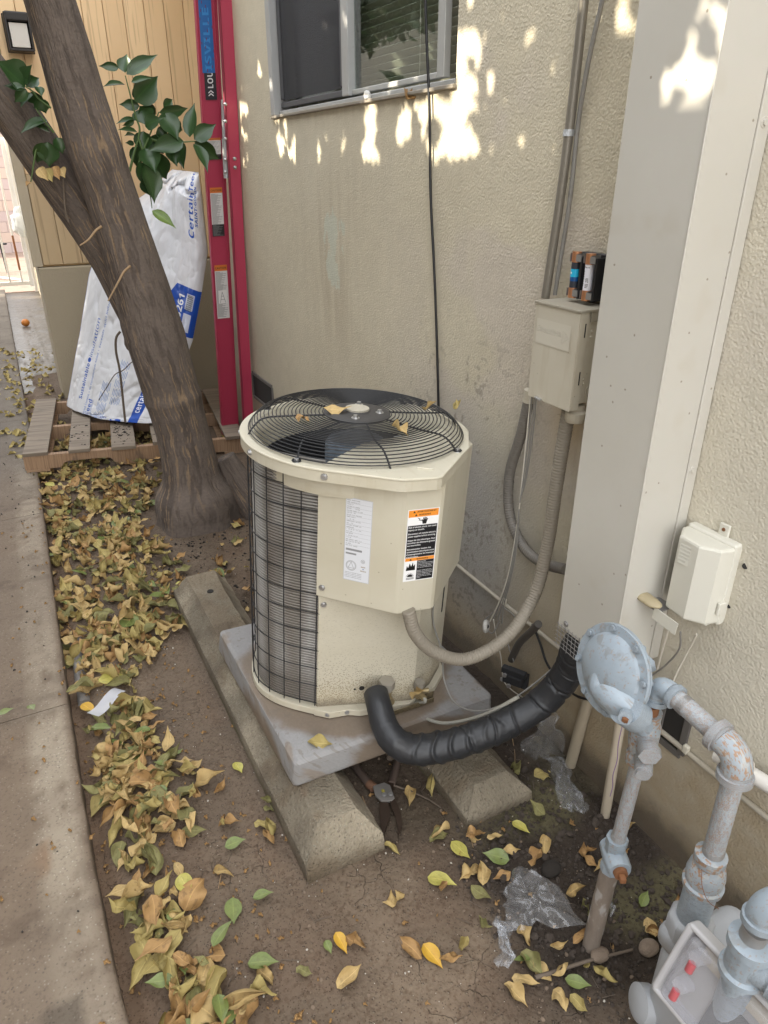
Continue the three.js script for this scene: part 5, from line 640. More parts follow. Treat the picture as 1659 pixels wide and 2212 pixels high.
// ------------------------------------------------------------------ citrus tree
const tree = thing('citrus_tree', 'leaning citrus tree with a forked brown trunk and glossy green shoots', 'tree', [0, 0, 0]);
{
  const spine = [V3(0.645, -0.08, -3.2), V3(0.645, 0.06, -3.2), V3(0.638, 0.2, -3.2), V3(0.625, 0.41, -3.2), V3(0.565, 0.85, -3.2), V3(0.49, 1.325, -3.2), V3(0.425, 1.65, -3.2), V3(0.36, 2.08, -3.2), V3(0.22, 2.75, -3.15), V3(0.0, 3.4, -3.0), V3(-0.3, 3.9, -2.9)];
  const rr = y => y < 0.04 ? lerp(0.215, 0.195, clamp((y + 0.05) / 0.09)) : y < 0.26 ? lerp(0.195, 0.132, sstep(0.06, 0.26, y)) : y < 0.45 ? lerp(0.132, 0.122, (y - 0.26) / 0.19) : y < 0.9 ? lerp(0.122, 0.126, (y - 0.45) / 0.45) : y < 1.35 ? lerp(0.126, 0.102, (y - 0.9) / 0.45) : y < 1.75 ? lerp(0.102, 0.099, (y - 1.35) / 0.4) : y < 2.2 ? lerp(0.099, 0.080, (y - 1.75) / 0.45) : lerp(0.080, 0.05, clamp((y - 2.2) / 1.7));
  const curve = new THREE.CatmullRomCurve3(spine, false, 'centripetal');
  const g = sweep(spine, (t, s, a) => { const p = curve.getPointAt(clamp(t)), y = p.y; let r = rr(y) + 0.008 * n3(Math.cos(a), y * 1.5, Math.sin(a), 1.6, 201) + 0.006 * n3(Math.cos(a) * 2, y * 5, Math.sin(a) * 2, 2, 202); r += 0.035 * sstep(0.35, 0.0, y) * Math.pow(Math.max(0, Math.cos(a * 3 + 0.6)), 3) + 0.010 * Math.exp(-(((y - 0.15) / 0.035) ** 2)) + 0.006 * sstep(0.5, 0, y) * Math.sin(a * 9 + y * 8); r += 0.014 * Math.exp(-(((y - 1.62) / 0.1) ** 2)) * Math.max(0, Math.cos(a + 1.6)); r += 0.006 * Math.exp(-(((y - 0.62) / 0.02) ** 2)); return r; }, { n: 260, m: 48 });
  part(tree, 'trunk', g, M.bark);
  part(tree, 'root_flare', sweep([V3(0.80, 0.30, -3.17), V3(0.85, 0.17, -3.14), V3(0.915, 0.03, -3.10), V3(0.95, -0.06, -3.08)], (t, s, a) => lerp(0.05, 0.10, t) + 0.012 * n3(Math.cos(a), s * 5, Math.sin(a), 2, 205), { n: 30, m: 22 }), M.bark);
  const lz = -3.36, limb = [V3(0.58, 0.66, -3.27), onZ(318, 700, -3.3), onZ(288, 640, -3.34), onZ(244, 555, lz), onZ(187, 468, lz), onZ(137, 398, lz), onZ(37, 252, lz), onZ(-50, 130, lz), V3(-0.45, 2.6, -3.35), V3(-0.9, 3.1, -3.3)];
  part(tree, 'limb', sweep(limb, (t, s, a) => lerp(0.105, 0.078, sstep(0, 0.6, t)) - 0.03 * sstep(0.6, 1, t) + 0.01 * n3(Math.cos(a), s * 3, Math.sin(a), 1.7, 203), { n: 120, m: 32 }), M.bark);
  part(tree, 'branch_stub', sweep([onZ(300, 745, -3.22), onZ(288, 715, -3.2), onZ(278, 688, -3.2), onZ(272, 660, -3.24)], (t, s, a) => lerp(0.055, 0.03, t) + 0.012 * n3(Math.cos(a), s * 20, Math.sin(a), 2, 204), { n: 24, m: 18 }), M.bark);
  part(tree, 'branch', sweep([V3(0.1, 3.2, -3.05), V3(-0.5, 3.3, -2.4), V3(-1.1, 3.5, -1.8)], (t) => lerp(0.045, 0.02, t), { n: 20, m: 10 }), M.bark); part(tree, 'branch', sweep([V3(-0.6, 2.75, -3.35), V3(-1.0, 3.0, -4.0), V3(-1.2, 3.2, -4.8)], (t) => lerp(0.045, 0.02, t), { n: 20, m: 10 }), M.bark);
  // dry twigs on the trunk
  const K = 1 / 3, C = (x, y, z) => onZ(x * K, y * K, z);
  for (const tw of [[[655, 1470], [625, 1490], [570, 1555], [518, 1590]], [[842, 1725], [800, 1765], [765, 1830], [700, 1950]]]) part(tree, 'dead_twig', sweep(tw.map((p, i) => C(p[0], p[1], -3.06 + 0.03 * i)), (t) => lerp(0.0055, 0.0025, t), { n: 14, m: 7 }), M.deadTwig);
  part(tree, 'hanging_tendril', sweep([[780, 655], [755, 690], [752, 780], [775, 900], [795, 1080], [812, 1240]].map(p => onZ(p[0] * K, 497.7 + p[1] * K, -3.75)), 0.006, { n: 40, m: 7 }), M.twig);
  part(tree, 'thin_root', sweep([[925, 838], [860, 850], [800, 905], [745, 935], [690, 1020], [640, 1100]].map((p, i) => onZ(p[0] * K, 497.7 + p[1] * K, -3.4 - 0.12 * i)), 0.0025, { n: 40, m: 6 }), M.twig);
  part(tree, 'hanging_tendril', sweep([[410, 1160], [418, 1300], [430, 1400], [445, 1440]].map(p => C(p[0], p[1], -3.24)), 0.0045, { n: 20, m: 6 }), M.twig);
  // shoots
  const zr = -3.3, zl = -3.2;
  for (const st of [[[840, 1110], [872, 980], [895, 900], [905, 830], [880, 760], [860, 680], [840, 600], [812, 490]], [[890, 1100], [915, 1010], [960, 900], [1000, 800], [1030, 725]], [[960, 900], [1100, 930], [1200, 920], [1265, 915]], [[900, 900], [930, 1000], [950, 1080], [985, 1350]]]) part(tree, 'twig', sweep(st.map(p => C(p[0], p[1], zr)), (t) => lerp(0.0055, 0.002, t), { n: 40, m: 7 }), M.green);
  for (const st of [[[330, 700], [250, 640], [210, 590], [160, 560]], [[350, 860], [300, 800], [230, 700]], [[235, 960], [220, 1050], [200, 1180]]]) part(tree, 'twig', sweep(st.map(p => C(p[0], p[1], zl)), (t) => lerp(0.004, 0.002, t), { n: 24, m: 6 }), M.green);
  const rl = [[940, 820, 1050, 760, 90], [980, 880, 1060, 1000, 110], [1080, 800, 1190, 850, 100], [900, 950, 880, 1090, 90], [960, 1150, 1000, 1290, 120], [1060, 700, 1120, 640, 60], [860, 580, 930, 620, 70], [820, 480, 1025, 340, 78], [810, 470, 820, 345, 88], [770, 440, 635, 425, 48], [810, 545, 665, 550, 54], [850, 530, 985, 500, 45], [872, 655, 1028, 490, 140], [905, 685, 768, 675, 60], [880, 770, 750, 790, 38], [870, 780, 790, 820, 34], [890, 850, 765, 830, 40], [885, 880, 805, 870, 44], [870, 930, 810, 925, 30], [915, 700, 960, 820, 125], [1010, 740, 930, 690, 85], [1035, 730, 1235, 705, 70], [1045, 735, 1165, 910, 125], [1228, 888, 1255, 655, 92], [1258, 905, 1402, 800, 96], [1190, 910, 955, 975, 105], [1170, 915, 1185, 1098, 105], [1255, 930, 1355, 1122, 95], [1262, 918, 1428, 1042, 105], [930, 850, 935, 1005, 110], [985, 985, 1080, 1172, 160], [935, 1070, 1012, 1322, 150], [1020, 830, 1090, 890, 80], [905, 690, 1000, 780, 90], [940, 960, 1010, 1120, 130], [900, 1050, 960, 1220, 110], [1100, 960, 1150, 1080, 90]];
  rl.forEach((l, i) => { const s = hash(i, 3, 9) - 0.5, q = hash(i, 4, 9) - 0.5; part(tree, 'leaf', leafBetween(C(l[0], l[1], zr + 0.1 * s), C(l[2], l[3], zr + 0.1 * s + 0.10 * q), l[4] * K / 500, V3(-0.2 + s * 1.6, 0.18 + q, 0.9), i), leafMats[7]); });
  part(tree, 'leaf', leafBetween(C(985, 1362, -3.25), C(1146, 1476, -3.2), 66 * K / 500, V3(-0.2, 0.7, 0.7), 60), mat([0.75, 0.95, 0.6], 0.45, { map: LT[4] })).userData.label = 'lone yellow-green leaf low on the shoot';
  [[165, 560, -25, 385, 165], [165, 540, 200, 415, 90], [170, 560, 258, 497, 66], [160, 575, 22, 552, 45], [170, 580, 92, 668, 58], [215, 590, 250, 690, 85], [235, 560, 275, 625, 55], [222, 700, 305, 690, 66], [305, 775, 125, 855, 70], [320, 850, 235, 815, 60], [310, 920, 320, 1085, 115], [275, 925, 240, 1065, 75], [365, 890, 410, 1000, 70], [200, 600, 130, 690, 60], [260, 640, 300, 740, 70]].forEach((l, i) => { const s = hash(i, 5, 9) - 0.5, q = hash(i, 6, 9) - 0.5; part(tree, 'leaf', leafBetween(C(l[0], l[1], zl + 0.06 * s), C(l[2], l[3], zl + 0.06 * s + 0.1 * q), l[4] * K / 500, V3(-0.1 + s, 0.5 + q, 0.9), i + 70), leafMats[7]); });
  [[250, 1085, 310, 1170, 60], [350, 1075, 385, 1165, 55], [300, 1090, 340, 1180, 60], [390, 1090, 420, 1150, 60], [200, 1180, 165, 1200, 30]].forEach((l, i) => part(tree, 'dry_leaf', leafBetween(C(l[0], l[1], zl), C(l[2], l[3], zl + 0.03), l[4] * K / 500, V3(-0.4, 0.4, 0.8), i + 90), leafMats[i % 3]));
  // crown overhead: leaf by leaf, with gaps cut along sun rays to place the wall dapples
  const gaps = [];
  const gapAt = (u, v, ru, rv, x = WX) => { const c = onX(u, v, x), h = onX(u, v - rv, x).distanceTo(c), w = onX(u + ru, v, x).distanceTo(c); gaps.push([c, h, w]); };
  [[540, 27, 2, 4], [560, 150, 4, 8], [590, 200, 4, 10], [655, 345, 4, 10], [690, 330, 4, 12], [704, 300, 3, 8], [740, 320, 4, 12], [930, 330, 5, 14], [1060, 180, 6, 14], [1080, 40, 5, 10], [1160, 60, 4, 8], [1290, 30, 5, 10], [1330, 160, 4, 10], [850, 60, 6, 18], [960, 40, 8, 20], [798, 249, 11, 30], [793, 323, 15, 27], [815, 343, 7, 9], [811, 284, 3, 9], [608, 315, 7, 18], [639, 326, 7, 26], [624, 332, 3, 11], [618, 273, 3, 13], [597, 257, 4, 8], [866, 271, 5, 18], [881, 264, 6, 32], [859, 293, 4, 12], [903, 231, 5, 20], [921, 282, 5, 22], [934, 224, 16, 26], [989, 121, 14, 36], [1004, 209, 20, 38], [974, 242, 17, 28], [971, 304, 20, 32], [1007, 315, 16, 28], [985, 335, 25, 12], [1009, 95, 10, 22], [1035, 110, 9, 20], [1015, 0, 6, 12], [787, 99, 7, 28], [835, 169, 9, 20], [774, 154, 7, 20], [883, 136, 9, 25], [740, 37, 3, 22], [523, 224, 11, 28], [521, 288, 9, 5], [521, 352, 8, 10], [1344, 55, 8, 16], [1381, 106, 8, 16], [1373, 169, 6, 20], [1190, 145, 4, 11], [1126, 314, 4, 13], [1351, 5, 4, 8]].forEach(a => gapAt(...a));
  [[1474, 125, 11, 22], [1487, 150, 9, 12], [1496, 187, 13, 29], [1525, 176, 12, 36], [1443, 174, 8, 15], [1520, 5, 8, 14], [1562, 22, 7, 15], [1570, 92, 5, 16]].forEach(a => gapAt(...a, 1.045));
  const side = V3(0, 0, 1).addScaledVector(SUN, -SUN.z).normalize(), rise = SUN.clone().cross(side).normalize(), cr = mulberry(77), lg = leafGeo(0.27, 0.25, -0.4, 0.1, 0.08, 3, 4, 2), mats = [[], []], X = V3(), Q = new THREE.Quaternion(), E = new THREE.Euler();
  for (let n = 0; n < 46000; n++) {
    // along a sun ray from the wall's sunny band, at the height of the crown
    const wz = lerp(-6.0, 0.7, cr()), wy = lerp(1.5, 2.95, cr()), t = 1.75 + 1.25 * cr() + 0.5 * vn(wz * 1.3 + 40, wy * 1.5 + 9, 512, 512, 210); X.set(WX, wy, wz).addScaledVector(SUN, t);
    if (X.x > -0.32 && X.y < 2.9) continue;
    const L = 0.062 + 0.05 * cr(); E.set(cr() * 6.28, cr() * 6.28, cr() * 6.28); Q.setFromEuler(E); const mid = V3(0, 0, L * 0.5).applyQuaternion(Q).add(X); let open = false;
    for (const [c, h, w] of gaps) { const d = mid.clone().sub(c), k = d.dot(SUN); if (k < 0) continue; d.addScaledVector(SUN, -k); const e = Math.max(0, Math.abs(d.dot(side)) - L * 0.16) / (w * 1.05), f = Math.max(0, Math.abs(d.dot(rise)) - L * 0.16) / (h * 0.95); if (e * e + f * f < 1) { open = true; break; } }
    if (open) continue;
    mats[n % 2].push(new THREE.Matrix4().compose(X.clone(), Q.clone(), V3(L, L, L)));
  }
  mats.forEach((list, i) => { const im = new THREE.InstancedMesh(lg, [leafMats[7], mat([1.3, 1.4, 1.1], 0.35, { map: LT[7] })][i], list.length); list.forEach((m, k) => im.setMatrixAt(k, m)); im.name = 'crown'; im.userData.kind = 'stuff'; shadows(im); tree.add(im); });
}
// ------------------------------------------------------------------ pallet
{
  const p = thing('wooden_pallet', 'weathered wooden pallet half on the walk behind the tree', 'pallet', [-0.075, 0.045, -4.1]); p.rotation.set(0.0, -0.13, -0.03);
  const top = mat([1, 1, 1], 0.85, { map: palletTop, bumpMap: palletTop, bumpScale: 0.001 }), sd = mat([1, 1, 1], 0.8, { map: palletSide, bumpMap: palletSide, bumpScale: 0.001 });
  const rot = g => { const uv = g.attributes.uv; for (let i = 0; i < uv.count; i++) { const a = uv.getX(i), b = uv.getY(i); uv.setXY(i, b * 1.7, a * 3); } return g; };
  [[0, 0.125], [0.232, 0.11], [0.455, 0.13], [0.68, 0.12], [0.90, 0.11], [1.09, 0.11]].forEach(([x, w], i) => part(p, 'deck_board', box(w, 0.02, 1.08, x + w / 2, 0.105 + 0.002 * (i % 2), -0.52 + 0.01 * (i % 3), 0.002), top));
  const st = []; { const s = [[0, 0.018], [0.18, 0.018], [0.2, 0.045], [0.225, 0.052], [0.42, 0.052], [0.445, 0.045], [0.465, 0.018], [0.735, 0.018], [0.755, 0.045], [0.78, 0.052], [0.975, 0.052], [1.0, 0.045], [1.02, 0.018], [1.2, 0.018], [1.2, 0.095], [0, 0.095]]; for (const z of [0, -0.50, -1.02]) part(p, 'stringer', rot(triUV(extrude(s, 0.036, 0.001).translate(0, 0, z - 0.02))), sd); }
  for (const x of [0.004, 0.48, 1.08]) part(p, 'bottom_board', box(0.12, 0.016, 1.06, x + 0.06, 0.009, -0.51, 0.002), sd);
  for (const x of [0.03, 0.095, 0.26, 0.31, 0.49, 0.55]) part(p, 'nail', cyl(V3(x, 0.112, -0.01), V3(x, 0.1138, -0.01), 0.004, 0.004, 8), M.rust);
  // black compost spilt on the boards
  const sl = [], cr = mulberry(5); for (let k = 0; k < 240; k++) { const b = [0.28, 0.52, 0.745][k % 3], r = 0.003 + 0.009 * cr() * cr(), z = -0.42 * Math.pow(cr(), 0.8); sl.push(new THREE.IcosahedronGeometry(r, 0).scale(1, 0.5, 1).rotateY(cr() * 6).translate(b + (cr() - 0.5) * 0.1 + 0.06 * z * 0, 0.114 + r * 0.2, z)); }
  const so = solo('spilt_soil', merge(sl).applyMatrix4(new THREE.Matrix4().makeRotationFromEuler(p.rotation).setPosition(p.position)), M.soil, 'black crumbs of soil spilt over the pallet boards', 'soil'); so.userData.kind = 'stuff';
}
// ------------------------------------------------------------------ insulation bag
{
  const o = thing('insulation_bag', 'tall white plastic bag of insulation with blue print, leaning on the wall', 'bag', [0, 0, 0]);
  const Lz = t => lerp(-4.92, -4.95, t), Rz = t => lerp(-4.30, -4.42, t);
  const Ls = [[152, 893], [146, 872], [158, 800], [172, 720], [193, 590], [222, 500], [285, 440], [336, 404], [372, 366]], Rs = [[344, 922], [352, 895], [372, 850], [392, 800], [416, 737], [436, 630], [449, 540], [455, 440], [440, 372]];
  const at = (list, t) => { const f = t * (list.length - 1), i = Math.min(list.length - 2, Math.floor(f)), k = f - i; return [lerp(list[i][0], list[i + 1][0], k), lerp(list[i][1], list[i + 1][1], k)]; };
  const nu = 70, nv = 130, N = V3(-0.55, 0.08, 0.83).normalize(), mk = (side) => { const pos = [], uv = [], idx = []; for (let j = 0; j <= nv; j++) { const t = j / nv, l = at(Ls, t), r = at(Rs, t), A = onZ(l[0], l[1], Lz(t)), B = onZ(r[0], r[1], Rz(t)); if (A.y < 0.165) A.y = 0.165; if (B.y < 0.155) B.y = 0.155; B.x = Math.min(B.x, 1.13); for (let i = 0; i <= nu; i++) { const u = i / nu, P = A.clone().lerp(B, u), e = Math.pow(Math.sin(Math.PI * clamp(u, 0.0, 1)), 0.55) * Math.pow(clamp(Math.min(t / 0.05, (1 - t) / 0.10)), 0.5), w1 = n3(u * 3, t * 2.5, 1, 2, 211), w2 = n3(u * 7 + t * 3, t * 4, 2, 2.5, 212), top = sstep(0.72, 0.95, t); const cre = Math.abs(n3(u * 5 - t * 4, t * 3, 5, 2, 213)); let q = side > 0 ? 0.15 * e + (0.06 * w1 + 0.022 * w2 - 0.03 * sstep(0.05, 0, cre) * (0.35 + top)) * (0.3 + e) + top * 0.05 * w2 : -0.17 * e; P.addScaledVector(N, q); if (t < 0.04) P.y -= 0.0; if (P.x > 1.175) P.x = 1.175; pos.push(P.x, P.y, P.z); uv.push(u, t); } } for (let j = 0; j < nv; j++) for (let i = 0; i < nu; i++) { const a = j * (nu + 1) + i, b = a + nu + 1; idx.push(a, a + 1, b, a + 1, b + 1, b); } const g = new THREE.BufferGeometry(); g.setAttribute('position', new THREE.Float32BufferAttribute(pos, 3)); g.setAttribute('uv', new THREE.Float32BufferAttribute(uv, 2)); g.setIndex(idx); g.computeVertexNormals(); return g; };
  const print = canvasTex(1024, 2048, (c, w, h) => {
    c.fillStyle = '#d9dade'; c.fillRect(0, 0, w, h); c.fillStyle = '#e6e6ea'; for (let i = 0; i < 40; i++) { c.globalAlpha = 0.25; c.fillRect((i * 137) % w, (i * 311) % h, 60, 260); } c.globalAlpha = 1; const B = '#1d4fb0';
    c.fillStyle = B; c.fillRect(0, 250, 22, 1500); c.fillRect(0, 640, 44, 320);
    const up = (s, x, y, font, col = B) => { c.save(); c.translate(x, y); c.rotate(-Math.PI / 2 + 0.03); c.font = font; c.fillStyle = col; c.fillText(s, 0, 0); c.restore(); };
    up('Sustainable', 240, 1700, 'bold 50px sans-serif'); up('insulation', 252, 1375, '50px sans-serif'); c.beginPath(); c.arc(232, 1396, 17, 0, 7); c.fill();
    up('Renewable & Recycled Content  •  No Formaldehyde Added  •  Exceeds Strict Indoor Air Requirements  •  Sustainable', 300, 2010, '26px sans-serif');
    up('CertainTeed', 352, 2036, 'bold 60px sans-serif'); up('SAINT-GOBAIN', 378, 1850, '24px sans-serif');
    c.fillStyle = '#7f96c4'; for (let k = 0; k < 7; k++) for (let i = 0; i < 5; i++) { c.fillRect(440 + k * 14, 1500 + i * 90 + (k % 3) * 8, 6, 70); c.fillRect(560 + k * 13, 1300 + i * 80 + (k % 2) * 10, 5, 62); } for (let k = 0; k < 6; k++) c.fillRect(380 + k * 16, 1780 + (k % 3) * 20, 7, 200);
    c.fillStyle = B; c.fillRect(610, 1880, 96, 72); c.beginPath(); c.arc(540, 1850, 34, 0, 7); c.fill(); c.beginPath(); c.arc(560, 2000, 26, 0, 7); c.fill(); c.fillStyle = '#d9dade'; c.beginPath(); c.arc(540, 1850, 26, 0, 7); c.fill(); c.fillStyle = B; c.beginPath(); c.arc(540, 1850, 15, 0, 7); c.fill(); c.fillStyle = '#e8eaf0'; c.beginPath(); c.arc(640, 1905, 17, 0, 7); c.fill(); c.strokeStyle = B; c.lineWidth = 4; c.strokeRect(560, 1930, 36, 36);
    c.fillStyle = B; c.save(); c.translate(770, 2010); c.rotate(0.05); c.fillRect(0, -560, 84, 560); c.restore(); up('certainteed', 840, 1760, 'bold 66px sans-serif', '#eef0f6');
    c.fillStyle = B; c.beginPath(); c.moveTo(770, 1010); c.lineTo(770, 880); c.lineTo(850, 770); c.lineTo(1024, 770); c.lineTo(1024, 1010); c.closePath(); c.fill(); up('R-4.2', 850, 985, 'bold 44px sans-serif', '#eef0f6'); up('793261', 915, 1000, 'bold 58px sans-serif', '#eef0f6'); c.fillStyle = '#cfd5e6'; c.fillRect(935, 800, 56, 80); c.fillRect(935, 900, 56, 90); c.fillStyle = '#222'; for (let i = 0; i < 16; i++) c.fillRect(942, 806 + i * 5, 42, 2 + i % 2);
    up('CertainTeed', 930, 480, 'bold 84px sans-serif'); up('SAINT-GOBAIN', 975, 400, 'bold 38px sans-serif'); c.fillStyle = B; c.fillRect(930, 1120, 60, 180); c.fillStyle = '#d9dade'; c.fillRect(948, 1150, 14, 60);
  });
  print.wrapS = print.wrapT = THREE.ClampToEdgeWrapping;
  const wr = grayTex(512, 512, (u, v) => { const a = Math.abs(fbm(u, v, 5, 3, 221) - 0.5), b = Math.abs(fbm(u, v, 11, 2, 222, 7) - 0.5); return 0.65 * Math.min(1, a * 5) + 0.35 * Math.min(1, b * 5); }, 1.5, 3);
  part(o, 'front', mk(1), mat([1, 1, 1], 0.28, { map: print, bumpMap: wr, bumpScale: 0.005 })); part(o, 'back', mk(-1), mat([0.68, 0.68, 0.7], 0.4, { bumpMap: wr, bumpScale: 0.008 }));
}
// ------------------------------------------------------------------ ladder
{
  const o = thing('red_ladder', 'closed red fibreglass stepladder standing on end against the house wall', 'ladder', [0, 0, 0]);
  // a channel rail between bottom edge points and top edge points
  const rail = (b0, b1, t0, t1, depth, m) => { const w = b0.distanceTo(b1), X = b1.clone().sub(b0).normalize(), Y = t0.clone().sub(b0).normalize(), L = t0.distanceTo(b0), Zv = X.clone().cross(Y).normalize(); X.copy(Y.clone().cross(Zv)); const s = [[0, 0], [w, 0], [w, depth], [w - 0.006, depth], [w - 0.006, 0.005], [0.006, 0.005], [0.006, depth], [0, depth]], g = extrude(s, L, 0.0006); const q = triUV(g); q.applyMatrix4(new THREE.Matrix4().makeBasis(X, Zv.clone().negate(), Y).setPosition(b0)); return q; };
  const b0 = onZ(482, 940, -4.14), b1 = onZ(516, 936, -4.14), t0 = onZ(422, 0, -3.86), t1 = onZ(462, 0, -3.86); const q = (e, f, k) => e.clone().lerp(f, k);
  const T0 = q(b0, t0, 1.35), T1 = q(b1, t1, 1.35);
  part(o, 'front_rail', rail(b0, b1, T0, T1, 0.035, M.red), M.red);
  const along = (k, f, off) => q(q(b0, t0, k), q(b1, t1, k), f).add(V3(-0.0, 0, off));
  for (const f of [0.015, 0.985]) part(o, 'rail_lip', cyl(along(0, f, 0.002), q(along(0, f, 0.002), along(1, f, 0.002), 1.33), 0.004, 0.004, 8), M.red);
  const c0 = onZ(526, 905, -3.90), c1 = onZ(546, 905, -3.90), d0 = onZ(474, 0, -3.74), d1 = onZ(496, 0, -3.74); c0.y -= 0.1; c1.y -= 0.1;
  part(o, 'rear_rail', rail(c0, c1, q(c0, d0, 1.3), q(c1, d1, 1.3), 0.03, M.red), M.red);
  part(o, 'rail_lip', cyl(q(c0, d0, 0.0).add(V3(-0.003, 0, 0.004)), q(c0, d0, 1.28).add(V3(-0.003, 0, 0.004)), 0.0055, 0.0055, 8), M.redDark);
  const fm = onZ(503, 950, -4.135); part(o, 'foot', merge([extrude([[-0.058, 0.03], [0.056, 0.03], [0.06, -0.012], [0.03, -0.03], [-0.05, -0.022]], 0.04, 0.003).translate(fm.x, fm.y, fm.z - 0.02)]), M.footYellow); for (const dx of [-0.03, 0.022]) part(o, 'rivet', hexBolt(V3(fm.x + dx, fm.y + 0.012, fm.z + 0.024), V3(0, 0, 1), 0.006, 0.003), M.steel);
  // spreader hardware between the rails
  const sp = (a, b, w) => { const g = cyl(onX(...a), onX(...b), w, w, 8); return g; };
  part(o, 'spreader', merge([sp([481, 215, 1.13], [488, 380, 1.12], 0.009), sp([485, 300, 1.12], [489, 385, 1.115], 0.014)]), M.alu); for (const v of [225, 262, 300, 345, 372]) part(o, 'rivet', new THREE.SphereGeometry(0.008, 10, 8).translate(...onX(487, v, 1.11).toArray()), M.steel);
  for (const [u, v] of [[452, 376], [470, 378], [507, 343], [508, 362]]) { const p = u < 490 ? onZ(u, v, -3.985) : onX(u, v, 1.145); part(o, 'rivet', new THREE.SphereGeometry(0.009, 12, 8).translate(p.x, p.y, p.z), M.dullSteel); }
  const decal = (k0, k1, f0, f1, tex, name) => { const A = along(k0, f0, 0.0062), B = along(k0, f1, 0.0062), Cc = along(k1, f1, 0.0062), Dd = along(k1, f0, 0.0062), g = new THREE.BufferGeometry(); g.setAttribute('position', new THREE.Float32BufferAttribute([A, B, Cc, Dd].flatMap(p => [p.x, p.y, p.z]), 3)); g.setAttribute('uv', new THREE.Float32BufferAttribute([0, 0, 1, 0, 1, 1, 0, 1], 2)); g.setIndex([0, 1, 2, 0, 2, 3]); g.computeVertexNormals(); part(o, name, g, mat([1, 1, 1], 0.5, { map: tex })); };
  const kv = v => { let lo = 0, hi = 1.3; for (let i = 0; i < 40; i++) { const m = (lo + hi) / 2, p = along(m, 0.5, 0).sub(CAM), y = 1106 - 1522 * p.dot(UP) / p.dot(FW); if (y > v) lo = m; else hi = m; } return (lo + hi) / 2; };
  const blue = canvasTex(128, 640, (c, w, h) => { c.fillStyle = '#1f5f9e'; c.fillRect(0, 0, w, h); c.save(); c.translate(96, h - 10); c.rotate(-Math.PI / 2); c.font = 'bold 88px sans-serif'; c.fillStyle = '#2f7fbe'; c.fillText('ISVILLE', 0, 0); c.restore(); c.fillStyle = '#6b1830'; for (let i = 0; i < 30; i++) c.fillRect((i * 53) % w, (i * 97) % h, 6, 14); });
  const logo = canvasTex(128, 256, (c, w, h) => { c.fillStyle = '#26262b'; c.fillRect(0, 0, w, h); c.save(); c.translate(94, 150); c.rotate(-Math.PI / 2); c.font = 'bold 84px sans-serif'; c.fillStyle = '#cfcfcf'; c.fillText('LOU', 0, 0); c.restore(); c.strokeStyle = '#cfcfcf'; c.lineWidth = 10; for (const k of [0, 28]) { c.beginPath(); c.moveTo(36, 190 + k); c.lineTo(64, 168 + k); c.lineTo(92, 190 + k); c.stroke(); } });
  const white = (fig) => canvasTex(160, 640, (c, w, h) => { c.fillStyle = '#cfcdc9'; c.fillRect(0, 0, w, h); c.fillStyle = '#c9702c'; c.fillRect(0, 0, w, 70); c.fillStyle = '#3a2a1a'; c.font = 'bold 34px sans-serif'; c.fillText('CAUTION', 8, 48, 144); c.fillStyle = '#555'; for (let i = 0; i < 52; i++) c.fillRect(8, 82 + i * 10.5, 60 + (i * 37 % 80), 4); if (fig) { c.clearRect; c.fillStyle = '#d9d7d3'; c.fillRect(30, 300, 110, 160); c.strokeStyle = '#555'; c.lineWidth = 4; c.beginPath(); c.moveTo(50, 450); c.lineTo(80, 320); c.lineTo(120, 450); c.moveTo(60, 410); c.lineTo(108, 410); c.moveTo(68, 370); c.lineTo(98, 370); c.stroke(); } else { c.fillStyle = '#222'; c.fillRect(0, 480, w, 160); c.fillStyle = '#999'; for (let i = 0; i < 14; i++) c.fillRect(10, 490 + i * 10.5, 50 + (i * 41 % 90), 3); } });
  decal(kv(158), kv(-140), 0.12, 0.82, blue, 'brand_label'); decal(kv(216), kv(158), 0.2, 0.84, logo, 'brand_label'); decal(kv(510), kv(405), 0.12, 0.82, white(false), 'warning_label'); decal(kv(687), kv(572), 0.10, 0.84, white(true), 'warning_label'); decal(kv(345), kv(298), 0.12, 0.9, white(false), 'warning_label');
}
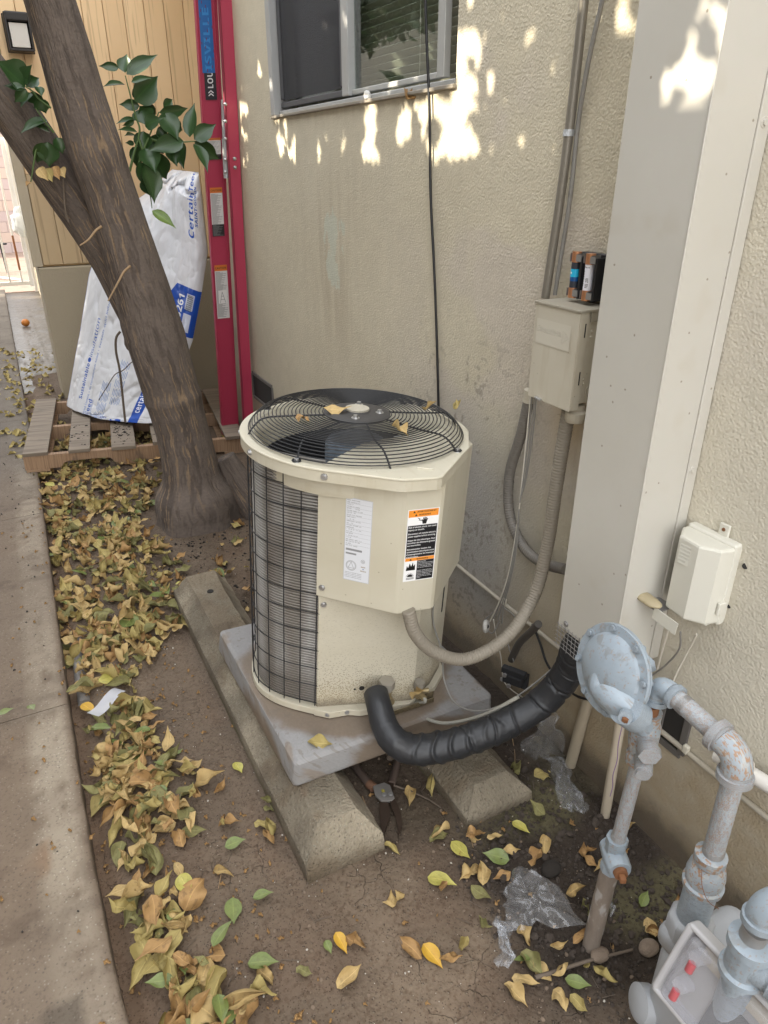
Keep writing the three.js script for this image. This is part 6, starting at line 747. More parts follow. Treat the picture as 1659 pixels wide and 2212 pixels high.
// ------------------------------------------------------------------ wall lantern, gate and what lies beyond
{
  const p = onZ(40, 72, -5.52), o = thing('wall_lantern', 'dark bronze wall lantern with a frosted panel on the tan siding', 'lantern', p);
  const bz = mat([0.03, 0.026, 0.024], 0.5, { metalness: 0.4 });
  part(o, 'backplate', box(0.15, 0.20, 0.016, 0, 0, -0.03, 0.004), bz); part(o, 'housing', merge([box(0.13, 0.05, 0.10, 0, 0.075, 0.03, 0.01), box(0.014, 0.19, 0.10, -0.063, 0, 0.03, 0.004), box(0.014, 0.19, 0.10, 0.063, 0, 0.03, 0.004), box(0.13, 0.012, 0.10, 0, -0.093, 0.03, 0.003)]), bz); part(o, 'diffuser', box(0.10, 0.125, 0.07, 0.0, -0.018, 0.03, 0.004), mat([0.62, 0.58, 0.52], 0.4));
  const g = thing('metal_gate', 'white rust-streaked metal bar gate at the end of the side yard', 'gate', [0.40, 0.02, -11.42]); const gw = mat([0.72, 0.70, 0.66], 0.5, { map: speck });
  for (let k = 0; k < 11; k++) part(g, 'bar', box(0.026, 1.75, 0.026, -0.10 - k * 0.15, 0.98, 0, 0.002), gw); for (const y of [0.1, 1.85]) part(g, 'rail', box(1.62, 0.05, 0.03, -0.79, y, 0.0, 0.003), gw); part(g, 'stile', box(0.05, 1.85, 0.035, 0.015, 0.98, 0.0, 0.003), gw); part(g, 'lock_box', box(0.06, 0.14, 0.05, 0.0, 0.95, 0.03, 0.004), M.dullSteel); part(g, 'rust_patch', box(0.0275, 0.45, 0.0275, -0.10, 0.5, 0.0, 0.002), M.rust);
  const gp = thing('gate_post', 'white gate post fixed to the house corner beside the bar gate', 'post', [0.40 + 0.07, 0, -11.36]); part(gp, 'post', box(0.06, 2.0, 0.06, 0, 1.0, 0, 0.004), gw); part(gp, 'cap', box(0.07, 0.012, 0.07, 0, 2.005, 0, 0.002), gw);
  const bl = displace(new THREE.SphereGeometry(0.13, 40, 28), v => { const s = 1 + 0.55 * n3(v.x, v.y, v.z, 14, 231) + 0.25 * n3(v.x, v.y, v.z, 34, 232); v.multiplyScalar(s); v.y *= v.y > 0 ? 1.9 : 1.25; const k = v.y > 0.12 ? 0.6 : 1; v.x *= k; v.z *= k * 0.8; }); const bp = onZ(47, 485, -11.15);
  solo('plastic_bag', bl.translate(bp.x, bp.y, bp.z), mat([0.78, 0.8, 0.79], 0.3, { phys: true, transmission: 0.35, thickness: 0 }), 'white plastic carrier bag hanging on the far metal gate', 'bag');
  const w = thing('block_wall', 'pinkish concrete block wall beyond the metal gate', 'wall', [0, 0, -17.5]); const bm = [0, 1, 2].map(i => mat([0.40 + 0.03 * i, 0.32 + 0.02 * i, 0.30], 0.9, { bumpMap: concBump, bumpScale: 0.002 })); const bg = box(0.39, 0.19, 0.15, 0, 0, 0, 0.004); for (let r = 0; r < 12; r++) for (let k = 0; k < 11; k++) { const b = part(w, 'block', bg, bm[(r * 5 + k * 3) % 3]); b.position.set(-2.6 + k * 0.4 + (r % 2) * 0.2, 0.08 + r * 0.2, 0); } part(w, 'mortar', box(4.9, 2.4, 0.13, -0.6, 1.2, 0, 0), mat([0.4, 0.34, 0.32], 0.95));
  solo('garden_hose', sweep([V3(-0.9, 0.02, -13.2), V3(-0.3, 0.02, -13.6), V3(0.1, 0.02, -13.0), V3(0.35, 0.02, -12.6)], 0.014, { n: 30, m: 8 }), mat([0.6, 0.62, 0.66], 0.5), 'pale garden hose lying on the sunny ground beyond the gate', 'hose');
  const ch = thing('folding_chair', 'dark small chair leaning behind the bars of the far gate', 'chair', [0.0, 0, -13.9]); part(ch, 'seat', box(0.4, 0.03, 0.38, 0, 0.45, 0, 0.01).rotateY(0.4), M.blackMatt); for (const [x, z] of [[-0.17, -0.16], [0.17, -0.16], [-0.17, 0.16], [0.17, 0.16]]) part(ch, 'leg', cyl(V3(x, 0, z), V3(x * 0.9, 0.45, z * 0.9), 0.014, 0.014, 8), M.blackMatt); part(ch, 'backrest', box(0.38, 0.35, 0.03, 0, 0.72, -0.18, 0.01), M.blackMatt);
  const op = onY(55, 697, 0.055); const orr = solo('fallen_orange', displace(new THREE.SphereGeometry(0.042, 28, 20), v => v.y *= 0.94).translate(op.x, op.y + 0.0, op.z), M.orange, 'ripe orange lying on the damp path by the house corner', 'orange'); part(orr, 'stem_scar', cyl(V3(op.x, op.y + 0.038, op.z), V3(op.x, op.y + 0.041, op.z), 0.004, 0.004, 8), M.green);
  const o2 = onZ(362, 1024, -3.42); const ob = solo('fallen_orange', new THREE.SphereGeometry(0.032, 24, 16).translate(o2.x + 0.012, 0.04, o2.z), M.orange, 'small orange half hidden beside the tree trunk at the pallet', 'orange'); part(ob, 'stem_scar', cyl(V3(o2.x + 0.012, 0.071, o2.z), V3(o2.x + 0.012, 0.073, o2.z), 0.004, 0.004, 8), M.green);
}

// ------------------------------------------------------------------ things lying on the ground
const ground = (x, z) => x < edgeX(z) ? 0.051 : Math.max(groundY(x, z), -0.05);
const gpt = (u, v) => { let p = onY(u, v, 0); for (let k = 0; k < 4; k++) p = onY(u, v, ground(p.x, p.z)); return p; };
const lr = mulberry(909), L2 = (a, b) => a + (b - a) * lr();
function layLeaf(m, x, y, z, turn, len, tx, tz) { m.position.set(x, y, z); m.rotation.set(tx, turn, tz, 'YXZ'); m.scale.setScalar(len); }
// single leaves that stand out: [u, v, turn, length, material, label]
const marked = [
  [285, 1352, 2.5, 0.125, 4, 'largest flat green leaf lying on the litter left of the parking block'], [232, 1340, 1.9, 0.10, 3, 'folded olive-yellow leaf just left of the largest green leaf'], [195, 1545, 0.5, 0.075, 6, 'bright orange-yellow leaf beside the clear plastic strip'], [404, 1935, 0.1, 0.085, 5, 'bright yellow-green leaf standing out on bare soil near the sidewalk'], [505, 1975, -0.25, 0.075, 4, 'green leaf with black and white spots on the bare soil'], [570, 2087, 1.1, 0.075, 4, 'smooth olive-green leaf alone on the bare soil in the foreground'],
  [18, 1556, 1.5, 0.055, 4, 'green leaf cut by the left edge of the picture, on the sidewalk joint'], [74, 1548, 0.3, 0.045, 4, 'small green leaf lying on the sidewalk by its joint'], [516, 1665, 0.1, 0.055, 5, 'green-yellow leaf upright beside the left parking block'], [570, 1942, 1.3, 0.055, 4, 'small lime-green leaf right of the bright yellow-green one'], [955, 1912, 0.7, 0.082, 5, 'broad yellow leaf lying over brown leaves in front of the right parking block'], [1125, 1795, 0.3, 0.06, 5, 'yellow leaf alone on dark soil below the right parking block'], [995, 1842, 0.25, 0.07, 5, 'folded yellow leaf standing left of the mossy block end'], [950, 1812, 1.7, 0.07, 3, 'pale olive leaf lying just below the mossy block'], [848, 1838, 0.5, 0.055, 2, 'narrow yellowish leaf below the shear blades'], [586, 1820, 0.2, 0.075, 1, 'brown and green folded leaf pressed against the left parking block'], [575, 1790, 0.9, 0.07, 2, 'curled tan leaf above the brown and green folded one by the block'], [510, 1830, 1.4, 0.06, 4, 'olive-green leaf lying left of the folded leaves by the block'], [485, 1890, 0.9, 0.06, 0, 'tan pointed leaf alone on the soil left of the block end'], [738, 2043, 0.05, 0.06, 6, 'left one of two brown-yellow leaves side by side on bare soil'], [772, 2045, 0.5, 0.065, 1, 'right one of two curled brown leaves side by side on bare soil'], [935, 2070, 0.2, 0.07, 6, 'curled orange-brown leaf in the foreground centre'], [975, 2075, 1.3, 0.06, 1, 'twisted brown leaf touching the orange-brown one in the foreground'],
  [1040, 1940, 0.3, 0.07, 3, 'withered olive leaf left of the crumpled clear plastic'], [1048, 2010, 0.1, 0.06, 3, 'folded greyish leaf under the left corner of the crumpled plastic'], [1028, 1480 + 330, 1.3, 0.06, 1, 'thin rolled brown leaf right of the yellow folded leaf'], [1105, 1845, 1.2, 0.055, 0, 'rolled tan leaf on dark soil above the crumpled plastic'], [1150, 2090, 0.2, 0.075, 3, 'upright olive leaf left of the lying stick'], [1135, 2125, 0.9, 0.065, 0, 'tan leaf lying at the thick left end of the stick'], [1115, 2155, 0.3, 0.07, 0, 'tan leaf below the left end of the stick'], [1248, 2130, 0.8, 0.06, 4, 'pale green mottled leaf below the stick'], [1310, 2125, 0.2, 0.075, 2, 'yellow-brown folded leaf right of the pale green mottled one'], [1250, 2180, 0.1, 0.055, 2, 'small folded leaf just below the pale green mottled one'], [1213, 2165, 0.0, 0.055, 0, 'rolled tan leaf left of the pale green mottled one'], [1420, 2030, 0.4, 0.06, 1, 'rust-brown leaf beside the gas meter'], [1390, 1950, 2.0, 0.05, 4, 'small green leaf by the wall behind the gas riser'], [1270, 1850, 1.0, 0.055, 1, 'brown leaf beside the shut-off cock'], [885, 1730, -0.6, 0.08, 0, 'tan leaf lying between the shears and the mossy block'], [930, 1715, -0.5, 0.08, 2, 'brown-yellow leaf beside the mossy block, right of the shears'],
  [350, 2085, -1.0, 0.14, 2, 'largest dry tan leaf lying by the sidewalk edge in the foreground'], [385, 2150, 0.1, 0.13, 2, 'long dry tan leaf pointing down, below the largest dry leaf'], [570, 2150, 0.9, 0.07, 2, 'tan leaf with a curled tip alone in the bottom foreground'], [250, 1480, 1.3, 0.11, 5, 'yellow and green leaf lying across the litter above the clear plastic strip'], [225, 1592, 0.9, 0.08, 4, 'green leaf folded under the clear plastic strip'], [300, 1615, 0.2, 0.085, 3, 'pale green-brown leaf below and right of the clear plastic strip'], [1055, 1590 - 2, 0.4, 0.06, 5, 'yellow leaf in the gap beneath the black insulated pipe'], [112, 1058, 0.5, 0.09, 5, 'yellow leaf at the corner of the pallet by the sidewalk'], [360, 1290, 0.2, 0.08, 4, 'green leaf tip raised beside the parking block end'], [660, 1995 + 115, 0.6, 0.05, 3, 'tiny green-tan leaf on bare soil in the bottom centre'], [710, 2052, 0.0, 0.035, 4, 'tiny olive leaf left of the brown pair'], [475, 1240, 0.3, 0.085, 4, 'fresh green leaf among litter near the tree base, by the unit'], [398, 1215 + 60, 1.2, 0.07, 5, 'yellowish leaf between tree base and parking block'],
];
marked.forEach(([u, v, turn, len, mi, label], i) => { const p = gpt(u, v), g = mi >= 4 ? freshGeos[i % 8] : dryGeos[(i * 5) % 16], m = solo('fallen_leaf', g, leafMats[mi], label, 'leaf'); const k = len * 0.92; layLeaf(m, p.x, p.y + 0.012 + (u < 420 && v > 1050 && v < 2212 ? 0.02 : 0), p.z, turn, k, L2(-0.2, 0.12), L2(-0.2, 0.2)); m.position.add(V3(0, 0, -0.5 * k).applyAxisAngle(V3(0, 1, 0), turn)); });
// the litter along the walk
const kinds = [
  ['tan dry curled leaf lying in the litter along the sidewalk', 'tan curled leaves in the litter', 0, 0.33], ['reddish-brown dry leaf lying in the litter along the sidewalk', 'reddish-brown leaves in the litter', 1, 0.18], ['olive-brown withered leaf lying in the litter along the sidewalk', 'olive-brown leaves in the litter', 2, 0.28], ['dull grey-green withered leaf lying in the litter along the sidewalk', 'grey-green leaves in the litter', 3, 0.15], ['fresh green leaf lying in the litter along the sidewalk', 'fresh green leaves in the litter', 4, 0.05]];
const xmax = z => { const t = [[-4.6, 0.9], [-3.97, 0.62], [-3.6, 0.52], [-3.2, 0.42], [-2.75, 0.44], [-2.3, 0.38], [-2.15, 0.22], [-1.95, 0.12], [-1.8, 0.15], [-1.62, 0.16], [-1.5, 0.24], [-1.38, 0.15], [-1.2, 0.09], [-1.08, 0.12], [-0.97, 0.15], [-0.86, 0.13], [-0.7, 0.16], [-0.5, 0.18]]; for (let i = 1; i < t.length; i++) if (z <= t[i][0]) return lerp(t[i - 1][1], t[i][1], (z - t[i - 1][0]) / (t[i][0] - t[i - 1][0])); return 0.18; };
const spots = [];
for (let k = 0; spots.length < 1450 && k < 16000; k++) { const z = -0.62 - 3.9 * Math.pow(lr(), 0.8), a = edgeX(z) + 0.012 + 0.05 * sstep(-2.3, -1.9, z), b = xmax(z), x = lerp(a, b, Math.pow(lr(), 1.25)); if (Math.hypot(x - 0.64, z + 3.2) < 0.27) continue; const thin = z > -2.2 && z < -1.75 ? 0.5 : z > -1.35 && z < -1.02 ? 0.55 : 1; if (lr() > thin * (0.15 + 1.4 * vn(x * 9 + 50, z * 6 + 90, 512, 512, 303))) continue; spots.push([x, z]); }
for (let k = 0; k < 50; k++) { const z = L2(-3.2, -2.2), x = L2(0.4, 1.0); if (Math.hypot(x - 0.64, z + 3.2) > 0.26) spots.push([x, z]); }
for (let k = 0; k < 34; k++) spots.push([L2(0.72, 1.14), L2(-1.35, -0.5)]);
for (let k = 0; k < 6; k++) spots.push([L2(0.1, 0.7), L2(-1.0, -0.65)]);
for (let k = 0; k < 8; k++) spots.push([L2(0.14, 0.36), L2(-1.75, -1.05)]);
const near = spots.map(([x, z]) => { const d = Math.hypot(x, 1.55, z); return { x, z, d, s: 0.036 + 0.066 * Math.pow(lr(), 1.3), kind: (() => { let q = lr(), i = 0; while (i < 4 && q > kinds[i][3]) q -= kinds[i++][3]; return i; })(), g: Math.floor(lr() * 16), turn: lr() * 6.28, lift: lr(), tx: L2(-0.5, 0.3), tz: L2(-0.5, 0.5) }; });
near.forEach(q => { if (q.kind === 4 || q.x > 0.6) q.s = Math.min(q.s, 0.068); });
near.sort((a, b) => b.s / b.d - a.s / a.d); const leafProto = kinds.map(() => null), rest = kinds.map(() => ({}));
let single = 0; near.forEach((q) => {
  const wetSpot = q.x > 0.68 && q.z > -1.4, inLit = !wetSpot && q.x < xmax(q.z) + 0.01 && q.z < -0.6 && q.x < 0.45; const y = ground(q.x, q.z) + 0.006 + (inLit ? 0.032 * q.lift * q.lift + 0.003 : 0.004 * q.lift);
  const place = m => layLeaf(m, q.x, y, q.z, q.turn, q.s, q.tx * (inLit ? 1 : 0.6), q.tz);
  if (single < 240) { single++; const K = kinds[q.kind], g = q.kind === 4 ? freshGeos[q.g % 8] : dryGeos[q.g]; let m; const key = q.kind + '_' + q.g; m = new THREE.Mesh(g, leafMats[K[2]]); shadows(m); m.name = numbered('fallen_leaf'); scene.add(m); if (inLit) { const zone = q.z < -3.3 ? 'next to the pallet' : q.z < -2.75 ? 'left of the tree base' : q.z < -2.35 ? 'between tree and parking block' : q.z < -1.95 ? 'by the parking block far end' : q.z < -1.6 ? 'around the clear plastic strip' : q.z < -1.3 ? 'just below the clear plastic strip' : q.z < -1.0 ? 'level with the parking block front' : 'in the nearest foreground', f = (q.x - edgeX(q.z)) / (xmax(q.z) - edgeX(q.z)), lane = f < 0.3 ? 'against the sidewalk' : f < 0.65 ? 'amid the litter' : 'at the litter edge', kn = ['tan curled', 'reddish-brown', 'olive-brown', 'grey-green', 'fresh green'][q.kind] + ' leaf', size = q.s > 0.072 ? 'larger ' : 'small '; tag(m, size + kn + ', ' + lane + ', ' + zone, 'leaf', size + kn + ' ' + lane + ' ' + zone); } else if (wetSpot) tag(m, ['tan', 'reddish-brown', 'olive-brown', 'grey-green', 'fresh green'][q.kind] + ' small leaf scattered on the dark soil near the house wall', 'leaf', ['tan', 'reddish-brown', 'olive-brown', 'grey-green', 'fresh green'][q.kind] + ' leaves on the dark soil'); else tag(m, ['tan', 'reddish-brown', 'olive-brown', 'grey-green', 'fresh green'][q.kind] + ' stray leaf lying on bare brown soil away from the litter', 'leaf', ['tan', 'reddish-brown', 'olive-brown', 'grey-green', 'fresh green'][q.kind] + ' stray leaves on bare soil'); place(m); }
  else { const r = rest[q.kind]; (r[q.g % 4] = r[q.g % 4] || []).push(q); }
});
{ // the remaining, farther leaves of the carpet as one object
  const dummy = new THREE.Object3D(), litter = new THREE.Group(); litter.name = 'leaf_litter'; litter.userData.kind = 'stuff'; tag(litter, 'thick carpet of small dry leaves along the sidewalk towards the pallet', 'leaf litter'); scene.add(litter); litter.userData.kind = 'stuff';
  rest.forEach((r, ki) => Object.entries(r).forEach(([gi, list]) => { const im = new THREE.InstancedMesh(ki === 4 ? freshGeos[gi] : dryGeos[gi * 4], leafMats[kinds[ki][2]], list.length); list.forEach((q, i) => { layLeaf(dummy, q.x, ground(q.x, q.z) + 0.006 + 0.03 * q.lift * q.lift, q.z, q.turn, q.s, q.tx, q.tz); dummy.updateMatrix(); im.setMatrixAt(i, dummy.matrix); }); im.name = 'leaf_carpet'; im.userData.kind = 'stuff'; shadows(im); litter.add(im); }));
  // small leaves blown along the far path
  const far = []; for (let k = 0; k < 150; k++) { const z = L2(-7.4, -4.3), x = edgeX(z) + L2(-0.14, 0.2) * (lr() < 0.3 ? 2 : 1); far.push([x, z]); } const im = new THREE.InstancedMesh(dryGeos[2], leafMats[2], far.length); far.forEach(([x, z], i) => { layLeaf(dummy, x, (x < edgeX(z) ? 0.055 : 0.04), z, lr() * 6.28, L2(0.05, 0.09), L2(-0.4, 0.3), L2(-0.4, 0.4)); dummy.updateMatrix(); im.setMatrixAt(i, dummy.matrix); }); im.name = 'path_leaves'; im.userData.kind = 'stuff'; tag(im, 'withered leaves blown along the damp path beyond the pallet', 'leaf litter'); shadows(im); scene.add(im);
}
// crumbs, grit and chips of the bare ground
{
  const dummy = new THREE.Object3D(), ic = new THREE.IcosahedronGeometry(1, 0); displace(ic, v => v.multiplyScalar(0.75 + 0.5 * hash(Math.round(v.x * 90), Math.round(v.y * 90 + v.z * 31), 3)));
  const lump = (name, n, m, f, label) => { const im = new THREE.InstancedMesh(ic, m, n); for (let i = 0; i < n; i++) { const [x, z, r] = f(); dummy.position.set(x, ground(x, z) + r * 0.2, z); dummy.rotation.set(lr() * 6, lr() * 6, lr() * 6); dummy.scale.set(r * L2(0.7, 1.3), r * L2(0.5, 0.9), r); dummy.updateMatrix(); im.setMatrixAt(i, dummy.matrix); } im.name = name; im.userData.kind = 'stuff'; tag(im, label, 'soil'); shadows(im); scene.add(im); };
  lump('soil_crumbs', 2600, mat([0.055, 0.042, 0.033], 0.9), () => { const a = lr() * 6.28, r = Math.sqrt(lr()); return [0.93 + 0.25 * r * Math.cos(a), -0.8 + 0.34 * r * Math.sin(a), 0.0012 + 0.006 * lr() ** 4]; }, 'dark crumbly wet soil scattered around the gas riser');
  lump('soil_clods', 420, mat([0.06, 0.046, 0.036], 0.95), () => { const a = lr() * 6.28, r = Math.sqrt(lr()); return [0.95 + 0.22 * r * Math.cos(a), -0.85 + 0.36 * r * Math.sin(a), 0.003 + 0.010 * lr() ** 3]; }, 'clods of dark wet soil around the gas riser and drain pipes');
  lump('soil_grit', 4200, mat([0.19, 0.14, 0.10], 0.95), () => [L2(0.1, 1.1), L2(-3.1, -0.5), 0.0008 + 0.005 * lr() ** 5], 'fine brown grit scattered over the bare soil');
  lump('pale_grit', 420, mat([0.5, 0.46, 0.4], 0.9), () => [L2(0.0, 1.1), L2(-2.6, -0.5), 0.001 + 0.0025 * lr() ** 3], 'pale specks of gravel scattered over the bare soil');
  lump('dark_mulch', 700, mat([0.022, 0.018, 0.015], 0.95), () => [L2(0.36, 0.95), L2(-3.0, -2.3), 0.001 + 0.008 * lr() ** 4], 'black mulch crumbs scattered around the tree base');
  const bits = (name, n, geo, m, f, label, cat) => { const im = new THREE.InstancedMesh(geo, m, n); for (let i = 0; i < n; i++) { const [x, z, s] = f(); dummy.position.set(x, ground(x, z) + 0.003, z); dummy.rotation.set(L2(-0.3, 0.3), lr() * 6.28, L2(-0.3, 0.3)); dummy.scale.setScalar(s); dummy.updateMatrix(); im.setMatrixAt(i, dummy.matrix); } im.name = name; im.userData.kind = 'stuff'; tag(im, label, cat); shadows(im); scene.add(im); };
  bits('twig_bits', 260, new THREE.CylinderGeometry(0.02, 0.03, 1, 5).rotateX(Math.PI / 2), M.twig, () => [L2(-0.02, 1.12), L2(-3.0, -0.5), 0.012 + 0.035 * lr() ** 2], 'tiny broken twigs scattered over the soil', 'twigs');
  bits('leaf_scraps', 900, dryGeos[4], leafMats[1], () => { const z = L2(-3.9, -0.55); return [lr() < 0.62 ? edgeX(z) + L2(0.0, 0.38) : lr() < 0.7 ? L2(0.15, 1.1) : edgeX(z) - 0.45 * lr() ** 2, z, 0.008 + 0.014 * lr()]; }, 'torn brown scraps of leaf scattered over soil and sidewalk', 'leaf scraps');
  lump('walk_grit', 420, mat([0.05, 0.042, 0.036], 0.95), () => { const z = -0.7 - 4.2 * lr() ** 0.6; return [edgeX(z) - 0.02 - 0.6 * lr(), z, 0.001 + 0.004 * lr() ** 3]; }, 'dark crumbs of soil scattered on the sidewalk');
  for (const [u, v, r, l] of [[845, 1535 + 102, 0.012, 'small round pebble between the blocks under the pipe'], [1295, 2065, 0.018, 'brown stone half buried at the foot of the gas riser'], [1400, 2050, 0.02, 'knobbly yellowish stone by the gas meter'], [1190, 1880, 0.022, 'dark round stone on wet soil above the crumpled plastic']]) { const p = gpt(u, v); solo('stone', displace(new THREE.IcosahedronGeometry(r, 3), q => q.multiplyScalar(1 + 0.5 * n3(q.x, q.y, q.z, 60, 311))).scale(1.2, 0.7, 1).translate(p.x, p.y + r * 0.3, p.z), r > 0.021 ? M.soil : mat([0.26, 0.2, 0.15], 0.9, { bumpMap: fineBump, bumpScale: 0.002 }), l, 'stone'); }
}
// sticks
for (const [pts, r, label] of [[[[1155, 2118], [1200, 2105], [1260, 2085], [1310, 2072], [1365, 2058]], 0.0048, 'long thin brown stick lying in front of the gas riser'], [[[845, 1700], [880, 1712], [925, 1732], [952, 1750]], 0.0035, 'short straight twig lying right of the pruning shears'], [[[783, 1640 + 85], [800, 1770]], 0.002, 'tiny twig beside the shear handle'], [[[478, 1880 + 15], [472, 1925]], 0.0014, 'thin dark twig standing on bare soil by the yellow-green leaf'], [[[1010, 1790], [1022, 1835]], 0.0012, 'thin straw right of the folded yellow leaf'], [[[1105, 1590], [1112, 1640], [1105, 1690], [1120, 1730]], 0.0012, 'pale thin rootlet hanging down by the mossy block']]) { const p = pts.map(q => gpt(q[0], q[1]).add(V3(0, r + 0.006, 0))); solo('stick', sweep(p, t => r * lerp(1, 0.6, t), { n: 24, m: 7 }), r > 0.003 ? M.twig : M.deadTwig, label, 'stick'); }
// concrete edging strip and clear plastic strip in the litter
{ const a = gpt(163, 1385), b = gpt(183, 1520); solo('edging_strip', sweep([a, a.clone().lerp(b, 0.5), b].map(p => p.add(V3(0, -0.004, 0))), (t, s, an) => 0.021 + 0.003 * n3(Math.cos(an), s * 30, Math.sin(an), 2, 321), { n: 30, m: 10, flat: 1 }), M.dullSteel, 'narrow grey edging strip sunk in the soil beside the sidewalk', 'edging').material = mat([0.26, 0.24, 0.22], 0.9, { bumpMap: concBump, bumpScale: 0.003 });
  const P = [gpt(205, 1575), gpt(215, 1530), gpt(252, 1508), gpt(278, 1518), gpt(262, 1542), gpt(225, 1585)], g = new THREE.PlaneGeometry(0.125, 0.045, 16, 6); displace(g, v => { v.z = 0.006 * Math.sin(v.x * 50) + 0.004 * n3(v.x, v.y, 0, 40, 322); }); g.rotateX(-Math.PI / 2); g.rotateY(0.72); const c = gpt(237, 1545); solo('plastic_strip', g.translate(c.x, c.y + 0.055, c.z), mat([0.55, 0.56, 0.6], 0.35, { transparent: true, opacity: 0.75 }), 'milky clear plastic strip lying on the leaves by the sidewalk', 'plastic'); }
// crumpled clear plastic on the wet soil and behind the block
function film(name, label, corners, seedN, amp, nx = 46, ny = 46) { // corners: four ground pixels, then lifts
  const c = corners.map(q => (q.length > 3 ? onX(q[0], q[1], q[3]) : gpt(q[0], q[1]).add(V3(0, q[2], 0)))), g = new THREE.PlaneGeometry(1, 1, nx, ny); displace(g, v => { const u = v.x + 0.5, w = v.y + 0.5, p = c[0].clone().lerp(c[1], u).lerp(c[3].clone().lerp(c[2], u), w), rid = (f, s) => 1 - Math.abs(2 * vn(u * f + 7, w * f + 3, 512, 512, s) - 1), e = Math.min(u, 1 - u, w, 1 - w), h = amp * (0.9 * rid(3.2, seedN) + 0.55 * rid(7, seedN + 1) + 0.12 * rid(12, seedN + 2)) * (0.35 + 0.65 * Math.min(1, e * 5)); const jx = 0.035 * (vn(w * 6, 5 + u * 3, 512, 512, seedN + 4) - 0.5), jz = 0.035 * (vn(u * 6, 9 + w * 3, 512, 512, seedN + 5) - 0.5); v.set(p.x + jx, p.y + h, p.z + jz); }); return solo(name, g, M.film, label, 'plastic'); }
film('plastic_film', 'crumpled clear plastic wrapper on the dark soil left of the gas riser', [[1085, 1905, 0.004], [1150, 1885, 0.02], [1250, 2000, 0.01], [1085, 2020, 0.004]], 331, 0.026);
film('plastic_film', 'crumpled plastic tail under the left corner of the clear wrapper', [[1068, 1990, 0.002], [1100, 2000, 0.004], [1112, 2085, 0.004], [1085, 2085, 0.0]], 337, 0.012, 20, 20);
film('plastic_film', 'clear plastic sheet scrunched upright between the mossy block and the wall', [[1125, 1640, 0.0], [1215, 1640, 0.0], [1205, 1545, 0, 1.09], [1165, 1560, 0, 1.06]], 341, 0.024);
film('plastic_film', 'bluish strip of clear plastic trailing over the soil at the foot of the wall', [[1172, 1640, 0.004], [1205, 1640, 0.01], [1275, 1745, 0.004], [1225, 1760, 0.0]], 347, 0.016);
film('plastic_film', 'scrap of clear plastic hugging the back of the gas riser', [[1285, 1990, 0.004], [1315, 1980, 0.02], [1315, 1945, 0.05], [1295, 1950, 0.05]], 351, 0.012, 18, 18);
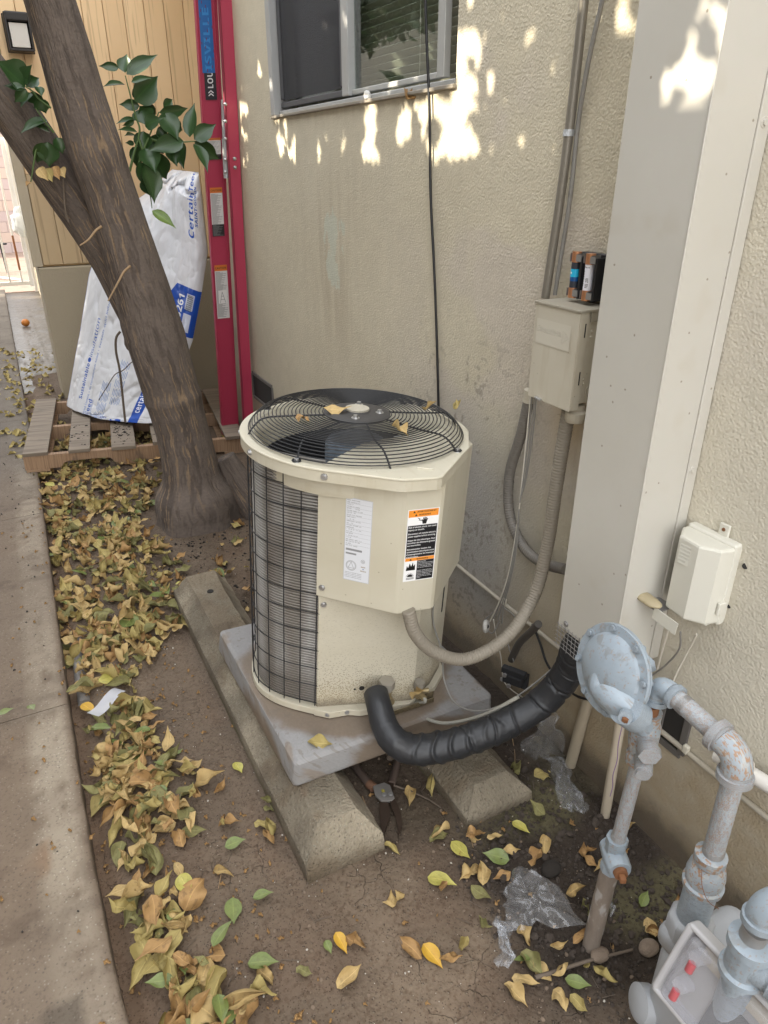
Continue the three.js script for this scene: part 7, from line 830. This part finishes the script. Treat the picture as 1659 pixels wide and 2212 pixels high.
// pruning shears
{
  const o = thing('pruning_shears', 'rusty pruning shears lying between the blocks with open blades', 'pruning shears', [0, 0, 0]), rustM = mat([0.16, 0.115, 0.085], 0.65, { metalness: 0.35, bumpMap: fineBump, bumpScale: 0.0012, map: rawPipe }), hd = mat([0.10, 0.07, 0.055], 0.7, { bumpMap: fineBump, bumpScale: 0.001 });
  const P = (u, v, h) => gpt(u, v).add(V3(0, h, 0)), pv = P(827, 1722, 0.018);
  part(o, 'handle', sweep([P(764, 1655, 0.012), P(780, 1680, 0.014), P(800, 1705, 0.016)], 0.0115, { n: 20, m: 14 }), hd); part(o, 'handle', sweep([P(858, 1652, 0.014), P(852, 1680, 0.014), P(846, 1702, 0.016)], 0.0105, { n: 20, m: 14 }), hd);
  part(o, 'ferrule', sweep([P(797, 1702, 0.016), P(808, 1712, 0.017)], 0.013, { n: 6, m: 14 }), mat([0.16, 0.08, 0.045], 0.8));
  const flat = (pts, h, th) => { const q = pts.map(([u, v]) => P(u, v, 0)), g = extrude(q.map(p => [p.x, -p.z]), th, 0.0007); g.rotateX(-Math.PI / 2); g.translate(0, q[0].y + h, 0); return triUV(g); };
  part(o, 'head_plate', flat([[806, 1712], [830, 1705], [842, 1710], [852, 1736], [846, 1742], [824, 1742], [812, 1732]], 0.020, 0.005), mat([0.30, 0.28, 0.26], 0.5, { metalness: 0.6, bumpMap: fineBump, bumpScale: 0.001 }));
  part(o, 'link', flat([[838, 1700], [850, 1700], [848, 1726], [838, 1728]], 0.014, 0.005), rustM);
  part(o, 'blade', flat([[822, 1738], [836, 1740], [842, 1752], [842, 1772], [836, 1790], [828, 1812], [822, 1790], [820, 1765]], 0.013, 0.004), rustM);
  part(o, 'hook_blade', flat([[842, 1738], [851, 1735], [860, 1752], [867, 1775], [868, 1792], [864, 1806], [860, 1814], [859, 1796], [853, 1772], [846, 1756]], 0.016, 0.004), rustM);
  for (const [u, v] of [[830, 1731], [844, 1730]]) part(o, 'pivot_bolt', hexBolt(P(u, v, 0.0255), V3(0, 1, 0), 0.0055, 0.004, 0.007), M.dullSteel); part(o, 'yellow_dab', flat([[824, 1722], [830, 1721], [831, 1726], [826, 1727]], 0.0265, 0.0006), M.footYellow);
}
// leaves on the machine, the pad and the sill
{
  const put = (label, p, turn, len, mi, gi, tx = 0, tz = 0) => { const m = solo('fallen_leaf', dryGeos[gi], leafMats[mi], label, 'leaf'); layLeaf(m, p.x, p.y, p.z, turn, len, tx, tz); };
  const top = (u, v) => { const o = CAM.clone(), d = rayTo(u, v), inv = TQ.clone().invert(), oo = o.sub(UC).applyQuaternion(inv), dd = d.applyQuaternion(inv), t = (0.808 - oo.y) / dd.y; return unitPt(oo.x + dd.x * t, 0.812, oo.z + dd.z * t); };
  put('curled tan leaf on the fan grille, just left of its hub', top(698, 886), 1.2, 0.075, 0, 3, 0.1, 0.3); put('small brown leaf on the fan grille, leftmost of those on it', top(638, 902), 1.0, 0.04, 1, 5); put('folded tan leaf on the front right of the fan grille', top(846, 922), 0.4, 0.055, 0, 7, 0.2, -0.3); put('tan leaf standing on the back right of the fan grille', top(917, 890), 0.2, 0.055, 0, 9, -0.7, 0.2); put('olive-tan leaf caught at the right rim of the fan grille', top(978, 890), 2.2, 0.06, 2, 11);
  put('long yellowish leaf lying on the front of the grey pad', V3(0.47, 0.208, -1.325), 1.0, 0.075, 2, 2, 0.05, 0.2); put('brown leaf tucked behind the small service valve', unitPt(0.07, 0.05, 0.262), 0.4, 0.07, 0, 6, -1.0, 0.3);
  put('twisted brown leaf hanging on the window sill', onX(868, 195, 1.168), 0.6, 0.075, 1, 8, 0.7, 0.4);
  const f = solo('lint_tuft', displace(new THREE.IcosahedronGeometry(0.012, 3), v => v.multiplyScalar(1 + 0.9 * n3(v.x, v.y, v.z, 120, 361))).translate(...onX(794, 206, 1.182).toArray()), mat([0.6, 0.6, 0.58], 0.9), 'white tuft of lint on the window sill', 'lint');
}
renderer.render(scene, camera);
